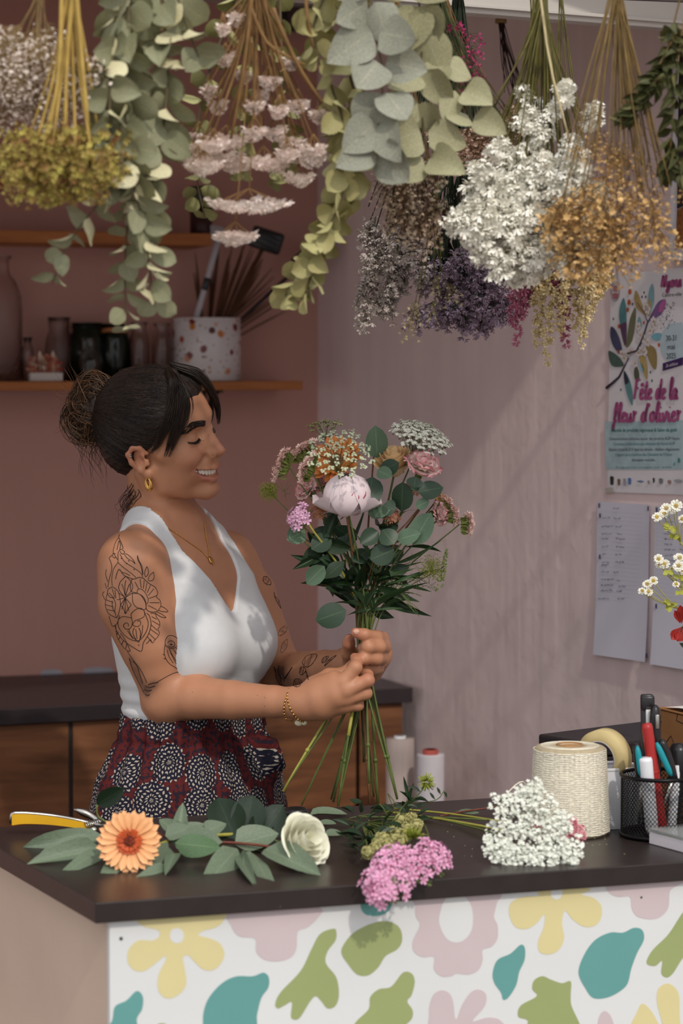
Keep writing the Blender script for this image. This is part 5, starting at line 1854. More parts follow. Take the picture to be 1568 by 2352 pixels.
# bronze little heads
BRZ = M('bronze_floret', (176, 118, 88), .7, var=.15, vscale=120)
for px, py, D, lab, lp in ((733, 1178, 3.98, 'bronze-orange tuft between the sweet william and the peony', 2), (900, 1190, 3.98, 'dusty pink tuft low at the centre of the bouquet', 10), (940, 1130, 4.03, 'copper tuft under the pink-edged carnation', 12)):
 hc = P(px, py, D)
 t, p = bq_stem('bronze_statice', lab, 'flower', hc, low_pts[lp], G_STEM, .0012, False)
 mb = MB(); head_cluster(mb, hc, (0, -.7, .7), 40, .013, .0042, .9, 5, .5); mb.build('flower_head', BRZ, t)

# green fluffy heads (left tip and right side)
LIME = M('lime_bud', (150, 158, 62), .6, var=.2, vscale=100)
for px, py, D, R, lab, lp in ((618, 1128, 4.02, .017, 'fluffy lime green tip reaching out left of the bouquet', 1), (992, 1305, 3.99, .023, 'fluffy lime green umbel low on the right of the bouquet', 11)):
 hc = P(px, py, D)
 t, p = bq_stem('lime_umbel', lab, 'flower', hc, low_pts[lp], G_STEM, .0012, False)
 mb = MB()
 for i in range(420):
  d = rv().normalized()
  q = hc + d * R * random.uniform(.35, 1.1)
  e = q + rv(.0035)
  mb.tube([q, e], [.0003, .0006], 3)
  if i < 60: mb.tube([hc, q], .00025, 3, False)
 mb.build('flower_head', LIME, t, kind='stuff')
# green speckled panicle at the right
hc = P(1022, 1300, 4.0)
t, p = bq_stem('green_panicle', 'small speckled green panicle at the right of the lime umbel', 'foliage', hc, low_pts[11], G_STEM, .0010, False)
mb = MB()
cs = spline([P(1008, 1345, 4.0), P(1018, 1305, 4.0), P(1026, 1262, 4.0)], 20)
for i, q in enumerate(cs):
 for k in range(5): mb.ball(q + rv(.0075 * (1.1 - i / 22)), .0017, 5, 4)
mb.build('bud_spike', M('bud_green', (136, 146, 92), .6, var=.2), t, kind='stuff')

# eucalyptus sprigs with big round leaves (explicit leaves from the photograph)
ELB = leaf_meshes('eucalyptus_blade', LEAF_E, 'round', 4, .08, .06)
t, p = bq_stem('eucalyptus_sprig', 'tall grey-green eucalyptus sprig at the centre top of the bouquet', 'foliage', P(858, 1045, 4.0), low_pts[12], B_STEM, .0020, False)

def px_leaf(t, meshes, base, tip, D0, D1, wpx, nrm=(0, -1, .2), name='leaf'):
 a, b_ = P(*base, D0), P(*tip, D1)
 L = (b_ - a).length
 W = wpx / 5553 * D0
 part(name, random.choice(meshes), t, frame(a, b_ - a, Vector(nrm) + rv(.15), (W, L, L)))

px_leaf(t, ELB, (866, 1052), (862, 978), 4.0, 3.98, 54)
px_leaf(t, RLEAF, (855, 1095), (845, 1160), 3.97, 3.95, 60, (0, -1, .6))
px_leaf(t, RLEAF, (870, 1085), (915, 1062), 3.97, 3.96, 40)
px_leaf(t, ELB, (866, 1080), (900, 1096), 3.96, 3.94, 34)
t, p = bq_stem('eucalyptus_sprig', 'eucalyptus sprig with large dark round leaves right of the peony', 'foliage', P(985, 1140, 3.97), low_pts[7], B_STEM, .0020, False)
for base, tip, w, ms in (((922, 1175), (924, 1108), 52, RLEAF), ((960, 1130), (1018, 1118), 46, RLEAF), ((955, 1165), (986, 1150), 28, ELB), ((948, 1250), (988, 1178), 56, ELB), ((912, 1240), (966, 1224), 40, ELB),
                          ((905, 1250), (878, 1215), 46, RLEAF), ((868, 1220), (828, 1248), 42, RLEAF), ((908, 1172), (880, 1160), 40, RLEAF), ((950, 1120), (955, 1095), 40, RLEAF), ((850, 1285), (905, 1262), 52, RLEAF), ((960, 1128), (948, 1095), 30, ELB),
                          ((880, 1165), (862, 1185), 40, RLEAF), ((845, 1180), (897, 1172), 32, ELB)):
 px_leaf(t, ms, base, tip, 3.955 + random.uniform(-.02, .02), 3.945, w)
MB().tube(spline([P(985, 1140, 3.97), P(930, 1205, 3.965), P(868, 1268, 3.97), P(845, 1330, 3.985)], 12), .0014, 6).build('twig', B_STEM, t)
t, p = bq_stem('eucalyptus_sprig', 'low eucalyptus sprig with grey-green leaves at the left of the bouquet', 'foliage', P(690, 1235, 4.0), low_pts[0], G_STEM, .0018, False)
for base, tip, w, ms in (((700, 1220), (658, 1240), 46, ELB), ((745, 1300), (702, 1342), 44, ELB), ((725, 1280), (672, 1308), 20, DLEAF), ((795, 1402), (724, 1424), 62, RLEAF), ((740, 1260), (690, 1300), 42, DLEAF), ((760, 1230), (715, 1262), 48, RLEAF), ((790, 1290), (742, 1330), 36, DLEAF)):
 px_leaf(t, ms, base, tip, 3.98 + random.uniform(-.03, .02), 3.97, w)
# dark ruscus / rose foliage filling the middle and hanging low
fills = (((820, 1240), (772, 1215), 40), ((790, 1260), (800, 1210), 44), ((850, 1330), (905, 1305), 36), ((815, 1330), (760, 1355), 30), ((830, 1350), (838, 1290), 26), ((860, 1360), (985, 1420), 26), ((860, 1345), (960, 1382), 22), ((800, 1370), (742, 1350), 18),
         ((850, 1400), (905, 1420), 26), ((800, 1340), (762, 1290), 40), ((880, 1320), (940, 1300), 32), ((850, 1300), (878, 1255), 40), ((810, 1290), (845, 1262), 40), ((780, 1300), (738, 1282), 36), ((870, 1290), (930, 1262), 36), ((820, 1400), (786, 1360), 18),
         ((840, 1395), (862, 1350), 18), ((760, 1240), (722, 1215), 40), ((880, 1225), (905, 1190), 44), ((770, 1210), (745, 1180), 36), ((840, 1270), (800, 1330), 34), ((905, 1330), (950, 1345), 20), ((735, 1330), (770, 1370), 24))
t, p = bq_stem('rose_foliage', 'dark green leafy stem filling the middle of the bouquet', 'foliage', P(800, 1195, 4.0), low_pts[12], G_STEM, .0022)
for base, tip, w in fills:
 px_leaf(t, DLEAF if w < 32 else RLEAF, base, tip, 3.99 + random.uniform(-.03, .04), 3.985 + random.uniform(-.04, .04), w, (random.uniform(-.4, .4), -1, random.uniform(-.2, .9)))
t, p = bq_stem('grassy_foliage', 'narrow dark leaves and thin twigs trailing low right of the bouquet', 'foliage', P(870, 1290, 4.0), low_pts[10], G_STEM, .0018)
for i in range(26):
 a = P(random.uniform(815, 880), random.uniform(1330, 1410), 3.99)
 b_ = a + Vector((random.uniform(-.06, .10), random.uniform(-.03, .03), random.uniform(-.01, .07)))
 L = (b_ - a).length
 part('leaf', random.choice(GLEAF), t, frame(a, b_ - a, Vector((0, -1, .5)) + rv(.5), (.006, L, L)))
mb = MB()
for i in range(14):
 a = P(870 + i * 2, 1330 + random.uniform(-10, 40), 3.99)
 e = P(random.uniform(920, 975), random.uniform(1300, 1420), 3.99)
 mb.tube(spline([a, a.lerp(e, .5) + Vector((0, 0, .008)), e], 6), .0005, 3, False)
mb.build('twig', G_STEM, t)
# dill-like thread leaves
mb = MB()
for cx, cy in ((960, 1330), (985, 1345), (945, 1290), (655, 1130)):
 for i in range(16):
  a = P(cx, cy, 3.985); d = rv(.016); mb.tube([a + d * .2, a + d], .00035, 3, False)
mb.build('thread_leaf', G_STEM, t, kind='stuff')
# ------------------------------------------------------------------ dried bunches hanging head-down over the counter
RAIL = M('rail_steel', (120, 118, 114), .35, .9, var=.05)
t = thing('hanging_rack', 'thin steel rods above the counter from which the dried bunches hang', 'rack', (0, 3.6, 2.27))
for yy in (3.36, 3.62, 3.92):
 a = Vector((-1.0, yy - .25, 2.27)); b_ = Vector((1.05, yy + .3, 2.27))
 MB().tube([a, a.lerp(b_, .5), b_], .006, 8).build('rod', RAIL, t)
for xx in (-.9, .95):
 MB().tube([Vector((xx, 3.1 + .2 * (xx + 1), 2.272)), Vector((xx, 3.6, 2.272)), Vector((xx, 4.05 + .12 * (xx + 1), 2.272))], .006, 8).build('crossbar', RAIL, t)
 for yy in (3.3, 3.85):
  MB().tube([Vector((xx, yy, 2.272)), Vector((xx, yy, 2.6))], .004, 6).build('hanger', RAIL, t)

TWINE = M('jute_tie', (150, 124, 84), .8, var=.2)
HB = 'dried bunches hanging above the counter'

def bunch(name, label, cat, tie):
 t = thing(name, label, cat, tie, HB)
 tie = Vector(tie)
 mb = MB()
 for k in range(4):
  mb.tube([tie + Vector((.011 * math.cos(a), .011 * math.sin(a), .004 * k)) for a in np.linspace(0, 6.283, 15)[:-1]], .0016, 5, closed=True)
 top = Vector((tie.x, tie.y, 2.275))
 if top.z > tie.z + .01:
  mb.tube([tie, top], .0014, 5)
 mb.build('tie', TWINE, t)
 return t

def hang_stem(t, tie, end, r, mat, sag=.0, name='stem', n=5, segs=7):
 tie, end = Vector(tie), Vector(end)
 m = tie.lerp(end, .5) + Vector((end.x - tie.x, end.y - tie.y, 0)) * (-.10 + sag) + rv(.006)
 top = tie + Vector((tie.x - end.x, tie.y - end.y, 0)) * .12 + Vector((0, 0, random.uniform(.02, .05)))
 p = spline([top, tie + rv(.006), m, end], segs)
 MB().tube(p, np.linspace(r, r * .7, len(p)), n).build(name, mat, t)
 return p

def spray_tpl(n, L, Wd, fr, petals=5, cup=.3, cone=1.0, clump=1):
 """A spray growing along +Z: thin twigs (t = 0) ending in florets (t = 1)."""
 mb = MB()
 ft = floret_tpl(petals, fr, cup)
 v, f, tt = ft
 for i in range(n):
  u = (i + .5) / n
  a = i * 2.4; rr = Wd * math.sqrt(random.random()) * (.35 + .65 * cone)
  z = L * (.25 + .75 * u)
  e = Vector((rr * math.cos(a), rr * math.sin(a), z))
  s = Vector((0, 0, z * .45))
  mb.tube([s, e], .0004, 3, False, 0)
  for k in range(clump):
   q = e + rv(fr * (1.1 if clump > 1 else 0))
   d = (Vector((e.x, e.y, 0)) * 12 + Vector((0, 0, .8)) + rv(.7)).normalized()
   mb.addM((v, f, np.full(len(v), 1.0)), upto(q, d, random.uniform(.7, 1.2), random.uniform(0, 6)))
 return np.concatenate(mb.v), [np.concatenate([x for x in mb.f if x.shape[1] == k]) for k in (3, 4) if any(x.shape[1] == k for x in mb.f)], np.concatenate(mb.t)

def spray_meshes(name, mat, k, *a, **kw):
 out = []
 for i in range(k):
  out.append(MB().addM(spray_tpl(*a, **kw), Matrix.Identity(4)).mesh(name, mat))
 return out

def in_poly(x, y, poly):
 c = False
 for i in range(len(poly)):
  (x1, y1), (x2, y2) = poly[i - 1], poly[i]
  if (y1 > y) != (y2 > y) and x < (x2 - x1) * (y - y1) / (y2 - y1) + x1:
   c = not c
 return c

def pick(poly):
 xs = [p[0] for p in poly]; ys = [p[1] for p in poly]
 while True:
  x, y = random.uniform(min(xs), max(xs)), random.uniform(min(ys), max(ys))
  if in_poly(x, y, poly): return x, y

def sprays(t, tie, meshes, poly, n, D, dd, s=1.0, name='flower_spray', down=.6):
 tie = Vector(tie)
 for i in range(n):
  x, y = pick(poly)
  q = P(x, y, D + random.uniform(-dd, dd))
  d = ((q - tie).normalized() + Vector((0, 0, -down)) + rv(.45)).normalized()
  part(name, random.choice(meshes), t, upto(q - d * .02, d, s * random.uniform(.75, 1.2), random.uniform(0, 6)))

def euc(t, path, Ds, meshes, n, L, Wd, mat, r=.0022, spread=.75, face=.6, taper=.35):
 """A hanging eucalyptus branch: paired leaves down a stem."""
 pts = [P(x, y, D) for (x, y), D in zip(path, Ds)]
 p = spline(pts, n * 2)
 MB().tube(p, np.linspace(r, r * .45, len(p)), 6).build('branch', mat, t)
 for i in range(n):
  k = min(len(p) - 2, 1 + i * 2)
  d = (p[k + 1] - p[k - 1]).normalized()
  a = i * 1.571 + random.uniform(-.5, .5)
  o1 = d.orthogonal().normalized(); o2 = d.cross(o1)
  s = 1 - taper * (i / n) ** 1.5
  for sg in (1, -1):
   out = (o1 * math.cos(a) + o2 * math.sin(a)) * sg
   dr = (out * spread + d * random.uniform(.35, .95) + rv(.22)).normalized()
   nr = out * (-.35) + d * .45 + Vector((0, -1, .15)) * face * (1 if random.random() < .8 else -1) + rv(.5)
   l = L * s * random.uniform(.75, 1.12); w = Wd * s * random.uniform(.8, 1.1)
   part('leaf', random.choice(meshes), t, frame(p[k] + dr * .004, dr, nr, (w, l, l)))

# --- left: baby's breath
BBM = M('gypsophila', (146, 122, 82), .8, var=.12, vscale=60, col2=(250, 234, 222))
bb_m = spray_meshes('gypsophila_spray', BBM, 4, 46, .075, .034, .0038, 5, .5)
tie = P(95, -30, 3.33)
t = bunch('gypsophila_bunch', 'pinkish-white cloud of dried gypsophila hanging at the far left', 'dried flowers', tie)
for i in range(16):
 x, y = random.uniform(-20, 150), random.uniform(60, 200)
 hang_stem(t, tie, P(x, y, 3.33 + random.uniform(-.05, .05)), .0009, DRY_STEM)
sprays(t, tie, bb_m, [(-40, 110), (60, 60), (190, 70), (200, 200), (150, 260), (60, 270), (-40, 220)], 42, 3.33, .05, .85)

# --- left: sedum heads on straw stems
STRAW = M('straw_stem', (176, 146, 74), .6, var=.2, vscale=40)
SED = M('sedum_floret', (178, 166, 84), .75, var=.25, vscale=50, col2=(136, 92, 56))
tie = P(168, -40, 3.28)
t = bunch('sedum_bunch', 'greenish-brown dried sedum heads hanging on thick straw-yellow stems', 'dried flowers', tie)
heads = [(70, 375), (120, 340), (180, 350), (215, 385), (130, 410), (175, 420), (80, 420), (60, 340), (230, 340)]
for (x, y) in heads:
 c = P(x, y, 3.28 + random.uniform(-.05, .04))
 hang_stem(t, tie, c, .0026, STRAW, n=7)
 mb = MB()
 for i in range(190):
  d = rv().normalized()
  q = c + Vector((d.x * .044, d.y * .038, d.z * .030)) * random.uniform(.55, 1.15)
  v, f, tt = floret_tpl(5, .0056, .7)
  mb.addM((v, f, np.full(len(v), min(1, max(0, random.gauss(.45, .3))))), upto(q, (d + Vector((0, 0, -.4)) + rv(.5)).normalized(), random.uniform(.7, 1.2)))
 mb.build('flower_head', SED, t)
for (x0, x1, y1) in ((158, 150, 330), (178, 205, 320), (150, 105, 350)):
 hang_stem(t, P(x0, -40, 3.26), P(x1, y1, 3.26), .0036, STRAW, n=8)

# --- left: big grey-green eucalyptus
EU1 = M('eucalyptus_dry', (142, 142, 112), .6, var=.24, vscale=25, col2=(166, 162, 130), mode='vein', back=(204, 196, 158))
EB = M('eucalyptus_branch_bark', (96, 84, 60), .7, var=.2)
eu1 = leaf_meshes('eucalyptus_dry_blade', EU1, 'round', 6, .22, .22, wave=.02)
t = bunch('eucalyptus_bunch', 'large grey-green eucalyptus bunch at the left reaching down to the shelf', 'dried foliage', P(320, -40, 3.36))
euc(t, [(300, -40), (285, 180), (300, 380), (335, 550), (352, 700)], [3.36, 3.34, 3.32, 3.34, 3.36], eu1, 26, .050, .044, EB)
euc(t, [(365, -40), (385, 130), (375, 290), (345, 450), (330, 560)], [3.38, 3.38, 3.36, 3.36, 3.38], eu1, 22, .049, .043, EB)
euc(t, [(285, -30), (255, 160), (252, 330), (250, 440)], [3.36, 3.32, 3.30, 3.32], eu1, 19, .048, .042, EB)
euc(t, [(335, -40), (330, 160), (320, 340), (290, 540), (288, 765)], [3.40, 3.40, 3.40, 3.40, 3.40], eu1, 24, .044, .036, EB)
euc(t, [(250, 440), (200, 500), (150, 570), (122, 650)], [3.32, 3.32, 3.34, 3.36], eu1, 5, .040, .034, EB, .0016)
euc(t, [(400, -30), (440, 90), (455, 130)], [3.38, 3.38, 3.38], eu1, 4, .046, .044, EB)

# --- centre left: yarrow
YAR = M('yarrow_floret', (252, 236, 226), .8, var=.07, vscale=120)
BRS = M('brown_dry_stem', (124, 92, 52), .7, var=.25, vscale=40)
tie = P(588, -50, 3.45)
t = bunch('yarrow_bunch', 'brown-stemmed yarrow bunch with flat pale pink heads above the woman', 'dried flowers', tie)
yh = [(440, 352, 46), (520, 320, 52), (468, 378, 44), (540, 372, 50), (605, 368, 40), (690, 352, 36), (720, 340, 28), (672, 326, 30), (688, 404, 34), (572, 466, 96), (540, 541, 48), (455, 312, 26), (630, 300, 28), (585, 300, 26), (470, 340, 40), (510, 356, 50), (640, 372, 30), (715, 362, 30), (490, 328, 36), (455, 366, 30), (660, 350, 24),
      (518, 130, 24), (618, 182, 26), (684, 236, 22), (738, 262, 26), (500, 240, 20), (552, 42, 26), (668, 140, 18), (585, 240, 20), (600, 215, 16), (640, 250, 18), (480, 205, 16), (560, 170, 16), (512, 60, 12)]
for (x, y, w) in yh:
 D = 3.45 + random.uniform(-.07, .05)
 c = P(x, y, D)
 hang_stem(t, tie, c + Vector((0, 0, .012)), .0013, BRS)
 mb = MB()
 R = w / 1610 * 1.0
 n = int(26 + w * 1.5)
 for i in range(n):
  u = math.sqrt((i + .5) / n); a = i * 2.4
  q = c + Vector((R * u * math.cos(a), R * u * math.sin(a) * .8, -.010 + .012 * u * u + random.uniform(-.004, .004)))
  mb.addM(floret_tpl(5, .0056, .3), upto(q, (Vector((math.cos(a) * u * .8, math.sin(a) * u * .8, -1)) + rv(.4)).normalized(), random.uniform(.8, 1.3), random.uniform(0, 6)))
 mb.build('flower_head', YAR, t)
 mb = MB()
 for i in range(9):
  a = i * .7; mb.tube([c + Vector((0, 0, .02)), c + Vector((R * .75 * math.cos(a), R * .6 * math.sin(a), .001))], .0006, 4, False)
 mb.build('umbel_ray', BRS, t)
for i in range(26):
 hang_stem(t, tie, P(random.uniform(430, 730), random.uniform(200, 330), 3.45 + random.uniform(-.06, .08)), random.uniform(.0008, .0016), BRS)
for (x0, y0, x1, y1) in ((575, -30, 530, 320), (640, 60, 740, 235), (700, 0, 720, 110), (590, 60, 700, 150)):
 hang_stem(t, P(x0, y0, 3.42), P(x1, y1, 3.42), .0030, BRS, n=7)

# --- olive eucalyptus behind the yarrow
EU2 = M('eucalyptus_olive', (128, 126, 78), .6, var=.18, vscale=25, col2=(150, 146, 96), mode='vein', back=(160, 156, 104))
eu2 = leaf_meshes('eucalyptus_olive_blade', EU2, 'round', 5, .25, .25, wave=.02)
t = bunch('eucalyptus_bunch', 'olive-brown eucalyptus hanging behind the pale pink yarrow', 'dried foliage', P(610, -40, 3.58))
euc(t, [(560, -40), (470, 200), (450, 380), (470, 500)], [3.58, 3.58, 3.58, 3.58], eu2, 12, .036, .032, EB)
euc(t, [(640, -40), (650, 180), (660, 330), (640, 420)], [3.6, 3.6, 3.6, 3.6], eu2, 12, .036, .032, EB)
euc(t, [(600, 0), (560, 250), (560, 400)], [3.6, 3.6, 3.6], eu2, 9, .036, .032, EB)

# --- centre: yellow-green eucalyptus
EU3 = M('eucalyptus_yellow', (164, 156, 106), .6, var=.15, vscale=25, col2=(170, 164, 116), mode='vein', back=(176, 170, 118))
eu3 = leaf_meshes('eucalyptus_yellow_blade', EU3, 'round', 6, .3, .3, wave=.02)
t = bunch('eucalyptus_bunch', 'yellow-green small-leaved eucalyptus trailing down left at the centre', 'dried foliage', P(770, -40, 3.5))
euc(t, [(745, -40), (745, 130), (790, 300), (785, 450), (730, 570), (700, 690)], [3.5, 3.48, 3.46, 3.46, 3.46, 3.46], eu3, 24, .038, .036, EB, taper=.1)
euc(t, [(800, -40), (800, 150), (830, 290), (800, 440), (740, 560), (655, 680)], [3.52, 3.52, 3.5, 3.5, 3.48, 3.48], eu3, 24, .037, .035, EB, taper=.1)
euc(t, [(760, -40), (720, 60), (735, 150)], [3.46, 3.44, 3.44], eu3, 5, .042, .038, EB)
euc(t, [(790, 240), (780, 380), (770, 500)], [3.54, 3.54, 3.54], eu3, 10, .040, .036, EB)

# --- centre: blue-grey and grey-green silver dollar
EU4 = M('eucalyptus_blue', (142, 142, 126), .6, var=.2, vscale=22, col2=(166, 162, 140), mode='vein', back=(170, 166, 142))
EU5 = M('eucalyptus_silver', (158, 154, 120), .6, var=.2, vscale=22, col2=(172, 170, 140), mode='vein', back=(176, 172, 140))
eu4 = leaf_meshes('eucalyptus_blue_blade', EU4, 'heart', 5, .18, .16, wave=.015, nu=9)
eu5 = leaf_meshes('eucalyptus_silver_blade', EU5, 'heart', 5, .18, .16, wave=.015, nu=9)
t = bunch('eucalyptus_bunch', 'blue-grey big-leaved eucalyptus strand at the centre', 'dried foliage', P(865, -40, 3.44))

def scale_strand(t, path, D, meshes, n, L, Wd, jitter=28, mat=EB):
 p = spline([P(x, y, D) for x, y in path], n)
 MB().tube(p, np.linspace(.0022, .001, len(p)), 6).build('branch', mat, t)
 for i in range(n):
  d = (p[i + 1] - p[max(0, i - 1)]).normalized()
  for sg in (-1, 1):
   dr = (d * random.uniform(.3, .8) + Vector((sg * random.uniform(.2, .95), random.uniform(-.6, .25), 0)) + rv(.25)).normalized()
   l = L * random.uniform(.78, 1.15); w = Wd * random.uniform(.72, 1.12)
   q = p[i] + Vector((sg * .006, -.004 - .010 * random.random(), 0))
   part('leaf', random.choice(meshes), t, frame(q, dr, Vector((sg * random.uniform(-.8, .2), -1, .30)) + rv(.45), (w, l, l)))

scale_strand(t, [(845, -60), (860, 60), (880, 180), (868, 300), (866, 390)], 3.44, eu4, 7, .066, .064)
t = bunch('eucalyptus_bunch', 'silver-green eucalyptus strand of heart-shaped leaves right of the blue-grey one', 'dried foliage', P(960, -40, 3.5))
scale_strand(t, [(950, -60), (970, 70), (965, 200), (975, 320), (985, 420)], 3.5, eu5, 7, .062, .060)
scale_strand(t, [(985, 90), (1030, 170), (1075, 250), (1092, 310)], 3.52, eu5, 4, .046, .046)

# --- green grass stems with magenta flowers; blush limonium
GRS = M('dark_green_stem', (62, 70, 34), .6, var=.25, vscale=40)
MAG = M('magenta_floret', (70, 62, 40), .8, var=.1, col2=(186, 50, 110))
tie = P(985, -70, 3.72)
t = bunch('grass_bunch', 'dark green stems fanning right with small magenta flowers', 'dried flowers', tie)
for i in range(60):
 u = random.random()
 hang_stem(t, tie, P(1000 + 200 * u + random.uniform(-20, 20), 180 + 170 * u + random.uniform(-40, 40), 3.72 + random.uniform(-.05, .05)), random.uniform(.0006, .0011), GRS)
mg = spray_meshes('magenta_spray', MAG, 2, 12, .03, .018, .0040, 5, .5)
sprays(t, tie, mg, [(1030, 60), (1100, 90), (1115, 200), (1060, 220), (1020, 140)], 15, 3.74, .04)
LIM = M('limonium_blush', (122, 92, 66), .8, var=.12, vscale=60, col2=(226, 192, 168))
lm = spray_meshes('limonium_spray', LIM, 4, 40, .05, .022, .0038, 5, .5)
tie = P(1010, -60, 3.8)
t = bunch('limonium_bunch', 'blush-beige limonium hanging between the silver eucalyptus and the white statice', 'dried flowers', tie)
for i in range(18):
 hang_stem(t, tie, P(random.uniform(1010, 1180), random.uniform(240, 300), 3.8 + random.uniform(-.04, .04)), .0008, BRS)
sprays(t, tie, lm, [(1010, 290), (1100, 280), (1190, 250), (1190, 310), (1110, 350), (1010, 360)], 26, 3.8, .04)

# --- beige gypsophila and dark bunch by the wall
BG = M('gypsophila_beige', (98, 70, 44), .8, var=.15, vscale=60, col2=(206, 184, 158))
bg = spray_meshes('beige_spray', BG, 4, 30, .06, .026, .0034, 5, .6)
tie = P(905, -60, 3.62)
t = bunch('gypsophila_bunch', 'beige-brown gypsophila hanging below the two big-leaved eucalyptus strands', 'dried flowers', tie)
for i in range(22):
 hang_stem(t, tie, P(random.uniform(890, 1000), random.uniform(300, 430), 3.62 + random.uniform(-.04, .04)), .0009, BRS)
sprays(t, tie, bg, [(880, 400), (930, 330), (1000, 350), (1010, 480), (960, 520), (880, 490)], 26, 3.62, .04)
tie = P(1150, 52, 4.75)
t = thing('dark_twig_bunch', 'small dark twig bunch hanging head-down close to the pink wall', 'dried flowers', tie, HB)
DK = M('dark_twig', (52, 36, 32), .8, var=.2)
for i in range(16):
 e = P(random.uniform(1115, 1205), random.uniform(180, 275), 4.75 + random.uniform(-.03, .03))
 hang_stem(t, tie, e, .0012, DK)
mb = MB()
for k in range(3): mb.tube([Vector(tie) + Vector((.010 * math.cos(a), .010 * math.sin(a), .003 * k)) for a in np.linspace(0, 6.283, 13)[:-1]], .0018, 5, closed=True)
mb.tube([Vector(tie), Vector((tie.x, tie.y, 2.5))], .0010, 4)
mb.build('tie', TWINE, t)

# --- white statice, the brightest bunch
OLV = M('olive_stem', (92, 86, 34), .5, var=.25, vscale=40, spec=.5)
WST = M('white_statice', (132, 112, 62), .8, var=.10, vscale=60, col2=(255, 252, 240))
ws_ = spray_meshes('statice_spray', WST, 6, 10, .046, .010, .0080, 5, .5, clump=9)
tie = P(1246, -25, 3.66)
t = bunch('white_statice_bunch', 'large white statice bunch with olive stems, brightest of the hanging bunches', 'dried flowers', tie)
for i in range(52):
 u = random.uniform(-1, 1)
 x = 1235 + 130 * u + random.uniform(-15, 15); y = random.uniform(250, 470)
 hang_stem(t, tie, P(x, y, 3.66 + random.uniform(-.06, .05)), random.uniform(.0011, .0020), OLV, sag=-.03, segs=8)
hang_stem(t, P(1238, -20, 3.58), P(1310, 330, 3.58), .0022, M('cream_stem', (206, 188, 146), .6, var=.1), n=7)
lob = [[(1105, 345), (1180, 320), (1230, 420), (1210, 520), (1150, 500), (1100, 420)], [(1040, 480), (1100, 440), (1160, 500), (1110, 540), (1050, 530)], [(1090, 480), (1190, 430), (1250, 560), (1200, 630), (1140, 635), (1110, 560)],
       [(1200, 380), (1340, 330), (1350, 440), (1290, 560), (1230, 600), (1210, 480)], [(1290, 440), (1370, 430), (1360, 560), (1300, 600)]]
for k, pl in enumerate(lob):
 sprays(t, tie, ws_, pl, (18, 13, 20, 22, 12)[k], 3.64, .06, 1.08)
sprays(t, tie, ws_, [(1200, 200), (1300, 170), (1375, 260), (1350, 330), (1190, 330)], 20, 3.66, .05, .72)

# --- shaded statice: greyish and purple, on dark stems
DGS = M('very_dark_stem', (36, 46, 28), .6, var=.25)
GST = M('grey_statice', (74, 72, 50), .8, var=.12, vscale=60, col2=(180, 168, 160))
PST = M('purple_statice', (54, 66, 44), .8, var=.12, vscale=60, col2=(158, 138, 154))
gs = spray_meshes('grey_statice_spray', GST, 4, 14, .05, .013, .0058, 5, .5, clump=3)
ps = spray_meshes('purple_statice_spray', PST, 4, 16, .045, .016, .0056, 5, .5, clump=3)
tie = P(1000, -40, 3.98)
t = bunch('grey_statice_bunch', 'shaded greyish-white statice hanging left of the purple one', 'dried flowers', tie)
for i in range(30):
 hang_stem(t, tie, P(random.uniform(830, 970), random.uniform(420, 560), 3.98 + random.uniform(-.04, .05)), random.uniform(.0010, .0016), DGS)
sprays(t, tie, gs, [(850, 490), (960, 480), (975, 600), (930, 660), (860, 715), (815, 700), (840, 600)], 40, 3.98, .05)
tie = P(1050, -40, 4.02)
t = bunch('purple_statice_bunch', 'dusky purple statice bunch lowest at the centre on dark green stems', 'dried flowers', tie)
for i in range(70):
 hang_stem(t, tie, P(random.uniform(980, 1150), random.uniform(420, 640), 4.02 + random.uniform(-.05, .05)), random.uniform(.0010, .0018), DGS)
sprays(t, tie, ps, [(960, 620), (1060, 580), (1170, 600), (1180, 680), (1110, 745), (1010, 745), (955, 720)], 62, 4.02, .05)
add = leaf_meshes('dark_dry_blade', DGS, 'lance', 3, .3, .2)
for i in range(60):
 x, y = pick([(1000, 380), (1110, 380), (1130, 560), (1000, 560)])
 q = P(x, y, 4.03 + random.uniform(-.05, .05))
 d = (Vector((0, 0, -1)) + rv(.6)).normalized()
 part('leaf', random.choice(add), t, frame(q, d, rv(), (.012, .05, .05)))
tie = P(985, -30, 3.7)
t = bunch('wiry_bunch', 'few thin yellow-green stems with tiny cream buds dangling before the purple statice', 'dried flowers', tie)
cb_ = spray_meshes('cream_bud_spray', M('cream_bud', (136, 122, 66), .7, var=.12, col2=(206, 194, 146)), 2, 12, .05, .02, .0032, 5, .7)
for x, y in ((1010, 640), (960, 700), (1000, 700), (945, 740), (1025, 660)):
 hang_stem(t, P(1000, 480, 3.7), P(x, y, 3.7), .0009, OLV)
 d = Vector((random.uniform(-.3, .3), 0, -1)).normalized()
 part('flower_spray', random.choice(cb_), t, upto(P(x, y - 20, 3.7), d, .9))
hang_stem(t, tie, P(1000, 480, 3.7), .0013, OLV)

# --- larkspur spikes
def spike(t, path, D, fr, mat, n=46, name='flower_spike', w=.016):
 p = spline([P(x, y, D) for x, y in path], n)
 mb = MB()
 for i in range(n):
  u = i / n
  for k in range(2):
   s = fr * (1.05 - .62 * u)
   o = rv().normalized() * w * (1 - .62 * u) * random.uniform(.5, 1)
   v, f, tt = floret_tpl(5, s, .9)
   mb.addM((v, f, tt), upto(p[i] + o, (o.normalized() + Vector((0, 0, -.5)) + rv(.4)).normalized(), random.uniform(.8, 1.2), random.uniform(0, 6)))
   mb.ball(p[i] + o * .8, s * .5, 5, 4, t=.4)
 mb.build(name, mat, t)

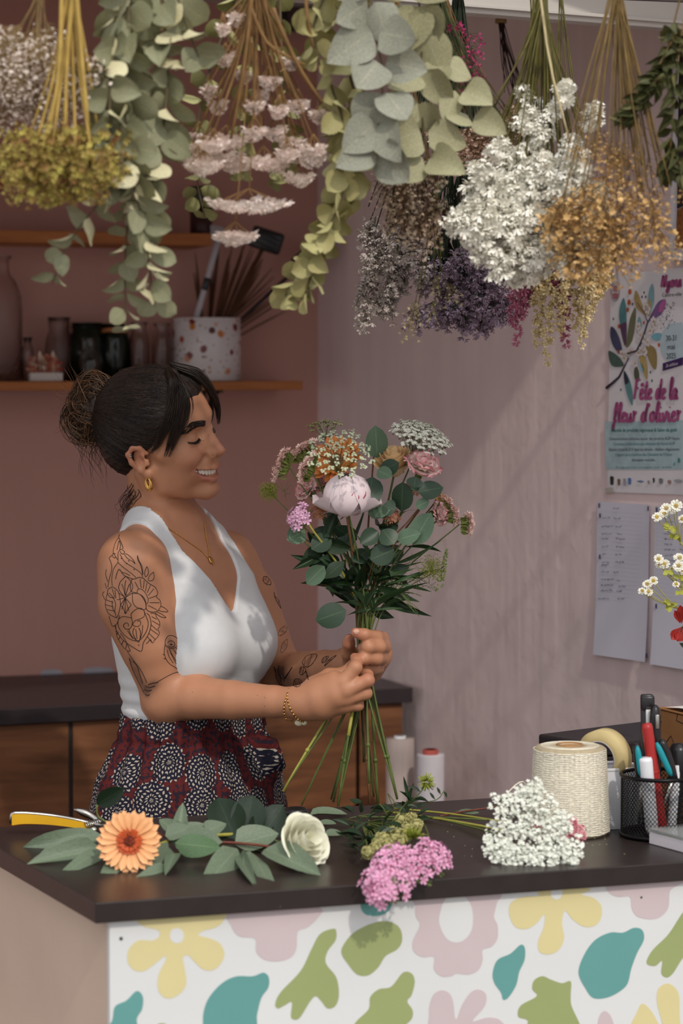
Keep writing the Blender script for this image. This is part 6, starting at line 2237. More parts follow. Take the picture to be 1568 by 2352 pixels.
PLK = M('pink_larkspur', (150, 86, 100), .8, var=.1, col2=(192, 112, 140))
CLK = M('cream_larkspur', (186, 158, 96), .8, var=.1, col2=(226, 210, 170))
tie = P(1220, -35, 3.86)
t = bunch('pink_larkspur_bunch', 'rose-pink larkspur spikes hanging left of the cream ones', 'dried flowers', tie)
for path in ([(1210, 570), (1205, 640), (1195, 720), (1185, 800)], [(1225, 600), (1215, 660), (1205, 700)], [(1270, 600), (1290, 700), (1300, 800)], [(1190, 600), (1185, 690), (1178, 750)]):
 hang_stem(t, tie, P(*path[0], 3.86), .0013, OLV)
 spike(t, path, 3.86, .0085, PLK, 30)
tie = P(1290, -30, 3.84)
t = bunch('cream_larkspur_bunch', 'cream larkspur spikes reaching lowest under the white statice', 'dried flowers', tie)
for path in ([(1265, 570), (1262, 660), (1258, 760), (1256, 845)], [(1240, 620), (1236, 700), (1232, 800)], [(1300, 580), (1295, 680), (1285, 770)], [(1335, 580), (1330, 670), (1318, 760)], [(1375, 560), (1368, 650), (1350, 740)], [(1390, 570), (1385, 640), (1370, 690)], [(1350, 590), (1345, 690), (1337, 795)]):
 hang_stem(t, tie, P(*path[0], 3.84), .0013, OLV)
 spike(t, path, 3.84 + random.uniform(-.02, .02), .0080, CLK, 40)

# --- right: golden straw bunch
TAN = M('tan_stem', (122, 98, 56), .65, var=.25, vscale=40)
GLD = M('gold_floret', (120, 90, 50), .8, var=.25, vscale=60, col2=(218, 178, 118))
gd = spray_meshes('gold_spray', GLD, 5, 22, .065, .030, .0050, 6, .35)
tie = P(1415, -40, 3.5)
t = bunch('straw_flower_bunch', 'tan-stemmed bunch with golden-brown small flowers at the right', 'dried flowers', tie)
for i in range(64):
 u = random.uniform(-1, 1)
 hang_stem(t, tie, P(1405 + 125 * u + random.uniform(-25, 25), random.uniform(330, 480), 3.5 + random.uniform(-.08, .08)), random.uniform(.0007, .0013), TAN, sag=.10, segs=8)
sprays(t, tie, gd, [(1260, 480), (1340, 420), (1480, 420), (1530, 470), (1510, 560), (1400, 590), (1300, 590)], 62, 3.5, .06, .95)
sprays(t, tie, gd, [(1330, 300), (1480, 330), (1500, 420), (1330, 420)], 14, 3.52, .05, .7)
for x, y in ((1515, 590), (1560, 430), (1558, 375), (1550, 560), (1450, 600)):
 hang_stem(t, P(1440, 250, 3.5), P(x, y - 20, 3.5), .0006, TAN)
 part('flower_spray', gd[0], t, upto(P(x, y - 22, 3.5), Vector((.2, 0, -1)), .55))

# --- right edge: dark leafy bunch
OLF = M('olive_dry_leaf', (70, 72, 38), .65, var=.25, vscale=25, col2=(110, 104, 60), mode='vein', back=(104, 100, 58))
ol = leaf_meshes('olive_dry_blade', OLF, 'lance', 5, .35, .3)
tie = P(1590, -40, 3.46)
t = bunch('olive_leaf_bunch', 'dark olive leafy bunch at the right edge', 'dried foliage', tie)
for path in ([(1585, -40), (1555, 150), (1540, 330), (1520, 400)], [(1600, -30), (1590, 200), (1575, 420)], [(1570, -40), (1530, 120), (1500, 200)], [(1560, 60), (1470, 230), (1440, 270)]):
 p = spline([P(x, y, 3.46 + random.uniform(-.03, .03)) for x, y in path], 22)
 MB().tube(p, np.linspace(.0016, .0006, len(p)), 5).build('branch', TAN, t)
 for k in range(6, 22):
  for s in range(3):
   d = (p[min(k + 1, 22)] - p[k - 1]).normalized() + rv(.9)
   part('leaf', random.choice(ol), t, frame(p[k], d, rv() + Vector((0, -1, 0)), (.012, .030, .030)))
# ------------------------------------------------------------------ things on the counter
UPV = Vector((0, 0, 1))
GC = 'cut flowers and leaves lying on the counter'
EUF = M('fresh_eucalyptus', (104, 118, 96), .5, var=.14, vscale=22, col2=(126, 140, 116), mode='vein', back=(118, 134, 112))
euf = leaf_meshes('fresh_eucalyptus_blade', EUF, 'heart', 5, .10, .08)
EUG = M('fresh_green_leaf', (78, 104, 70), .45, var=.14, vscale=22, col2=(112, 134, 92), mode='vein')
eug = leaf_meshes('fresh_green_blade', EUG, 'round', 4, .08, .08)
RED_T = M('reddish_twig', (112, 62, 48), .5, var=.2)

def px_leaf2(t, meshes, base, tip, D0, D1, wpx, nrm=(0, -.6, 1), name='leaf', jit=.12):
 D0, D1 = min(D0, on_top(*base).y - .008), min(D1, on_top(*tip).y - .005)
 a, b_ = P(*base, D0), P(*tip, D1)
 zmin = CZ + .003
 a.z = max(a.z, zmin); b_.z = max(b_.z, zmin)
 L = (b_ - a).length
 W = wpx / 5553 * D0
 return part(name, random.choice(meshes), t, frame(a, b_ - a, Vector(nrm) + rv(jit), (W, L, L)))

def top_D(py):
 return on_top(784, py).y

# --- eucalyptus branch lying across the left half
t = thing('eucalyptus_branch', 'fresh eucalyptus branch lying on the counter beneath the orange gerbera', 'foliage', on_top(420, 1960), GC)
D = 3.60
MB().tube(spline([P(230, 1925, 3.64), P(330, 1905, 3.66), P(420, 1935, 3.64), P(520, 1935, 3.62), P(620, 1945, 3.60), P(690, 1965, 3.58)], 20), .0022, 6).build('branch', RED_T, t)
LV = [((240, 1925), (50, 1946), 58, 3.66, 3.68), ((215, 1930), (90, 1962), 50, 3.62, 3.66), ((230, 1950), (62, 1985), 56, 3.58, 3.62), ((240, 1950), (124, 2008), 38, 3.56, 3.56), ((285, 1965), (226, 2018), 46, 3.54, 3.52),
      ((390, 1995), (306, 2022), 44, 3.54, 3.50), ((330, 1900), (270, 1880), 36, 3.68, 3.70), ((408, 1950), (420, 1842), 40, 3.62, 3.66), ((400, 1930), (470, 1890), 56, 3.64, 3.66), ((410, 1940), (508, 1930), 84, 3.58, 3.56),
      ((420, 1920), (365, 1880), 40, 3.62, 3.66), ((400, 1960), (380, 2010), 34, 3.56, 3.53), ((545, 1950), (472, 2022), 66, 3.56, 3.50), ((540, 1940), (640, 1910), 74, 3.62, 3.64), ((610, 1950), (735, 2010), 74, 3.54, 3.50),
      ((580, 1960), (628, 2045), 36, 3.54, 3.46), ((550, 1965), (585, 2035), 30, 3.55, 3.48), ((575, 1955), (560, 2010), 24, 3.54, 3.52), ((500, 1930), (440, 1960), 40, 3.58, 3.56), ((360, 1940), (345, 2005), 60, 3.56, 3.52), ((470, 1910), (520, 1890), 44, 3.64, 3.66), ((380, 1920), (440, 1900), 50, 3.62, 3.62)]
for b0, t0, w, d0, d1 in LV:
 px_leaf2(t, euf, b0, t0, d0, d1, w, (random.uniform(-.2, .2), -.9, .8))
px_leaf2(t, eug, (402, 1936), (506, 1948), 3.555, 3.54, 62, (.1, -.9, .7))
# dark glossy leaves behind
BIGL = M('glossy_dark_leaf', (28, 44, 28), .35, var=.15, vscale=20, col2=(44, 62, 40), mode='vein')
bigl = leaf_meshes('glossy_blade', BIGL, 'round', 3, .12, .15)
t = thing('salal_stem', 'large glossy dark green leaves standing behind the white rose', 'foliage', on_top(560, 1920), GC)
for b0, t0, w in (((540, 1930), (500, 1830), 90), ((560, 1925), (580, 1825), 84), ((600, 1925), (650, 1850), 76), ((520, 1930), (478, 1880), 60), ((580, 1930), (610, 1880), 60)):
 px_leaf2(t, bigl, b0, t0, 3.74, 3.78, w, (.1, -1, .3))
MB().tube(spline([P(540, 1932, 3.72), P(620, 1945, 3.70), P(700, 1940, 3.70)], 8), .0022, 6).build('stem', G_STEM, t)
t = thing('loose_leaf', 'single upright dark leaf sticking up by the woman\'s hip left of the gerbera', 'leaf', on_top(250, 1890), GC)
px_leaf2(t, [MB().addM(leaf_tpl('round', .05, .05), Matrix.Identity(4)).mesh('upright_blade', BIGL)], (222, 1848), (284, 1812), 3.78, 3.76, 44, (.1, -1, .2))
MB().tube(spline([P(222, 1848, 3.78), P(230, 1880, 3.78), P(300, 1905, 3.76), P(360, 1900, 3.75)], 10), .0018, 6).build('stem', G_STEM, t)

# --- gerbera lying with its face to us
GP = M('gerbera_petal', (226, 150, 92), .5, var=.06, vscale=60, col2=(240, 180, 126), sub=.05)
GP2 = M('gerbera_inner', (196, 84, 40), .55, var=.12, vscale=90)
hc = P(297, 1934, 3.50)
t = thing('gerbera', 'orange gerbera lying on the counter, face towards the camera', 'flower', hc, GC)
ax = Vector((.04, -.93, .30)).normalized()
a = ax.orthogonal().normalized(); b_ = ax.cross(a)
for k, (n, L, W, tl, ph0) in enumerate(((20, .036, .0118, .08, 0), (20, .033, .0108, .20, .157))):
 for i in range(n):
  ph = 2 * math.pi * i / n + ph0 + random.uniform(-.04, .04)
  out = a * math.cos(ph) + b_ * math.sin(ph)
  l = L * random.uniform(.93, 1.05)
  mb = MB(); v, f, tt = petal_tpl(l, W, .35, -.06, 'obov', nu=6)
  mb.addM((v, f, tt), frame(hc + out * .0115 + ax * .001 * k, out * math.cos(tl) + ax * math.sin(tl), ax * math.cos(tl) - out * math.sin(tl)))
  mb.build('petal', GP, t)
mb = MB(); ring(mb, hc + ax * .0035, ax, 40, .0105, .0030, .22, .0095, .3, 0, 'obov', .05); ring(mb, hc + ax * .0045, ax, 34, .009, .0028, .45, .007, .3, 0, 'obov', .05)
mb.build('inner_ring', GP2, t)
mb = MB(); head_cluster(mb, hc + ax * .002, ax, 70, .0095, .0020, .35, 5, .4); mb.build('disc', M('gerbera_centre', (136, 52, 34), .7, var=.2, vscale=200), t)
MB().tube(spline([hc - ax * .004, hc - ax * .03 + Vector((.01, 0, -.01)), P(420, 1925, 3.66), P(560, 1915, 3.74)], 12), .0030, 7).build('stem', G_STEM2, t)

# --- white rose
hc = P(697, 1935, 3.545)
t = thing('rose', 'white rose lying on the counter in front of the black-handled tool', 'flower', hc, GC)
rose(t, hc, (.62, -.66, .42), .040, WHITEROSE, .55)
MB().tube(spline([hc - Vector((.62, -.66, .42)).normalized() * .02, P(650, 1945, 3.60), P(560, 1950, 3.66)], 8), .0030, 7).build('stem', G_STEM, t)
mb = MB()
for k in range(5):
 a_ = k * 1.257
 d = (Vector((-.62, .66, -.42)).normalized() * .5 + Vector((math.cos(a_), 0, math.sin(a_))) * .9).normalized()
 q = hc - Vector((.62, -.66, .42)).normalized() * .026
 mb.addM(leaf_tpl('lance', .2, .1), frame(q, d, rv(), (.008, .030, .03)))
mb.build('sepal', G_STEM, t)

# --- loose eucalyptus leaves
for b0, t0, w, d, lab in (((712, 1877), (798, 1872), 18, 3.94, 'loose grey-green leaf furthest back beside the black-handled tool'), ((728, 1897), (772, 1900), 12, 3.86, 'small loose leaf just behind the white rose'),
                          ((745, 1922), (788, 1922), 16, 3.78, 'loose grey leaf touching the right side of the white rose'), ((1052, 1868), (1100, 1868), 12, 3.98, 'narrow grey leaf lying on the long bare stems')):
 t = thing('eucalyptus_leaf', lab, 'leaf', on_top(*b0), 'loose eucalyptus leaves on the counter')
 a, b_ = on_top(*b0, .0035), on_top(*t0, .006)
 L = (b_ - a).length
 part('blade', random.choice(euf), t, frame(a, b_ - a, Vector((0, -.25, 1)), (w / 5553 * d * 2.6, L, L)))
 MB().tube([a, a - (b_ - a).normalized() * .006 + Vector((0, 0, .0))], .0007, 4).build('petiole', G_STEM, t)

# --- sweet william cluster hanging over the front edge
SW2 = M('sweet_william_pink', (202, 128, 160), .6, var=.10, vscale=90, col2=(226, 172, 202))
SWR = M('sweet_william_eye', (160, 46, 90), .6, var=.1)
HEADS = [((885, 2030), 3.375, .036, (-.1, -.75, .62)), ((905, 1985), 3.43, .034, (-.2, -.55, .8)), ((950, 1995), 3.42, .034, (.1, -.6, .8)), ((990, 1970), 3.46, .030, (.4, -.55, .75)), ((872, 2045), 3.35, .022, (-.4, -.8, .2))]
t = thing('sweet_william', 'pink sweet william clusters lying over the front edge of the counter', 'flower', on_top(900, 2000), GC)
for (px, py), d, R, ax in HEADS:
 c = P(px, py, d)
 mb = MB(); head_cluster(mb, c, ax, 34, R, .0085, .6, 5, .12, jit=.3); fh = mb.build('flower_head', SW2, t)
 mb = MB(); head_cluster(mb, c + Vector(ax) * .0006, ax, 34, R * .97, .0026, .6, 5, .1, t=1, jit=.6); mb.build('eye_ring', SWR, fh)
 mb = MB(); head_cluster(mb, c - Vector(ax) * .010, ax, 20, R * .85, .006, .4, 5, .9); mb.build('sepal_ring', G_STEM, t)
 MB().tube(spline([c - Vector(ax) * .008, on_top(px - 20, min(py - 60, 1985), .012), on_top(860, 1945, .010), on_top(830, 1905, .008)], 10), .0018, 6).build('stem', G_STEM, t)
for i in range(16):
 q = on_top(random.uniform(800, 890), random.uniform(1935, 1985), random.uniform(.006, .02))
 d = rv(); d.z = abs(d.z) * .3
 part('leaf', random.choice(DLEAF), t, frame(q, d, Vector((0, -.3, 1)) + rv(.4), (.012, .04, .04)))

# --- cream bobble stems with lime tuft
CRB = M('cream_bobble', (176, 170, 112), .75, var=.2, vscale=120)
t = thing('bobble_flower', 'greenish-cream bobble heads on thin stems behind the pink sweet william', 'flower', on_top(890, 1960), GC)
for i, (px, py, h) in enumerate(((921, 1883, .035), (945, 1880, .04), (957, 1895, .03), (935, 1903, .03), (898, 1912, .03), (915, 1915, .03), (932, 1918, .03), (884, 1926, .025), (905, 1930, .02), (868, 1938, .02), (890, 1942, .02), (845, 1958, .012), (875, 1925, .02), (862, 1950, .015), (920, 1932, .02))):
 d = on_top(px, py + 40).y
 c = P(px, py, d)
 c.z = max(c.z, CZ + .012)
 mb = MB()
 for k in range(46):
  dd = rv().normalized()
  mb.addM(floret_tpl(5, .0030, .6), upto(c + dd * .0085, (dd + rv(.3)).normalized(), random.uniform(.8, 1.2)))
 mb.ball(c, .0075, 8, 6)
 mb.build('bobble', CRB, t)
 MB().tube(spline([c, c.lerp(on_top(835, 1900, .006), .5) + Vector((0, 0, .003)), on_top(835 + i, 1895, .004)], 6), .0010, 5).build('stem', G_STEM, t)
mb = MB()
c = P(948, 1925, 3.60)
for i in range(170):
 dd = rv().normalized(); dd.z = abs(dd.z)
 mb.tube([c, c + dd * .020 * random.uniform(.5, 1)], [.0005, .0007], 3, False)
mb.build('lime_tuft', LIME, t, kind='stuff')
t = thing('dark_foliage', 'tangle of small dark leaves left of the cream bobble heads', 'foliage', on_top(850, 1900), GC)
for i in range(46):
 q = on_top(random.uniform(800, 960), random.uniform(1868, 1960), random.uniform(.004, .03))
 d = rv(); d.z = abs(d.z) * .6
 part('leaf', random.choice(DLEAF), t, frame(q, d, Vector((0, -.4, 1)) + rv(.5), (.010, .030, .03)))
mb = MB()
for i in range(12):
 q = on_top(random.uniform(800, 940), random.uniform(1880, 1960), .006)
 mb.tube(spline([q, q + rv(.03) * Vector((1, 1, 0)).length / 1.4 + Vector((0, 0, .01)), on_top(random.uniform(780, 960), random.uniform(1880, 1950), .008)], 6), .0009, 4)
mb.build('stem', G_STEM, t)
# sprig rising with a lime green head against the white roll
t = thing('lime_sprig', 'upright sprig with a lime green tuft in front of the paper roll', 'flower', on_top(940, 1885), GC)
c = P(980, 1797, 3.82)
mb = MB()
for i in range(150):
 dd = rv().normalized()
 mb.tube([c + dd * .004, c + dd * .017 * random.uniform(.5, 1.05)], [.0004, .0008], 3)
mb.build('lime_tuft', LIME, t, kind='stuff')
b0 = on_top(920, 1880, .004)
MB().tube(spline([b0, P(940, 1845, 3.83), P(965, 1820, 3.82), c], 10), .0010, 5).build('stem', G_STEM, t)
MB().tube(spline([P(940, 1845, 3.83), P(1000, 1838, 3.82), P(1020, 1815, 3.82)], 6), .0008, 5).build('stem', G_STEM, t)
for (x0, y0, x1, y1) in ((1000, 1838, 985, 1820), (1012, 1825, 1002, 1808), (1018, 1818, 1028, 1832), (965, 1820, 935, 1800), (945, 1842, 918, 1815), (935, 1850, 960, 1852), (950, 1835, 985, 1840), (940, 1845, 925, 1780), (930, 1860, 905, 1850)):
 px_leaf2(t, DLEAF, (x0, y0), (x1, y1), 3.82, 3.82, 9)

# --- long bare stems to the white flowers
t = thing('ammi_bunch', 'bunch of white lace flowers lying by the twine cone with stems pointing left', 'flower', on_top(1200, 1960), GC)
AMW = M('ammi_white', (232, 234, 222), .7, var=.06, vscale=120)
for k, (p0, p1, r, mt) in enumerate((((875, 1868), (1160, 1925), .0022, G_STEM2), ((905, 1862), (1160, 1905), .0018, G_STEM2), ((960, 1878), (1150, 1935), .0016, G_STEM), ((830, 1882), (1120, 1900), .0016, G_STEM), ((1010, 1880), (1170, 1868), .0015, RED_T))):
 MB().tube(spline([on_top(*p0, .004), on_top((p0[0] + p1[0]) / 2, (p0[1] + p1[1]) / 2 - 6, .006), on_top(*p1, .012)], 10), r, 6).build('stem', mt, t)
uh = [(1160, 1845, .022), (1200, 1835, .026), (1240, 1850, .026), (1275, 1880, .024), (1180, 1880, .028), (1220, 1890, .030), (1260, 1920, .026), (1150, 1915, .026), (1140, 1950, .022), (1185, 1940, .030), (1225, 1950, .030), (1270, 1955, .026), (1300, 1940, .024), (1165, 1970, .020), (1205, 1975, .020), (1250, 1972, .020), (1310, 1965, .016), (1290, 1900, .020), (1225, 1815, .018)]
for (px, py, R) in uh:
 d = on_top(px, 1985).y + (1985 - py) / 1985 * .55
 c = P(px, py, d)
 c.z = max(c.z, CZ + .008)
 ax = (Vector((-.12, -.75, .65)) + rv(.35)).normalized()
 mb = MB()
 a = ax.orthogonal().normalized(); b_ = ax.cross(a)
 tp = floret_tpl(5, .0030, .35)
 for i in range(19):
  u = math.sqrt((i + .5) / 19); ph = i * 2.4 + random.uniform(-.3, .3)
  q = c + (a * math.cos(ph) + b_ * math.sin(ph)) * u * R * random.uniform(.75, 1.12) + ax * random.uniform(-.004, .007)
  for k in range(6):
   o = rv(.0042)
   mb.addM(tp, upto(q + o, (ax + o * 120 + rv(.3)).normalized(), random.uniform(.8, 1.25), random.uniform(0, 6)))
 mb.build('umbel', AMW, t)
 mb = MB()
 for i in range(8):
  ph = i * .785; mb.tube([c - ax * .018, c + (a * math.cos(ph) + b_ * math.sin(ph)) * R * .7 - ax * .002], .0006, 3, False)
 mb.tube([c - ax * .018, c - ax * .018 + Vector((-.02, .02, 0))], .0009, 4, False)
 mb.build('umbel_ray', G_STEM, t, kind='stuff')
PKS = M('pink_statice', (206, 130, 140), .7, var=.1, vscale=120)
t = thing('pink_statice', 'small pink statice sprig between the white lace flowers and the twine cone', 'flower', on_top(1310, 1945), GC)
for px, py, R in ((1322, 1915, .014), (1308, 1895, .010), (1298, 1925, .010), (1240, 1910, .008)):
 c = P(px, py, 3.63); mb = MB(); head_cluster(mb, c, (.4, -.7, .5), 26, R, .0045, .9, 5, .5); mb.build('flower_head', PKS, t)
 MB().tube([c + Vector((0, .01, -.004)), on_top(1290, 1935, .004)], .0010, 5).build('stem', G_STEM, t)

# --- pruning shears
CHR = M('steel', (176, 172, 166), .28, 1.0, var=.06)
YEL = M('yellow_grip', (216, 164, 30), .45, var=.05, coat=.2)
t = thing('pruning_shears', 'pruning shears with a yellow grip lying at the left end of the counter', 'shears', on_top(130, 1905))
g = [P(28, 1882, 3.76), P(60, 1880, 3.765), P(120, 1884, 3.77), P(180, 1893, 3.78), P(212, 1905, 3.78)]
for q in g: q.z = max(q.z, CZ + .010)
mb = MB()
sp = spline(g, 16)
for s0, s1 in ((.0, .0),):
 V = []
 for i, q in enumerate(sp):
  u = i / 16
  hh = .0075 * (1.15 - .55 * u)
  for dz, dy in ((hh, -.004), (hh, .004), (-hh, .004), (-hh, -.004)):
   V.append((q.x, q.y + dy * 1.2, q.z + dz))
 q4 = np.array([(i * 4 + j, i * 4 + (j + 1) % 4, (i + 1) * 4 + (j + 1) % 4, (i + 1) * 4 + j) for i in range(16) for j in range(4)])
 mb.add(V, [q4, np.array([(3, 2, 1, 0), (64, 65, 66, 67)])])
mb.build('handle', YEL, t, smooth=False)
top = [q + Vector((0, -.001, .0085 * (1.15 - .55 * i / 16))) for i, q in enumerate(sp)]
MB().tube([sp[0] + Vector((-.002, 0, -.006))] + top + [sp[-1] + Vector((.02, 0, .002))], .0032, 8).build('handle_frame', CHR, t)
g2 = [P(170, 1858, 3.80), P(205, 1872, 3.80), P(232, 1890, 3.79)]
mb = MB(); sp = spline(g2, 8)
mb.tube(sp, [.002, .004, .006, .0065, .006, .0055, .005, .004, .003], 6)
mb.build('blade', CHR, t)
mb = MB()
c0, c1 = P(196, 1898, 3.775), P(228, 1888, 3.785)
ax = (c1 - c0).normalized(); u1 = ax.orthogonal().normalized(); u2 = ax.cross(u1)
mb.tube([c0 + ax * (c1 - c0).length * k / 60 + (u1 * math.cos(k * .8) + u2 * math.sin(k * .8)) * .0055 for k in range(61)], .0011, 5)
mb.build('spring', CHR, t)
mb = MB(); mb.lathe([(0, .003), (.0055, .003), (.006, .001), (.006, -.002)], 14, upto(P(214, 1905, 3.77), (0, -.8, .6))); mb.build('pivot_bolt', CHR, t)

# --- black-handled tool with a red button
BLKP = M('black_plastic', (30, 28, 30), .3, var=.05, spec=.5)
REDP = M('red_plastic', (170, 44, 40), .4, var=.05)
t = thing('secateurs', 'black-handled secateurs with a red lock button behind the white rose', 'secateurs', on_top(680, 1895))
c = P(680, 1878, 3.86); c.z = max(c.z, CZ + .014)
mb = MB(); mb.lathe([(.0, -.013), (.012, -.0125), (.016, -.006), (.0185, .004), (.018, .010), (.0145, .012), (.010, .006), (0, .004)], 24, Matrix.Translation(c)); mb.build('handle_end', BLKP, t)
mb = MB(); mb.tube(spline([c + Vector((0, 0, -.006)), P(672, 1905, 3.78), P(665, 1915, 3.74)], 8), [.010, .010, .0095, .009, .0085, .008, .0075, .007, .006], 10); mb.build('handle', BLKP, t)
mb = MB(); mb.ball(c + Vector((.000, -.016, -.006)), (.008, .004, .003), 12, 8); mb.build('lock_button', REDP, t)
MB().tube(spline([c + Vector((.014, -.01, -.008)), on_top(712, 1890, .006), on_top(728, 1896, .005)], 6), .0014, 5).build('lever', REDP, t)

# --- cone of cotton twine
CRD = M('cotton_twine', (234, 226, 206), .85, var=.12, vscale=150, bump=.3, bscale=900, spec=.1)
CRB0 = M('twine_gap_shade', (176, 162, 134), .9, var=.1, vscale=150)  # same twine, darkened: shade in the gaps between threads put into the colour
KRAFT = M('kraft_tube', (168, 128, 84), .8, var=.1)
bt = on_top(1307, 1912)
t = thing('twine_cone', 'large cone of cream cotton twine standing on the counter', 'twine', bt)
zt = P(1303, 1712, bt.y).z - CZ
rb, rt_ = 93 / 5553 * bt.y, 83 / 5553 * bt.y
core = Vector((bt.x, bt.y + .0, CZ))
wbo = MB().lathe([(.016, .0005), (rb * .96, .0005), (rb * .985, .004), (rb * .985, .012), (rt_ * .985, zt - .007), (rt_ * .94, zt - .0015), (rt_ * .84, zt), (.020, zt + .0005), (.016, zt - .004)], 64, Matrix.Translation(core), cap=False).build('wound_body', CRB0, t)
mb = MB()
N_W = 112
pts_u, pts_d = [], []
for dirn_, phase in ((1, 0), (-1, 1.3)):
 pts = []
 tot = N_W * 22
 for i in range(tot):
  u = i / (tot - 1)
  # cross-wound: the thread sweeps up and down the cone while it creeps round
  sweep = (u * 23 + (0 if dirn_ > 0 else .5)) % 1.0
  zz = .004 + (zt - .0085) * (1 - abs(2 * sweep - 1))
  a = u * N_W * 2 * math.pi * dirn_ + phase
  R = rb + (rt_ - rb) * zz / zt + .0003
  pts.append(core + Vector((R * math.cos(a), R * math.sin(a), zz)))
 mb.tube(pts, .00082, 4, False)
mb.build('wound_thread', CRD, wbo)
mb = MB()
for k in range(16):
 R = rt_ * (.30 + .62 * k / 16)
 mb.tube([core + Vector((R * math.cos(a), R * math.sin(a), zt - (.0002 if k < 14 else .0010 * (k - 13)))) for a in np.linspace(0, 6.283, 49)[:-1]], .0008, 4, closed=True)
mb.build('end_winding', CRD, wbo)
MB().lathe([(.0205, zt - .002), (.0210, zt + .0025), (.0190, zt + .0030), (.0165, zt + .0005), (.0160, zt - .03)], 32, Matrix.Translation(core), cap=False).build('core_tube', KRAFT, t)
MB().tube(spline([core + Vector((-rb * .98, -.01, .055)), P(1200, 1795, 3.75), P(1165, 1822, 3.70), P(1153, 1850, 3.66), P(1160, 1880, 3.63)], 16), .0010, 5).build('loose_end', CRD, t)

# --- white box with a roll of masking tape leaning on it
WPL = M('white_plastic', (222, 222, 226), .35, var=.03)
bt = on_top(1405, 1905)
t = thing('white_box', 'white lidless plastic box standing behind the twine cone', 'box', bt)
h = P(1400, 1768, bt.y).z - CZ
mm = Matrix.Translation((bt.x + .006, bt.y + .035, CZ)) @ Matrix.Rotation(math.radians(14), 4, 'Z')
w_, d_ = .072, .07
for (x, y, sx, sy) in ((0, -d_ / 2, w_, .003), (0, d_ / 2, w_, .003), (-w_ / 2, 0, .003, d_), (w_ / 2, 0, .003, d_)):
 MB().box((sx, sy, h), mm @ Matrix.Translation((x, y, h / 2)), .0012).build('side_panel', WPL, t)
MB().box((w_, d_, .003), mm @ Matrix.Translation((0, 0, .0016)), .001).build('bottom_panel', WPL, t)
mb = MB()
for sy in (-1, 1): mb.box((w_ + .006, .005, .005), mm @ Matrix.Translation((0, sy * d_ / 2, h)), .0015)
for sx in (-1, 1): mb.box((.005, d_ + .006, .005), mm @ Matrix.Translation((sx * w_ / 2, 0, h)), .0015)
mb.build('rim', WPL, t, smooth=False)
TAPE = M('masking_tape', (204, 184, 132), .6, var=.06, vscale=40)
tc_ = P(1388, 1738, bt.y + .03)
t = thing('tape_roll', 'roll of beige masking tape propped on the white box', 'tape', tc_)
axd = Vector((-.62, -.70, -.10)).normalized()
prof = [(.0275, -.012), (.043, -.012), (.0432, 0), (.043, .012), (.0275, .012), (.0275, -.012)]
tm = upto(tc_, axd)
MB().lathe([(.0285, -.0125), (.0445, -.0125), (.0447, 0), (.0445, .0125), (.0285, .0125)], 48, tm, cap=False).build('tape', TAPE, t)
MB().lathe([(.0262, -.0127), (.0285, -.0127), (.0285, .0127), (.0262, .0127), (.0262, -.0127)], 40, tm, cap=False).build('core_ring', M('tape_core', (190, 186, 190), .6), t)

# --- wire-mesh pen pot
MESHM = M('black_wire', (22, 20, 22), .35, .5, var=0)
bt = on_top(1520, 1925)
R = .058
cen = Vector((bt.x - .004, bt.y + .018, CZ))
hp = P(1500, 1782, cen.y - R * .5).z - CZ
t = thing('pen_pot', 'round black wire-mesh pen pot', 'pot', cen)
mb = MB()
nw = 58
for dirn_ in (1, -1):
 for i in range(nw):
  a0 = 2 * math.pi * i / nw
  mb.tube([cen + Vector((R * math.cos(a0 + dirn_ * k * .085), R * math.sin(a0 + dirn_ * k * .085), .006 + (hp - .01) * k / 15)) for k in range(16)], .00062, 3, False)
mb.build('wire_mesh', MESHM, t, kind='stuff')
for zz, rr in ((hp - .003, .0032), (.005, .0030)):
 MB().tube([cen + Vector(((R + .0005) * math.cos(a), (R + .0005) * math.sin(a), zz)) for a in np.linspace(0, 6.283, 49)[:-1]], rr, 8, closed=True).build('rim' if zz > .05 else 'base_ring', MESHM, t)
MB().lathe([(0, .0022), (R - .002, .0022), (R - .002, .0006), (0, .0006)], 40, Matrix.Translation(cen)).build('bottom', MESHM, t)

def in_pot(px_top, py_top, dy, px_low=None):
 """axis of a thing standing in the pot: its top at a pixel, its foot on the pot's floor"""
 top = P(px_top, py_top, cen.y + dy)
 low = P(px_low, 1890, cen.y + dy * .5)
 low.z = CZ + .006
 dv = Vector((low.x - cen.x, low.y - cen.y, 0))
 if dv.length > R - .012:
  dv *= (R - .012) / dv.length
  low.x, low.y = cen.x + dv.x, cen.y + dv.y
 return low, top

GP_ = 'pens and tools standing in the mesh pot'
RDM = M('red_marker', (166, 46, 44), .35, var=.04)
lo, hi = in_pot(1484, 1660, -.035, 1522)
t = thing('marker_pen', 'fat red pen leaning left in the mesh pot', 'pen', lo, GP_)
ax = (hi - lo).normalized(); Lp = (hi - lo).length
last = MB().lathe([(0, 0), (.005, .001), (.0085, .01), (.009, Lp * .5), (.0088, Lp - .008), (.0072, Lp - .002), (0, Lp)], 18, upto(lo, ax)).build('barrel', RDM, t)
MB().lathe([(.0090, Lp * .55), (.0094, Lp * .55 + .001), (.0094, Lp * .55 + .004), (.0090, Lp * .55 + .005)], 18, upto(lo, ax), cap=False).build('cap_ring', RDM, last)
lo, hi = in_pot(1482, 1741, -.040, 1498)
t = thing('chalk_pen', 'stubby white pen beside the red pen in the mesh pot', 'pen', lo, GP_)
ax = (hi - lo).normalized(); Lp = (hi - lo).length
MB().lathe([(0, 0), (.008, .001), (.0105, .01), (.0105, Lp - .004), (.0092, Lp), (0, Lp + .0005)], 18, upto(lo, ax)).build('barrel', WPL, t)
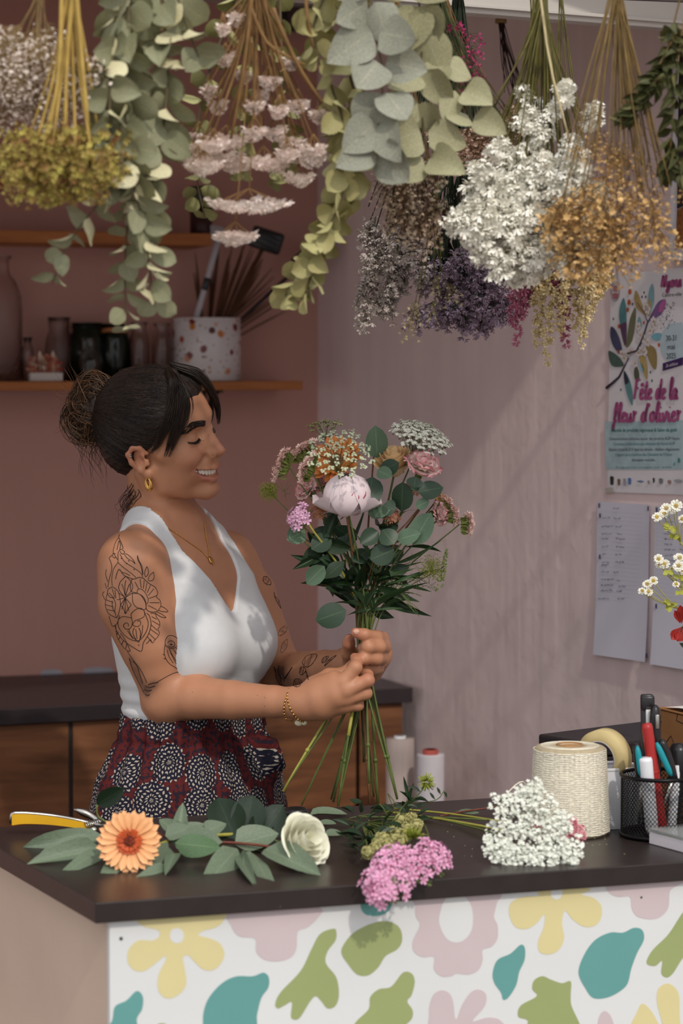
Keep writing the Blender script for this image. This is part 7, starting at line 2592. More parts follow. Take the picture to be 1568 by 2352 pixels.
MB().lathe([(.0106, Lp * .6), (.0110, Lp * .6 + .001), (.0110, Lp * .6 + .003), (.0106, Lp * .6 + .004)], 18, upto(lo, ax), cap=False).build('cap_ring', WPL, t)
lo, hi = in_pot(1556, 1752, .01, 1540)
t = thing('chalk_pen', 'white pen tip showing at the right of the mesh pot', 'pen', lo, GP_)
ax = (hi - lo).normalized(); Lp = (hi - lo).length
MB().lathe([(0, 0), (.006, .001), (.008, .01), (.008, Lp - .004), (.0065, Lp), (0, Lp + .0005)], 16, upto(lo, ax)).build('barrel', WPL, t)
MB().lathe([(.0081, Lp * .6), (.0085, Lp * .6 + .001), (.0085, Lp * .6 + .003), (.0081, Lp * .6 + .004)], 16, upto(lo, ax), cap=False).build('cap_ring', WPL, t)
TEAL = M('teal_grip', (28, 140, 150), .4, var=.04)
lo, hi = in_pot(1492, 1700, .0, 1500)
t = thing('scissors', 'scissors with black and teal handles standing in the mesh pot', 'scissors', lo, GP_)
for (x0, x1, top_y, sgn) in ((1468, 1474, 1708, -1), (1512, 1545, 1700, 1)):
 a = P(x0, top_y, cen.y - .03); b_ = P(x1, 1790, cen.y - .028); c = P((x0 + x1) / 2 + 14, 1830, cen.y - .02)
 sd = Vector((sgn, 0, 0))
 MB().tube(spline([a + Vector((.004 * -sgn * -1, .0, 0)), a.lerp(b_, .5) + sd * .0045, b_ + sd * .002], 10), [.0055, .0068, .0072, .0072, .0072, .0072, .0072, .007, .0068, .0064, .006], 10).build('handle', BLKP, t)
 MB().tube(spline([a + Vector((-.004, -.005, -.003)), a.lerp(b_, .5) + Vector((-.003, -.0065, 0)), b_ + Vector((-.003, -.006, .006))], 10), [.002, .0042, .005, .0052, .0052, .0052, .0052, .005, .0048, .004, .002], 8).build('grip', TEAL, t)
 MB().tube([b_, Vector((cen.x - .02 + .012 * sgn, cen.y - .01, CZ + .012))], [.0045, .0015], 6).build('blade', CHR, t)
lo, hi = in_pot(1485, 1594, .02, 1488)
t = thing('box_cutter', 'tall black cutter with a pale blade channel, highest thing in the mesh pot', 'cutter', lo, GP_)
ax = (hi - lo).normalized()
mm = frame((lo + hi) / 2, ax, (0, -1, 0))
Lc = (hi - lo).length
MB().box((.020, Lc, .010), mm, .003).build('body', BLKP, t)
MB().box((.009, Lc * .5, .0012), mm @ Matrix.Translation((.002, Lc * .16, .0054)), .0004).build('blade', M('pale_steel', (206, 204, 200), .35, .5, var=.03), t)
MB().box((.022, .026, .013), mm @ Matrix.Translation((.001, Lc * .5 - .015, -.0005)), .004).build('end_cap', BLKP, t)
lo, hi = in_pot(1504, 1618, .0, 1506)
t = thing('ballpoint_pen', 'black pen with a clip standing behind the red pen in the mesh pot', 'pen', lo, GP_)
ax = (hi - lo).normalized(); Lp = (hi - lo).length
MB().lathe([(0, 0), (.003, .002), (.0085, .02), (.0092, Lp * .6), (.0085, Lp - .02), (.0072, Lp - .006), (.003, Lp - .001), (0, Lp)], 16, upto(lo, ax)).build('barrel', BLKP, t)
mm = frame(lo + ax * (Lp - .026), ax, (0, -1, 0))
MB().box((.0055, .022, .0016), mm @ Matrix.Translation((.002, 0, .0100)), .0006).build('clip', CHR, t)
lo, hi = in_pot(1560, 1706, .02, 1545)
t = thing('tool_handle', 'thick black tool handle at the right of the mesh pot', 'tool', lo, GP_)
ax = (hi - lo).normalized(); Lp = (hi - lo).length
MB().lathe([(0, 0), (.006, .001), (.010, .02), (.013, Lp * .5), (.016, Lp - .03), (.0165, Lp - .012), (.012, Lp - .002), (0, Lp)], 18, upto(lo, ax)).build('grip', BLKP, t)
MB().lathe([(.0112, Lp * .35), (.0122, Lp * .36), (.0126, Lp * .38), (.0118, Lp * .39)], 18, upto(lo, ax), cap=False).build('collar', BLKP, t)

# --- black printer-like box, cardboard box and white carton at the right end
t = thing('cash_box', 'low flat-topped black box behind the twine cone', 'box', P(1470, 1720, 4.06))
q0 = P(1386, 1700, 3.98); q1 = P(1640, 1688, 4.14)
hz = P(1470, 1696, 4.05).z - CZ
dv = (q1 - q0); dv.z = 0; dv.normalize()
nv = Vector((-dv.y, dv.x, 0))
mm = Matrix(((dv.x, nv.x, 0, (q0.x + q1.x) / 2 + nv.x * .08), (dv.y, nv.y, 0, (q0.y + q1.y) / 2 + nv.y * .08), (0, 0, 1, CZ), (0, 0, 0, 1)))
BXM = M('dark_grey_plastic', (46, 40, 42), .5, var=.06)
Lx = (q1 - q0).length
MB().box((Lx, .15, hz - .022), mm @ Matrix.Translation((0, 0, (hz - .022) / 2)), .003).build('body', BXM, t, smooth=False)
MB().box((Lx + .006, .156, .02), mm @ Matrix.Translation((0, 0, hz - .0105)), .004).build('lid', BXM, t, smooth=False)
MB().box((.02, .004, .012), mm @ Matrix.Translation((-Lx * .2, -.077, hz * .5)), .0015).build('latch', CHR, t)
CARD = M('cardboard', (150, 104, 64), .8, var=.08, vscale=20)
q0 = P(1511, 1722, 3.98); q1 = P(1660, 1770, 3.80)
h0 = P(1511, 1626, 3.98).z
t = thing('cardboard_box', 'brown cardboard box with black line drawing standing behind the mesh pot', 'box', Vector((q0.x, q0.y, CZ)))
dv = (q1 - q0); dv.z = 0; dv.normalize(); nv = Vector((-dv.y, dv.x, 0))
Lx = .16
hh = h0 - CZ
mm = Matrix(((dv.x, nv.x, 0, q0.x + dv.x * Lx / 2 + nv.x * .05), (dv.y, nv.y, 0, q0.y + dv.y * Lx / 2 + nv.y * .05), (0, 0, 1, CZ + hz if False else CZ), (0, 0, 0, 1)))
MB().box((Lx, .1, hh - .004), mm @ Matrix.Translation((0, 0, (hh - .004) / 2 + .001)), .0015).build('body', CARD, t, smooth=False)
mb = MB(); mb.box((Lx + .004, .054, .003), mm @ Matrix.Translation((0, -.026, hh - .001)) @ Matrix.Rotation(-.05, 4, 'X'), .001); mb.build('flap', CARD, t, smooth=False)
mb = MB(); mb.box((Lx + .004, .05, .003), mm @ Matrix.Translation((0, .028, hh - .001)) @ Matrix.Rotation(.04, 4, 'X'), .001); mb.build('flap', CARD, t, smooth=False)
INKB = M('black_print', (30, 24, 22), .7, var=0)

def card_line(pts, w=.0007):
 q = []
 for px, py in pts:
  s = on_plane(px, py, mm @ Vector((0, -.0503, 0)), (mm.to_3x3() @ Vector((0, -1, 0))))
  q.append(s)
 return MB().tube(q, w, 4)

mbs = MB()
for pts in ([(1568, 1662), (1553, 1655), (1555, 1642), (1562, 1630)], [(1525, 1712), (1540, 1690), (1552, 1718)], [(1512, 1668), (1518, 1660), (1514, 1650)], [(1511, 1640), (1517, 1644), (1516, 1652)], [(1510, 1676), (1516, 1680)], [(1510, 1686), (1517, 1683)], [(1511, 1656), (1518, 1656)], [(1510, 1662), (1514, 1668), (1518, 1665)]):
 m_ = card_line(pts)
 for v_, f_, t_ in zip(m_.v, [m_.f], m_.t): mbs.add(v_, f_, 0)
mbs.build('printed_line', INKB, t, kind='stuff')
t = thing('paper_sheet', 'white paper sheet lying on the cardboard box', 'paper', mm @ Vector((0, .0, hh + .003)))
pm = Matrix.Translation((0, 0, .004)) @ mm
v, f, tt = leaf_tpl('round', 0, 0)
V = []; n = 10
for i in range(n + 1):
 for j in range(5):
  V.append(tuple(mm @ Vector((-Lx * .38 + Lx * .95 * i / n, -.05 + .09 * j / 4, hh + .004 + .006 * math.sin(i / n * 2.5)))))
qf = np.array([(i * 5 + j, (i + 1) * 5 + j, (i + 1) * 5 + j + 1, i * 5 + j + 1) for i in range(n) for j in range(4)])
MB().add(V, [qf]).build('sheet', M('paper_white', (226, 224, 218), .7, var=.02), t)
bt = on_top(1490, 1940)
t = thing('white_carton', 'flat white carton with a clear lid at the right front of the counter', 'box', bt)
WC = M('white_card', (212, 206, 212), .5, var=.03)
fa, fb = on_top(1490, 1938), on_top(1600, 1968)
dv = (fb - fa).normalized(); nv = Vector((-dv.y, dv.x, 0))
hc_ = P(1490, 1903, fa.y).z - CZ
mm = Matrix(((dv.x, nv.x, 0, fa.x + dv.x * .075 + nv.x * .045), (dv.y, nv.y, 0, fa.y + dv.y * .075 + nv.y * .045), (0, 0, 1, CZ), (0, 0, 0, 1)))
MB().box((.15, .09, hc_ - .006), mm @ Matrix.Translation((0, 0, (hc_ - .006) / 2 + .0005)), .001).build('tray', WC, t, smooth=False)
LID = M('clear_lid', (210, 214, 212), .12, trans=.75, var=0, ior=1.2)
MB().box((.152, .092, .006), mm @ Matrix.Translation((0, 0, hc_ - .002)), .001).build('lid', LID, t, smooth=False)

# --- feverfew and alstroemeria rising from a vase just outside the picture
VASE = M('cream_ceramic', (206, 196, 180), .35, var=.05)
vb = Vector((.80, 3.98, CZ))
t = thing('vase', 'cream vase at the wall end of the counter holding the white daisies', 'vase', vb)
MB().lathe([(0, .001), (.045, .001), (.052, .02), (.056, .08), (.046, .15), (.034, .19), (.038, .205), (.035, .203), (.031, .19), (.042, .15), (.05, .08), (.045, .02), (0, .012)], 32, Matrix.Translation(vb)).build('body', VASE, t)
MB().tube([vb + Vector((.0375 * math.cos(a), .0375 * math.sin(a), .204)) for a in np.linspace(0, 6.283, 33)[:-1]], .0022, 8, closed=True).build('lip', VASE, t)
mouth = vb + Vector((-.012, -.004, .19))
FW = M('feverfew_petal', (234, 232, 218), .6, var=.04)
FY = M('feverfew_centre', (206, 176, 70), .7, var=.15)
YL = M('feverfew_leaf', (160, 162, 66), .55, var=.15)

def feverfew(lab, fl_pts, junc, leaves):
 t = thing('feverfew', lab, 'flower', P(*junc, 3.92), 'white daisies and lily rising at the right edge')
 j = P(*junc, 3.92)
 MB().tube(spline([j, j.lerp(mouth, .5) + Vector((-.02, 0, .02)), mouth, vb + Vector((0, 0, .03))], 12), .0016, 6).build('stem', G_STEM2, t)
 for (px, py, r) in fl_pts:
  c = P(px, py, 3.92 + random.uniform(-.02, .02))
  ax = (Vector((random.uniform(-.5, .2), -.8, random.uniform(.2, .8)))).normalized()
  MB().tube(spline([c - ax * .004, c.lerp(j, .45) + Vector((0, 0, -.004)), j], 6), .0008, 5).build('stem', G_STEM2, t)
  R_ = r / 5553 * 3.92
  mb = MB(); ring(mb, c, ax, 12, R_ * .72, R_ * .42, .12, R_ * .3, .2, -.1, 'obov'); ring(mb, c, ax, 10, R_ * .6, R_ * .4, .4, R_ * .25, .2, 0, 'obov'); mb.build('petal_ring', FW, t)
  mb = MB(); head_cluster(mb, c + ax * .001, ax, 18, R_ * .34, .0012, .6, 5, .5); mb.build('disc', FY, t)
 for (px, py) in leaves:
  c = P(px, py, 3.92)
  for k in range(3):
   d = Vector((random.uniform(-1, 1), -.3, random.uniform(-.6, .6)))
   part('leaf', random.choice(fev), t, frame(c, d, Vector((0, -1, .3)), (.008, .012, .012)))

fev = leaf_meshes('feverfew_blade', YL, 'round', 3, .1, .1)
feverfew('tallest white feverfew sprig at the right edge, beside the poster', [(1508, 1188, 12), (1530, 1168, 15), (1552, 1162, 15), (1566, 1192, 10), (1545, 1172, 11), (1524, 1180, 12)], (1562, 1245), [(1538, 1208), (1544, 1236), (1550, 1212)])
feverfew('middle white feverfew sprig before the second handwritten note', [(1512, 1284, 12), (1526, 1296, 13), (1514, 1296, 11), (1560, 1282, 15), (1558, 1300, 14), (1552, 1342, 9), (1542, 1306, 5), (1566, 1310, 14)], (1566, 1352), [(1534, 1310), (1560, 1328), (1558, 1358)])
feverfew('lowest white feverfew sprig reaching left across both notes', [(1474, 1358, 10), (1486, 1342, 12), (1500, 1334, 11), (1489, 1360, 11)], (1560, 1400), [(1537, 1383), (1540, 1392)])
RAL = M('alstroemeria_petal', (150, 36, 30), .5, var=.12, vscale=50)
hc = P(1566, 1440, 3.90)
t = thing('alstroemeria', 'red alstroemeria bloom below the white daisies at the right edge', 'flower', hc, 'white daisies and lily rising at the right edge')
for b0, t0, w in (((1562, 1432), (1550, 1404), 16), ((1565, 1432), (1562, 1392), 20), ((1565, 1440), (1543, 1468), 26), ((1568, 1445), (1556, 1472), 26), ((1568, 1435), (1590, 1415), 20), ((1568, 1442), (1590, 1462), 22)):
 a, b_ = P(*b0, 3.90), P(*t0, 3.885)
 mb = MB(); L = (b_ - a).length; mb.addM(petal_tpl(L, w / 5553 * 3.9, .6, -.1), frame(a, b_ - a, (0, -1, .2))); mb.build('petal', RAL, t)
mb = MB()
for k in range(5): mb.tube([hc + Vector((0, -.004, 0)), hc + Vector((-.012 + .004 * k, -.016, -.006 + .003 * (k % 2)))], .0005, 4)
mb.build('stamen', M('dark_stamen', (40, 24, 16), .6), t)
MB().tube(spline([hc, hc.lerp(mouth, .5) + Vector((-.01, 0, .01)), mouth, vb + Vector((.005, 0, .03))], 10), .0020, 6).build('stem', G_STEM, t)
px_leaf(t, DLEAF, (1580, 1488), (1558, 1476), 3.90, 3.89, 12)
# petals and crumbs of trimming waste
mb = MB()
for i in range(70):
 q = on_top(random.uniform(820, 1450), random.uniform(1868, 2000), .0006)
 mb.ball(q, (random.uniform(.0004, .0012), random.uniform(.0004, .001), .0004), 5, 3)
o = mb.build('plant_crumbs', M('plant_crumb', (206, 196, 150), .8, var=.2), None)
tag(o, 'tiny pale plant crumbs scattered over the black counter top', 'crumbs', None, 'stuff')
# ------------------------------------------------------------------ things on the shelves
GLASS = M('clear_glass', (248, 244, 242), .02, trans=1.0, var=0, ior=1.3, bump=0, spec=.6)
GLASST = M('textured_glass', (246, 240, 238), .04, trans=1.0, var=0, ior=1.3, bump=.8, bscale=110, spec=.6)
GGREEN = M('green_glass', (40, 58, 36), .08, trans=.85, var=0, ior=1.45)

def shelf_at(px, depth_from_front=.09):
 q = on_plane(px, 860, wall_p + N1 * (SH_D - depth_from_front), N1)
 return Vector((q.x, q.y, LZ + .0004))

def jar(name, label, cat, px, df, prof, mat, group='glassware on the lower shelf', lip=True):
 b = shelf_at(px, df)
 t = thing(name, label, cat, b, group)
 n = len(prof)
 outer = prof
 th = .0022
 inner = [(max(.001, r - th), z + (th * 2 if i == 0 else 0)) for i, (r, z) in enumerate(prof)][::-1]
 MB().lathe([(0, prof[0][1])] + outer + inner + [(0, prof[0][1] + th * 2)], 32, Matrix.Translation(b), cap=False).build('body', mat, t)
 if lip:
  r, z = prof[-1]
  MB().tube([b + Vector(((r - .0005) * math.cos(a), (r - .0005) * math.sin(a), z)) for a in np.linspace(0, 6.283, 29)[:-1]], .0024, 6, closed=True).build('lip', mat, t)
 return t, b

def zt_(py, b):
 return P(784, py, b.y).z - LZ

k = 5553 / 5.5
jar('bottle', 'tall textured glass bottle at the left end of the lower shelf', 'bottle', 8, .09, [(.040, 0), (.043, .006), (.043, .16), (.041, .19), (.030, .222), (.0165, .238), (.0145, .25), (.0145, .27), (.019, .272), (.019, .277)], GLASST)
jar('bottle', 'tiny clear glass bottle right beside the tall textured one', 'bottle', 64, .08, [(.013, 0), (.0135, .06), (.012, .074), (.008, .082), (.009, .096)], GLASS)
jar('vase', 'ribbed clear glass vase behind the coral dried flowers', 'vase', 136, .12, [(.022, 0), (.030, .02), (.034, .06), (.030, .095), (.022, .115), (.024, .130), (.025, .142)], GLASST)
t, b = jar('jar', 'dark green glass jar, left one of the pair', 'jar', 200, .12, [(.036, 0), (.040, .006), (.040, .095), (.036, .108), (.033, .114), (.034, .130)], GGREEN)
MB().tube([b + Vector((.0345 * math.cos(a), .0345 * math.sin(a), .122)) for a in np.linspace(0, 6.283, 25)[:-1]], .0028, 6, closed=True).build('screw_thread', GGREEN, t)
t, b = jar('jar', 'dark green glass jar with a strip of twine round its neck', 'jar', 262, .12, [(.032, 0), (.036, .006), (.036, .095), (.032, .108), (.029, .114), (.030, .128)], GGREEN)
for kk in range(3):
 MB().tube([b + Vector((.0315 * math.cos(a), .0315 * math.sin(a), .112 + .003 * kk + .0012 * math.sin(a * 3))) for a in np.linspace(0, 6.283, 25)[:-1]], .0022, 5, closed=True).build('twine', M('jar_twine', (170, 110, 66), .8, var=.2), t)
jar('bottle', 'small round-shouldered clear bottle in front of the green jars', 'bottle', 208, .05, [(.026, 0), (.028, .005), (.028, .045), (.022, .064), (.011, .076), (.010, .090), (.012, .093)], GLASS)
jar('bottle', 'clear milk bottle next to the green jars', 'bottle', 320, .09, [(.021, 0), (.023, .005), (.023, .085), (.019, .105), (.016, .115), (.0165, .128), (.018, .131)], GLASS)
jar('bottle', 'clear milk bottle touching the speckled pot', 'bottle', 372, .09, [(.021, 0), (.023, .005), (.023, .085), (.019, .105), (.016, .115), (.0165, .126), (.018, .129)], GLASS)

# coral dried flowers in a small white trough
b = shelf_at(104, .06)
t = thing('dried_arrangement', 'little white trough of coral pink dried flowers', 'dried flowers', b)
mm = Matrix(((D1.x, -N1.x, 0, b.x), (D1.y, -N1.y, 0, b.y), (0, 0, 1, b.z), (0, 0, 0, 1)))
MB().box((.074, .03, .019), mm @ Matrix.Translation((0, 0, .0097)), .0015).build('trough', M('white_trough', (214, 206, 198), .6, var=.04), t, smooth=False)
for c_, nn, lab in (((206, 96, 84), 44, 0), ((226, 160, 130), 40, 0), ((232, 214, 190), 34, 0)):
 mb = MB()
 for i in range(nn):
  q = b + D1 * random.uniform(-.034, .034) + N1 * random.uniform(-.010, .012) + Vector((0, 0, random.uniform(.018, .052)))
  mb.addM(floret_tpl(5, .007, .7), upto(q, (rv(.7) + UPV).normalized(), random.uniform(.7, 1.3)))
  mb.tube([Vector((q.x, q.y, b.z + .018)), q], .0006, 3)
 mb.build('dried_flower', M('coral_dry', c_, .8, var=.15), t, kind='stuff')
mb = MB()
for x in (-.012, .018): mb.lathe([(.004, .018), (.006, .03), (.004, .06), (.001, .068)], 8, mm @ Matrix.Translation((x, 0, 0)))
mb.build('seed_cone', M('cream_cone', (220, 200, 178), .8), t)

# speckled pot
TERR = bpy.data.materials.new('terrazzo_print')
TERR.use_nodes = True
N, L = TERR.node_tree.nodes, TERR.node_tree.links
b_n = N['Principled BSDF']; b_n.inputs['Roughness'].default_value = .25
tc = N.new('ShaderNodeTexCoord')
colr = None
prev = None
for sc_, th_, ramp in ((31, .27, ((120, 44, 40), (192, 118, 50), (168, 84, 70), (92, 34, 34), (206, 150, 120))), (85, .22, ((110, 50, 44), (176, 120, 60), (150, 130, 120), (90, 40, 40), (190, 150, 130)))):
 nz = N.new('ShaderNodeTexNoise'); nz.inputs['Scale'].default_value = sc_ * .7
 L.new(tc.outputs['Object'], nz.inputs['Vector'])
 mxv = N.new('ShaderNodeMix'); mxv.data_type = 'VECTOR'; mxv.inputs['Factor'].default_value = .012
 L.new(tc.outputs['Object'], mxv.inputs['A']); L.new(nz.outputs['Color'], mxv.inputs['B'])
 vo = N.new('ShaderNodeTexVoronoi'); vo.inputs['Scale'].default_value = sc_
 L.new(mxv.outputs['Result'], vo.inputs['Vector'])
 lt = N.new('ShaderNodeMath'); lt.operation = 'LESS_THAN'; lt.inputs[1].default_value = th_
 L.new(vo.outputs['Distance'], lt.inputs[0])
 cr = N.new('ShaderNodeValToRGB'); cr.color_ramp.interpolation = 'CONSTANT'
 for i, c_ in enumerate(ramp):
  e = cr.color_ramp.elements[i] if i < 2 else cr.color_ramp.elements.new(i / 5)
  e.position = i / 5; e.color = lin(c_)
 sx = N.new('ShaderNodeSeparateColor'); L.new(vo.outputs['Color'], sx.inputs[0]); L.new(sx.outputs[0], cr.inputs['Fac'])
 mx = N.new('ShaderNodeMix'); mx.data_type = 'RGBA'
 if prev is None: mx.inputs['A'].default_value = lin((214, 208, 208))
 else: L.new(prev, mx.inputs['A'])
 L.new(cr.outputs['Color'], mx.inputs['B']); L.new(lt.outputs[0], mx.inputs['Factor'])
 prev = mx.outputs['Result']
L.new(prev, b_n.inputs['Base Color'])
b = shelf_at(475, .095)
hp = P(784, 733, b.y).z - LZ
R = 78 / 5553 * b.y
t = thing('plant_pot', 'white pot with rust-red and ochre speckles full of dried stems and tools', 'pot', b)
MB().lathe([(0, 0), (R - .003, 0), (R, .003), (R, hp - .002), (R - .0015, hp), (R - .004, hp - .002), (R - .004, .006), (0, .006)], 48, Matrix.Translation(b), cap=False).build('body', TERR, t)
MB().tube([b + Vector(((R - .002) * math.cos(a), (R - .002) * math.sin(a), hp)) for a in np.linspace(0, 6.283, 41)[:-1]], .0022, 6, closed=True).build('rim', M('pot_rim', (220, 214, 212), .3, var=.03), t)
GP2_ = 'stems and tools standing in the speckled pot'

def pot_axis(px, py, dd=0.0, spread=.5):
 top = P(px, py, b.y + dd)
 dv = Vector((top.x - b.x, top.y - b.y, 0))
 low = Vector((b.x, b.y, LZ + .008)) - dv * .12
 dl = Vector((low.x - b.x, low.y - b.y, 0))
 # cross the rim inside the pot
 f = hp / max(top.z - low.z, .05)
 r = Vector((low.x, low.y, 0)).lerp(Vector((top.x, top.y, 0)), f) - Vector((b.x, b.y, 0))
 if r.length > R - .010:
  sh = r * (1 - (R - .010) / r.length)
  low = low - sh * 1.0 / max(1 - f, .2)
  q = Vector((low.x - b.x, low.y - b.y, 0))
  if q.length > R - .010:
   q *= (R - .010) / q.length; low.x, low.y = b.x + q.x, b.y + q.y
 return low, top

DRYB = M('brown_reed', (92, 58, 38), .8, var=.25)
t = thing('reed_bundle', 'fan of dry brown reeds leaning right in the speckled pot', 'dried stems', b + Vector((0, 0, .01)), GP2_)
for i in range(44):
 px = random.uniform(520, 660); py = 735 - (1 - abs(px - 560) / 140) * 170 + random.uniform(-30, 40)
 if i < 10: px, py = random.uniform(440, 540), random.uniform(560, 640)
 lo, hi = pot_axis(px, py, random.uniform(-.04, .05))
 MB().tube(spline([lo, lo.lerp(hi, .55) + Vector((0, 0, .008)), hi], 6), [.0012, .0014, .0016, .0020, .0024, .0022, .0008], 5).build('reed', DRYB, t)
lo, hi = pot_axis(500, 545, -.03)
lo, hi = P(448, 740, b.y - .035), P(503, 545, b.y - .03)
ax = (hi - lo).normalized(); lo = lo - ax * .09
t = thing('scraper', 'white plastic scraper with a wide curved head standing in the speckled pot', 'tool', lo, GP2_)
mm = frame((lo + hi) / 2, ax, (0, -1, 0))
Lc = (hi - lo).length
GRYP = M('pale_grey_plastic', (186, 180, 186), .45, var=.04)
MB().box((.013, Lc, .006), mm, .002).build('handle', GRYP, t)
V = []
for i in range(9):
 a = -.9 + 1.8 * i / 8
 for j in range(5):
  V.append((math.sin(a) * .026 * (.45 + .55 * j / 4) - .006, Lc / 2 - .010 + .034 * j / 4 - .010 * (1 - math.cos(a)), .002 + .012 * (j / 4) ** 2))
qf = np.array([(i * 5 + j, (i + 1) * 5 + j, (i + 1) * 5 + j + 1, i * 5 + j + 1) for i in range(8) for j in range(4)])
V2 = [(x, y, z - .004) for x, y, z in V]
n_ = len(V)
edge = [i * 5 for i in range(9)] + [40 + j for j in range(1, 5)] + [i * 5 + 4 for i in range(7, -1, -1)] + [j for j in range(3, 0, -1)]
ef = np.array([(edge[i], edge[(i + 1) % len(edge)], edge[(i + 1) % len(edge)] + n_, edge[i] + n_) for i in range(len(edge))])
mb = MB(); mb.addM((np.array(V + V2), [qf, qf[:, ::-1] + n_, ef], 0.0), mm); mb.build('scraper_head', GRYP, t)
for off in (-.010,):
 MB().box((.015, .030, .010), mm @ Matrix.Translation((0, Lc * .12, 0)), .003).build('grip_sleeve', BLKP, t)
lo, hi = pot_axis(612, 552, -.01)
t = thing('brush', 'black-headed brush leaning right in the speckled pot', 'brush', lo, GP2_)
ax = (hi - lo).normalized()
MB().tube([lo, lo.lerp(hi, .5), hi], .005, 8).build('handle', DRYB, t)
mm = frame(hi, ax, (0, -1, 0))
MB().box((.074, .050, .030), mm @ Matrix.Rotation(.15, 4, 'Z'), .006).build('head', BLKP, t)
mb = MB()
for i in range(8):
 for j in range(3):
  q = mm @ Vector((-.026 + .0075 * i, -.012 + .012 * j, .015)); mb.ball(q, .0028, 6, 4)
mb.build('bristle_tuft', BLKP, t, kind='stuff')
lo, hi = pot_axis(700, 600, .03)
t = thing('paddle', 'flat black paddle leaning furthest right in the speckled pot', 'tool', lo, GP2_)
ax = (hi - lo).normalized(); mm = frame(hi, ax, (0, -1, .2))
MB().tube([lo, lo.lerp(hi, .5), hi], .0045, 8).build('handle', BLKP, t)
MB().box((.050, .085, .010), mm @ Matrix.Translation((0, .02, 0)), .004).build('blade', BLKP, t)

# upper shelf: black canister and black bottle, red heart at the left edge
def ushelf_at(px, df=.09):
 q = on_plane(px, 530, wall_p + N1 * (SH_D - df), N1)
 return Vector((q.x, q.y, UZ + .0004))

b2 = ushelf_at(462, .08)
hk = P(784, 428, b2.y).z - UZ
t = thing('canister', 'dark brown canister with a black lid at the right end of the upper shelf', 'canister', b2)
MB().lathe([(0, 0), (.024, 0), (.026, .003), (.026, hk * .5), (0, hk * .5)], 28, Matrix.Translation(b2)).build('body', M('maroon_tin', (62, 34, 34), .4, var=.08), t)
MB().lathe([(0, hk * .5), (.027, hk * .5), (.027, hk - .006), (.024, hk - .001), (0, hk)], 28, Matrix.Translation(b2)).build('lid', BLKP, t)
REDH = M('red_enamel', (150, 26, 36), .3, var=.04, coat=.3)
cR = P(-22, 398, 5.35)
t = thing('heart_ornament', 'glossy red ornament with white dots hanging at the left edge', 'ornament', cR)
mb = MB(); mb.ball(cR, (.036, .030, .050), 28, 18); mb.build('body', REDH, t)
mb = MB()
for (dx, dz) in ((.028, -.008), (.031, .012), (.022, .030), (.020, -.028), (.033, .002), (.012, .042)):
 yy = -.030 * math.sqrt(max(0, 1 - (dx / .036) ** 2 - (dz / .05) ** 2)) - .0004
 mb.ball(cR + Vector((dx, yy, dz)), (.0028, .0012, .0028), 8, 6)
mb.build('white_dot', M('white_enamel', (222, 214, 214), .4, var=0), t, kind='stuff')
MB().tube([cR + Vector((0, 0, .049)), Vector((cR.x, cR.y, 2.5))], .0008, 5).build('string', TWINE, t)
# dark framed box high on the back wall
q = on_plane(700, 40, CORNER + N1 * .012, N1)
t = thing('picture', 'small dark framed picture high on the back wall beside the corner', 'picture', q)
mm = Matrix(((D1.x, -N1.x, 0, q.x), (D1.y, -N1.y, 0, q.y), (0, 0, 1, q.z), (0, 0, 0, 1)))
for (x, z, sx, sz) in ((0, .052, .115, .012), (0, -.028, .115, .012), (-.0515, .012, .012, .07), (.0515, .012, .012, .07)):
 MB().box((sx, .02, sz), mm @ Matrix.Translation((x, 0, z)), .002).build('frame_bar', BLKP, t)
MB().box((.095, .006, .07), mm @ Matrix.Translation((0, .004, .012)), .0005).build('print', M('dim_print', (96, 74, 74), .5, var=.25, vscale=25), t)

# ------------------------------------------------------------------ rolls standing on the floor behind the counter
CEL = M('cellophane', (206, 190, 184), .18, trans=.35, var=.05, vscale=12, stretch=(30, 30, 1))
t = thing('cellophane_roll', 'shiny roll of clear cellophane standing against the pink wall', 'roll', Vector((P(918, 1800, 5.1).x, 5.1, 0)))
c = P(918, 1800, 5.1); zz = P(918, 1695, 5.1).z
MB().lathe([(.012, 0), (.030, 0), (.030, zz), (.012, zz)], 28, Matrix.Translation((c.x, 5.1, .001)) @ Matrix.Rotation(.01, 4, 'X'), cap=False).build('film', CEL, t)
MB().lathe([(.010, 0), (.0125, 0), (.0125, zz + .004), (.010, zz + .004)], 20, Matrix.Translation((c.x, 5.1, .001)), cap=False).build('core', WPL, t)
t = thing('paper_roll', 'matt white paper roll with a red core standing beside the cellophane', 'roll', Vector((P(988, 1800, 5.02).x, 5.02, 0)))
c = P(988, 1800, 5.02); zz = P(988, 1733, 5.02).z
MB().lathe([(.016, 0), (.0285, 0), (.0290, .002), (.0290, zz - .002), (.0285, zz), (.016, zz)], 28, Matrix.Translation((c.x, 5.02, .001)), cap=False).build('paper', M('roll_paper', (206, 200, 206), .6, var=.03), t)
MB().lathe([(.012, 0), (.0165, 0), (.0165, zz + .010), (.012, zz + .010)], 20, Matrix.Translation((c.x, 5.02, .001)), cap=False).build('core', M('red_core', (176, 84, 76), .7), t)
# white flaking patches at the foot of the back wall
WFL = M('bare_filler', (178, 176, 184), .8, var=.08)
for (x0, x1, y0, y1) in ((92, 145, 1537, 1552), (190, 262, 1532, 1548)):
 pts = [on_plane(x, y, CORNER + N1 * .0008, N1) for x, y in ((x0, y1), (x0 + 4, y0 + 3), ((x0 + x1) / 2, y0), (x1 - 6, y0 + 2), (x1, y1 - 4), (x1 - 10, y1), ((x0 + x1) / 2, y1 + 3))]
 o = MB().poly(pts, N1, .0006).build('trim_2', WFL, None, smooth=False); o['kind'] = 'structure'
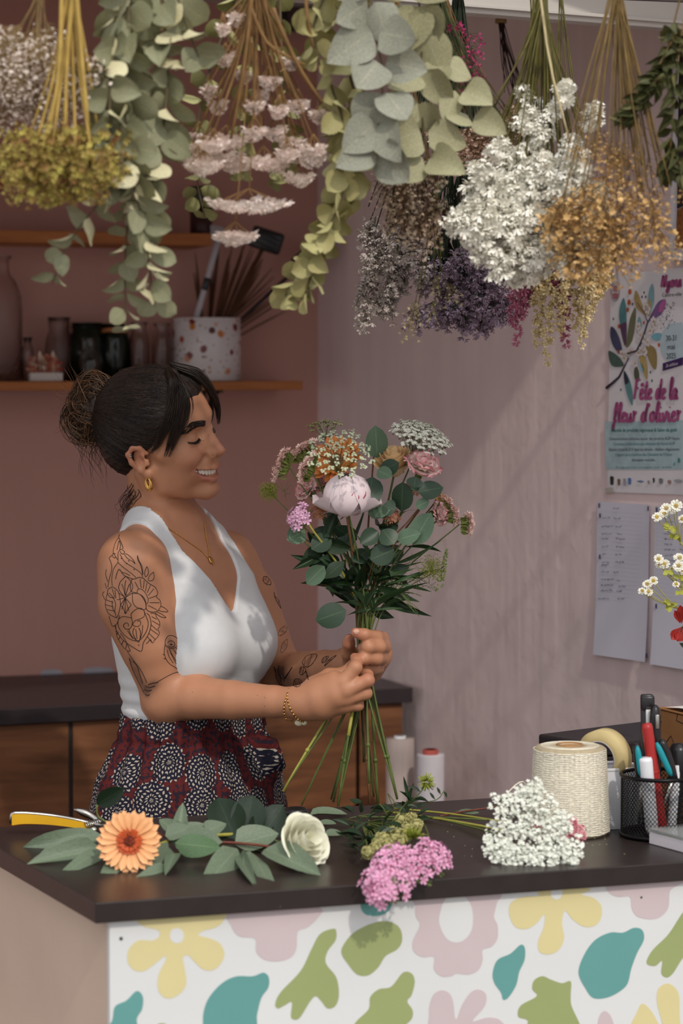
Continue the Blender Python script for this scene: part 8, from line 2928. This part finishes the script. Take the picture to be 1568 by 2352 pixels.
# ------------------------------------------------------------------ poster and notes on the right wall
def wallp(px, py, off=.003):
 return on_plane(px, py, CORNER + N2 * off, N2)

def wall_sheet(name, corners, mat, parent, off=.003, n=8, curl=.0, thick=.0006):
 """Sheet of paper pinned to the wall; corners are tl, tr, br, bl pixels."""
 c = [wallp(x, y, off) for x, y in corners]
 V = []
 for i in range(n + 1):
  for j in range(n + 1):
   u, v = i / n, j / n
   q = c[0].lerp(c[1], u).lerp(c[3].lerp(c[2], u), v)
   lift = curl * (v ** 4) + curl * .4 * (u ** 6)
   V.append(tuple(q + N2 * lift))
 k = n + 1
 f = np.array([(i * k + j, i * k + j + 1, (i + 1) * k + j + 1, (i + 1) * k + j) for i in range(n) for j in range(n)])
 V2 = [tuple(Vector(q) - N2 * thick) for q in V]
 o = MB().add(V + V2, [f, f[:, ::-1] + k * k]).build(name, mat, parent)
 return c

def lerp_map(c):
 def m(u, v, off=.0012):
  return c[0].lerp(c[1], u).lerp(c[3].lerp(c[2], u), v) + N2 * off
 return m

PAPW = M('poster_paper', (226, 222, 226), .45, var=.02, vscale=10)
PC = [(1402, 633), (1585, 612), (1585, 1137), (1394, 1130)]
c0 = wallp(1402, 633)
poster = thing('poster', 'festival poster with an olive branch and pink lettering on the pink wall', 'poster', wallp(1480, 880))
cs = wall_sheet('sheet', PC, PAPW, poster, .003)
# pixel -> poster plane
Pp = lambda x, y, o=.0042: wallp(x, y, o)
CX = lambda x: 1368 + x / 4.125      # coordinates of the poster crop
CY = lambda y: 580 + y / 4.126

def pshape(pts, col, name='printed_leaf', off=.0042, sm=True, rough=.45):
 m = pm(col)
 q = closed_spline([(CX(x), CY(y)) for x, y in pts], 5) if sm else [Vector((CX(x), CY(y), 0)) for x, y in pts]
 return MB().poly([Pp(a.x, a.y, off) for a in q], N2, .0).build(name, m, poster, smooth=False)

_pm = {}

def pm(col):
 if col not in _pm:
  _pm[col] = M('print_ink', col, .5, var=.08, vscale=60)
 return _pm[col]

TEALP, NAVY, GOLDP, MAGP, DKP = (86, 136, 138), (70, 72, 102), (176, 152, 100), (166, 82, 130), (70, 58, 74)
# pale blue band with the small print
pshape([(85, 1605), (825, 1590), (825, 2055), (95, 2055)], (172, 196, 202), 'printed_band', .0036, False)
pshape([(825, 690), (780, 668), (720, 672), (650, 720), (612, 810), (612, 900), (650, 1000), (720, 1035), (825, 1010)], (184, 203, 212), 'printed_disc', .0036)
# leaves
pshape([(262, 430), (230, 500), (220, 600), (235, 720), (275, 890), (290, 740), (288, 600), (280, 490)], TEALP)
pshape([(235, 680), (225, 700), (275, 890), (290, 740), (285, 660)], (92, 66, 90), off=.0045)
pshape([(145, 700), (135, 790), (165, 890), (230, 970), (250, 960), (240, 880), (200, 760)], NAVY)
pshape([(118, 935), (125, 1010), (150, 1070), (200, 1085), (262, 1070), (225, 1000), (160, 945)], (76, 98, 90))
pshape([(370, 520), (325, 620), (300, 760), (285, 900), (340, 840), (365, 720), (378, 600)], (112, 112, 84))
pshape([(405, 610), (385, 680), (392, 760), (430, 700), (425, 640)], (120, 166, 168))
pshape([(530, 295), (500, 370), (492, 480), (500, 610), (540, 500), (550, 400), (545, 330)], (134, 176, 186))
pshape([(500, 440), (490, 520), (498, 610), (520, 540), (520, 460)], GOLDP, off=.0045)
pshape([(375, 360), (362, 440), (390, 530), (480, 600), (440, 500), (410, 420)], GOLDP)
pshape([(660, 450), (600, 460), (550, 530), (500, 645), (580, 610), (640, 550)], (124, 92, 142))
pshape([(660, 450), (615, 480), (590, 560), (640, 550)], (178, 98, 152), off=.0045)
pshape([(620, 770), (560, 765), (520, 800), (560, 835), (605, 825)], (122, 176, 190))
pshape([(575, 960), (540, 890), (470, 880), (480, 960), (530, 1080), (570, 1100)], (150, 130, 84))
pshape([(440, 950), (410, 1000), (430, 1080), (480, 1210), (490, 1100), (470, 1000)], (184, 160, 104))
pshape([(265, 1120), (268, 1220), (300, 1360), (345, 1450), (345, 1330), (320, 1210)], (96, 140, 144))
pshape([(265, 1120), (272, 1240), (310, 1230), (300, 1180)], (46, 50, 70), off=.0045)
pshape([(370, 1080), (360, 1160), (385, 1230), (410, 1200), (400, 1110)], (84, 90, 70))
pshape([(405, 1040), (420, 1110), (455, 1150), (450, 1070)], (150, 190, 206))
# branch
mb = MB()
mb.tube([Pp(CX(x), CY(y), .0047) for x, y in ((100, 1285), (160, 1235), (220, 1180), (265, 1090), (310, 1000))], [.0032, .0030, .0024, .0018, .0012], 4)
mb.tube([Pp(CX(x), CY(y), .0047) for x, y in ((300, 960), (390, 930), (450, 800), (490, 660), (560, 540))], [.0016, .0024, .0018, .0014, .0006], 4)
mb.tube([Pp(CX(x), CY(y), .0047) for x, y in ((490, 660), (450, 560), (390, 470))], [.0012, .001, .0005], 4)
mb.build('printed_branch', pm(DKP), poster)
# blossoms, berries and ink specks
mb, mc = MB(), MB()
for x, y in ((470, 510), (490, 540), (515, 740), (560, 690), (545, 650), (455, 820), (490, 850), (430, 930), (460, 940), (400, 950), (300, 950), (330, 930), (270, 1000), (250, 960), (370, 1050), (420, 780), (400, 700)):
 for kk in range(5):
  a = kk * 1.257 + x
  q = Pp(CX(x + 18 * math.cos(a)), CY(y + 26 * math.sin(a)), .0049)
  mb.poly([q + D2 * .0036 * math.cos(b_) + UPV * .0046 * math.sin(b_) for b_ in np.linspace(0, 6.283, 9)[:-1]], N2, 0)
 q = Pp(CX(x), CY(y), .0052)
 mc.poly([q + D2 * .0018 * math.cos(b_) + UPV * .002 * math.sin(b_) for b_ in np.linspace(0, 6.283, 8)[:-1]], N2, 0)
mb.build('printed_blossom', pm((216, 208, 206)), poster, kind='stuff'); mc.build('printed_centre', pm((190, 140, 60)), poster, kind='stuff')
mb = MB()
for x, y, r in ((320, 372, 18), (313, 472, 18), (300, 542, 14), (218, 700, 14), (595, 875, 12), (208, 940, 10), (452, 665, 10)):
 q = Pp(CX(x), CY(y), .0045); mb.poly([q + D2 * r / 4.1 / 1180 * 1.5 * math.cos(b_) + UPV * r * 1.5 / 4.1 / 1180 * math.sin(b_) for b_ in np.linspace(0, 6.283, 12)[:-1]], N2, 0)
mb.build('printed_berry', pm((190, 92, 48)), poster, kind='stuff')
mb = MB()
for i in range(90):
 x, y = random.uniform(590, 745), random.uniform(470, 720)
 if (x - 590) * .9 + (y - 470) < 60: continue
 q = Pp(CX(x), CY(y), .0045); s = random.uniform(.0006, .0013); mb.poly([q + D2 * s * math.cos(b_) + UPV * s * math.sin(b_) for b_ in np.linspace(0, 6.283, 7)[:-1]], N2, 0)
for x, y in ((165, 630), (515, 1135), (435, 420), (455, 380), (470, 420), (345, 490), (530, 1215), (235, 1300)):
 q = Pp(CX(x), CY(y), .0045); s = .0022; mb.poly([q + D2 * s * math.cos(b_) + UPV * s * 1.3 * math.sin(b_) for b_ in np.linspace(0, 6.283, 9)[:-1]], N2, 0)
mb.build('printed_speck', pm((60, 56, 84)), poster, kind='stuff')
# round stamp at the top left
mb = MB()
for rr in (42, 34):
 mb.tube([Pp(CX(182 + rr * math.cos(a)), CY(368 + rr * 2.2 * math.sin(a)), .0045) for a in np.linspace(0, 6.283, 33)[:-1]], .0005, 4, closed=True)
mb.build('printed_stamp', pm((128, 110, 122)), poster)
pshape([(155, 395), (182, 385), (210, 395), (205, 430), (182, 440), (160, 430)], (176, 108, 112), 'printed_stamp')
pshape([(165, 325), (182, 310), (200, 325), (205, 365), (182, 372), (160, 362)], (176, 124, 126), 'printed_stamp')
pshape([(632, 1050), (825, 990), (825, 1065), (632, 1122)], (62, 40, 92), 'printed_ribbon', .0044, False)

def text(body, px0, py0, px1, h_px, col, shear=0.0, name='printed_text', off=.0052, bold=0.0, slope=0.0, sx=None):
 """Lettering from px0 to px1 along the wall, cap height h_px, baseline at py0 (photograph pixels)."""
 cu = bpy.data.curves.new('lettering', 'FONT')
 cu.body = body
 cu.size = 1.0
 cu.shear = shear
 cu.offset = bold
 cu.resolution_u = 3
 ob = bpy.data.objects.new('tmp', cu)
 COL.objects.link(ob)
 dg = bpy.context.evaluated_depsgraph_get()
 me = bpy.data.meshes.new_from_object(ob.evaluated_get(dg))
 bpy.data.objects.remove(ob)
 co = np.array([tuple(v.co) for v in me.vertices])
 if not len(co): return
 w = co[:, 0].max() - co[:, 0].min(); x0 = co[:, 0].min()
 a = wallp(px0, py0, off); b_ = wallp(px1, py0 + slope, off)
 ex = (b_ - a) / w
 ez = (wallp(px0, py0 - h_px, off) - a) / .72
 V = [tuple(a + ex * (x - x0) + ez * y) for x, y, z in co]
 me.vertices.foreach_set('co', (np.array(V) - np.array(tuple(base_of(poster)))).astype(np.float32).ravel())
 me.materials.clear(); me.materials.append(pm(col))
 me.name = name
 return link(name, me, poster)

# brush lettering, drawn as strokes (each letter's strokes in a 1 x 1 box, baseline at y = 0)
GLY = {
 'F': (.62, [[(.30, 1.0), (.24, .5), (.14, 0)], [(.22, .98), (.45, 1.02), (.66, 1.0)], [(.20, .55), (.38, .58), (.52, .56)]]),
 'ê': (.42, [[(.05, .22), (.22, .30), (.33, .42), (.22, .52), (.09, .38), (.10, .08), (.24, .0), (.40, .12)], [(.10, .66), (.23, .80), (.34, .66)]]),
 'e': (.42, [[(.05, .22), (.22, .30), (.33, .42), (.22, .52), (.09, .38), (.10, .08), (.24, .0), (.40, .12)]]),
 't': (.34, [[(.24, .95), (.16, .4), (.14, .08), (.24, .0), (.34, .10)], [(.02, .62), (.20, .66), (.36, .64)]]),
 'd': (.52, [[(.38, .46), (.24, .52), (.10, .36), (.08, .12), (.18, .0), (.32, .12), (.42, .5), (.50, 1.05)], [(.46, .8), (.40, .3), (.40, .06), (.52, .06)]]),
 'l': (.30, [[(.06, .12), (.18, .5), (.26, .92), (.20, 1.08), (.12, .8), (.10, .2), (.16, .0), (.30, .12)]]),
 'a': (.48, [[(.36, .44), (.24, .52), (.10, .36), (.08, .10), (.18, .0), (.32, .14), (.38, .48)], [(.38, .48), (.34, .14), (.40, .0), (.50, .12)]]),
 'f': (.36, [[(.06, .12), (.20, .5), (.28, .92), (.22, 1.08), (.14, .8), (.10, .0), (.06, -.42), (.0, -.30), (.10, -.06), (.30, .10)], [(.02, .48), (.30, .54)]]),
 'u': (.50, [[(.06, .50), (.06, .12), (.16, .0), (.30, .14), (.38, .50)], [(.38, .50), (.36, .12), (.42, .0), (.52, .10)]]),
 'r': (.40, [[(.06, .48), (.10, .56), (.14, .40), (.12, .0)], [(.14, .34), (.24, .52), (.36, .48)]]),
 "'": (.18, [[(.12, 1.02), (.06, .80)]]),
 'o': (.46, [[(.26, .52), (.10, .40), (.08, .10), (.22, .0), (.36, .16), (.34, .44), (.24, .52), (.46, .42)]]),
 'i': (.26, [[(.08, .50), (.08, .12), (.14, .0), (.26, .10)], [(.12, .74), (.14, .80)]]),
 'v': (.44, [[(.04, .50), (.10, .20), (.16, .0), (.30, .30), (.34, .52), (.44, .46)]]),
 'N': (.72, [[(.10, .0), (.18, .6), (.24, 1.0)], [(.24, 1.0), (.34, .5), (.46, .0)], [(.46, .0), (.56, .6), (.62, 1.05)]]),
 'y': (.46, [[(.04, .50), (.08, .12), (.18, .02), (.32, .40)], [(.36, .52), (.30, .0), (.18, -.44), (.06, -.34), (.24, -.06), (.46, .12)]]),
 'n': (.50, [[(.06, .50), (.08, .0)], [(.08, .3), (.20, .52), (.32, .44), (.34, .08), (.42, .0), (.52, .12)]]),
 's': (.38, [[(.04, .06), (.22, .40), (.20, .52), (.12, .40), (.28, .14), (.20, .0), (.06, .04), (.38, .10)]]),
 ' ': (.30, []),
}

def brush(body, px0, py0, px1, h_px, col, w, slope=0.0, name='brush_lettering'):
 tot = sum(GLY[c][0] for c in body)
 a = wallp(px0, py0, .0050); b_ = wallp(px1, py0 + slope, .0050)
 ex = (b_ - a) / tot
 ez = wallp(px0, py0 - h_px, .0050) - a
 mb = MB(); x = 0
 for ch in body:
  gw, st = GLY[ch]
  for s in st:
   pts = [Vector((px + .10 * py, py, 0)) for px, py in s]
   sm = spline(pts, max(3, len(pts) * 4)) if len(pts) > 2 else [pts[0], pts[0].lerp(pts[-1], .5), pts[-1]]
   n = len(sm)
   # a flat ribbon, thick on down-strokes
   V = []
   for i, q in enumerate(sm):
    d = (sm[min(i + 1, n - 1)] - sm[max(i - 1, 0)])
    dd = (ex * d.x * 1 + ez * d.y); dd.normalize()
    sd = N2.cross(dd).normalized()
    ww = w * (.55 + .75 * abs(d.y) / max(d.length, 1e-5)) * (.6 if i in (0, n - 1) else 1)
    c = a + ex * (x + q.x) + ez * q.y
    V += [tuple(c - sd * ww), tuple(c + sd * ww)]
   f = np.array([(2 * i, 2 * i + 2, 2 * i + 3, 2 * i + 1) for i in range(n - 1)])
   mb.add(V, [f])
  x += gw
 return mb.build(name, pm(col), poster, smooth=False)

brush('Nyons', 1516, 660, 1564, 27, MAGP, .0026, -3)
text('Centre-ville', 1520, 682, 1564, 8.5, (44, 40, 52), slope=-3)
text('30-31', 1529, 783, 1552, 13, (40, 38, 54), slope=-1)
text('mai', 1532, 803, 1549, 13, (40, 38, 54), slope=-1)
text('2025', 1530, 824, 1551, 13, (40, 38, 54), slope=-1)
text('2e édition', 1528, 844, 1556, 8, (216, 210, 220), .3, slope=-6, off=.0056)
brush('Fête de la', 1452, 917, 1555, 44, MAGP, .0030, -1)
brush("fleur d'olivier", 1407, 969, 1563, 40, MAGP, .0030, -2)
text('Marché de produits régionaux & Salon du goût', 1404, 992, 1554, 8, (38, 108, 104), slope=-1, bold=.012)
text('Démonstrations culinaires autour des produits AOP Nyons', 1399, 1011, 1560, 7, (66, 66, 84), slope=-1)
text("Concours d'oléiculture aux oliveraies de Nyons AOP", 1409, 1023, 1549, 7, (72, 128, 136), slope=-1)
text('Balades à pied & 2CV dans les oliviers - Ateliers dégustation', 1398, 1036, 1559, 7, (66, 66, 84), slope=-1)
text("Chapitre de la Confrérie des Chevaliers de l'Olivier", 1412, 1048, 1543, 7, (72, 128, 136), slope=-1)
text('Animation musicale...', 1450, 1060, 1506, 7, (66, 66, 84), slope=-1)
text('Programme complet sur www', 1414, 1076, 1542, 5, (92, 130, 140), slope=-1)
# small partner marks along the foot
mk = [((1400, 1093, 1409, 1115), (52, 48, 46)), ((1417, 1099, 1424, 1116), (120, 92, 72)), ((1430, 1098, 1437, 1117), (160, 160, 168)), ((1441, 1097, 1449, 1114), (84, 124, 178)), ((1461, 1103, 1479, 1109), (108, 128, 168)), ((1486, 1103, 1492, 1113), (150, 150, 156)),
      ((1498, 1097, 1503, 1110), (56, 52, 56)), ((1512, 1098, 1522, 1112), (128, 128, 134)), ((1532, 1102, 1541, 1113), (168, 132, 124)), ((1547, 1100, 1566, 1110), (172, 172, 178))]
for (x0, y0, x1, y1), c_ in mk:
 r = [(x0, y0 + 2), ((x0 + x1) / 2, y0), (x1, y0 + 3), (x1 - 1, y1 - 2), ((x0 + x1) / 2, y1), (x0 + 1, y1 - 3)]
 MB().poly([Pp(x, y, .0045) for x, y in r], N2, 0).build('printed_mark', pm(c_), poster, smooth=False)
pshape([(775, 1960), (785, 1945), (797, 1960), (797, 1985), (785, 1992), (775, 1985)], (70, 140, 140), 'printed_dot')
pshape([(735, 1995), (742, 1985), (750, 1995), (750, 2012), (742, 2018), (735, 2010)], (100, 160, 160), 'printed_dot')
TAPEC = M('clear_tape', (206, 200, 190), .2, trans=.5, var=0)
for (x, y) in ((1404, 637), (1398, 1126)):
 q = [wallp(x - 8, y - 5, .0062), wallp(x + 10, y - 7, .0062), wallp(x + 10, y + 6, .0062), wallp(x - 8, y + 8, .0062)]
 MB().poly(q, N2, .0002).build('adhesive_tape', TAPEC, poster, smooth=False)

# --- two handwritten price lists
NOTE = M('squared_paper', (218, 217, 230), .7, var=.02, vscale=10)
PEN = M('pen_ink', (92, 92, 124), .7, var=0)
PINM = M('dark_pin', (62, 58, 86), .5, var=0)

def note(lab, crn, lines, pins):
 t = thing('price_list', lab, 'note', wallp((crn[0][0] + crn[1][0]) / 2, (crn[0][1] + crn[2][1]) / 2), 'handwritten lists on the wall')
 wall_sheet('sheet', crn, NOTE, t, .004, curl=.006)
 mb = MB()
 for (x, y, w) in lines:
  xx = x
  while xx < x + w:
   l = random.uniform(4, 9)
   pts = [wallp(xx + l * u, y + random.uniform(-2.2, 2.2), .0056) for u in np.linspace(0, 1, 7)]
   mb.tube(pts, .00042, 3, False)
   xx += l + random.uniform(1, 3)
 mb.build('handwriting', PEN, t, kind='stuff')
 rl = MB()
 for k in range(34):
  y = crn[0][1] + 22 + k * 9.6
  if y > crn[2][1] - 16: break
  sl = (crn[1][1] - crn[0][1]) / (crn[1][0] - crn[0][0]); sl2 = (crn[2][1] - crn[3][1]) / (crn[2][0] - crn[3][0])
  s_ = sl + (sl2 - sl) * k / 34
  xa, xb = crn[0][0] + 2, min(crn[1][0] - 3, 1575)
  rl.tube([wallp(xa, y, .0050), wallp(xb, y + s_ * (xb - xa), .0050)], .00012, 3, False)
 rl.build('ruled_line', M('rule_ink', (160, 160, 176), .8, var=0), t, kind='stuff')
 for (x, y) in pins:
  q = wallp(x, y, .0062); m = MB(); m.box((.004, .0012, .009), Matrix.Translation(q) @ Matrix(((D2.x, N2.x, 0, 0), (D2.y, N2.y, 0, 0), (0, 0, 1, 0), (0, 0, 0, 1))), .0004); m.build('staple', PINM, t, smooth=False)

NX = lambda x: 1350 + x / 5.468
NY = lambda y: 1130 + y / 5.47
ln1 = [(NX(x), NY(y), w / 5.468) for x, y, w in ((310, 205, 80), (180, 325, 90), (320, 330, 70), (170, 430, 130), (340, 435, 80), (170, 525, 130), (360, 525, 60), (170, 585, 80), (350, 590, 80), (175, 685, 70), (350, 690, 80), (180, 780, 40), (340, 785, 70), (175, 880, 80), (340, 880, 95), (165, 915, 95), (165, 1005, 75), (320, 1010, 50), (160, 1100, 160), (360, 1110, 45), (160, 1170, 160), (380, 1185, 70), (160, 1235, 135), (360, 1245, 45), (125, 1335, 130), (370, 1340, 65))]
note('left handwritten list on squared paper stuck below the poster', [(1371, 1152), (1493, 1160), (1488, 1520), (1367, 1503)], ln1, [(NX(x), NY(y)) for x, y in ((138, 170), (755, 208), (148, 297), (145, 815), (115, 1845), (108, 1950), (735, 2055))])
ln2 = [(NX(x), NY(y), w / 5.468) for x, y, w in ((970, 380, 60), (980, 460, 120), (950, 525, 75), (960, 590, 110), (960, 660, 100), (960, 725, 120), (960, 795, 60), (1010, 860, 70), (1150, 660, 40), (1150, 730, 40))]
note('right handwritten list, half hidden by the white daisies', [(1503, 1162), (1630, 1175), (1624, 1545), (1498, 1525)], ln2, [(NX(x), NY(y)) for x, y in ((860, 222), (855, 1435), (845, 1970), (840, 2080))])

# --- framed print at the top right
FRM = M('white_frame', (204, 200, 206), .5, var=.03)
t = thing('framed_print', 'white-framed dark brown print at the upper right of the pink wall', 'picture', wallp(1600, 330))
x0, x1, y0, y1 = 1548, 1660, 70, 600
c = [wallp(1552, 60, .012), wallp(1690, 40, .012), wallp(1690, 600, .012), wallp(1542, 598, .012)]
MB().poly(c[::-1] if (c[1] - c[0]).cross(c[2] - c[1]).dot(N2) < 0 else c, N2, .006).build('mount', FRM, t, smooth=False)
d1 = [wallp(1560, 62, .0195), wallp(1682, 45, .0195), wallp(1682, 420, .0195), wallp(1554, 480, .0195)]
MB().poly(d1, N2, 0).build('print', M('dark_print', (40, 34, 36), .5, var=.5, vscale=40), t, smooth=False)
d2 = [wallp(1554, 482, .0195), wallp(1682, 422, .0195), wallp(1682, 560, .0195), wallp(1551, 570, .0195)]
MB().poly(d2, N2, 0).build('print', M('basket_print', (128, 80, 40), .6, var=.4, vscale=160), t, smooth=False)
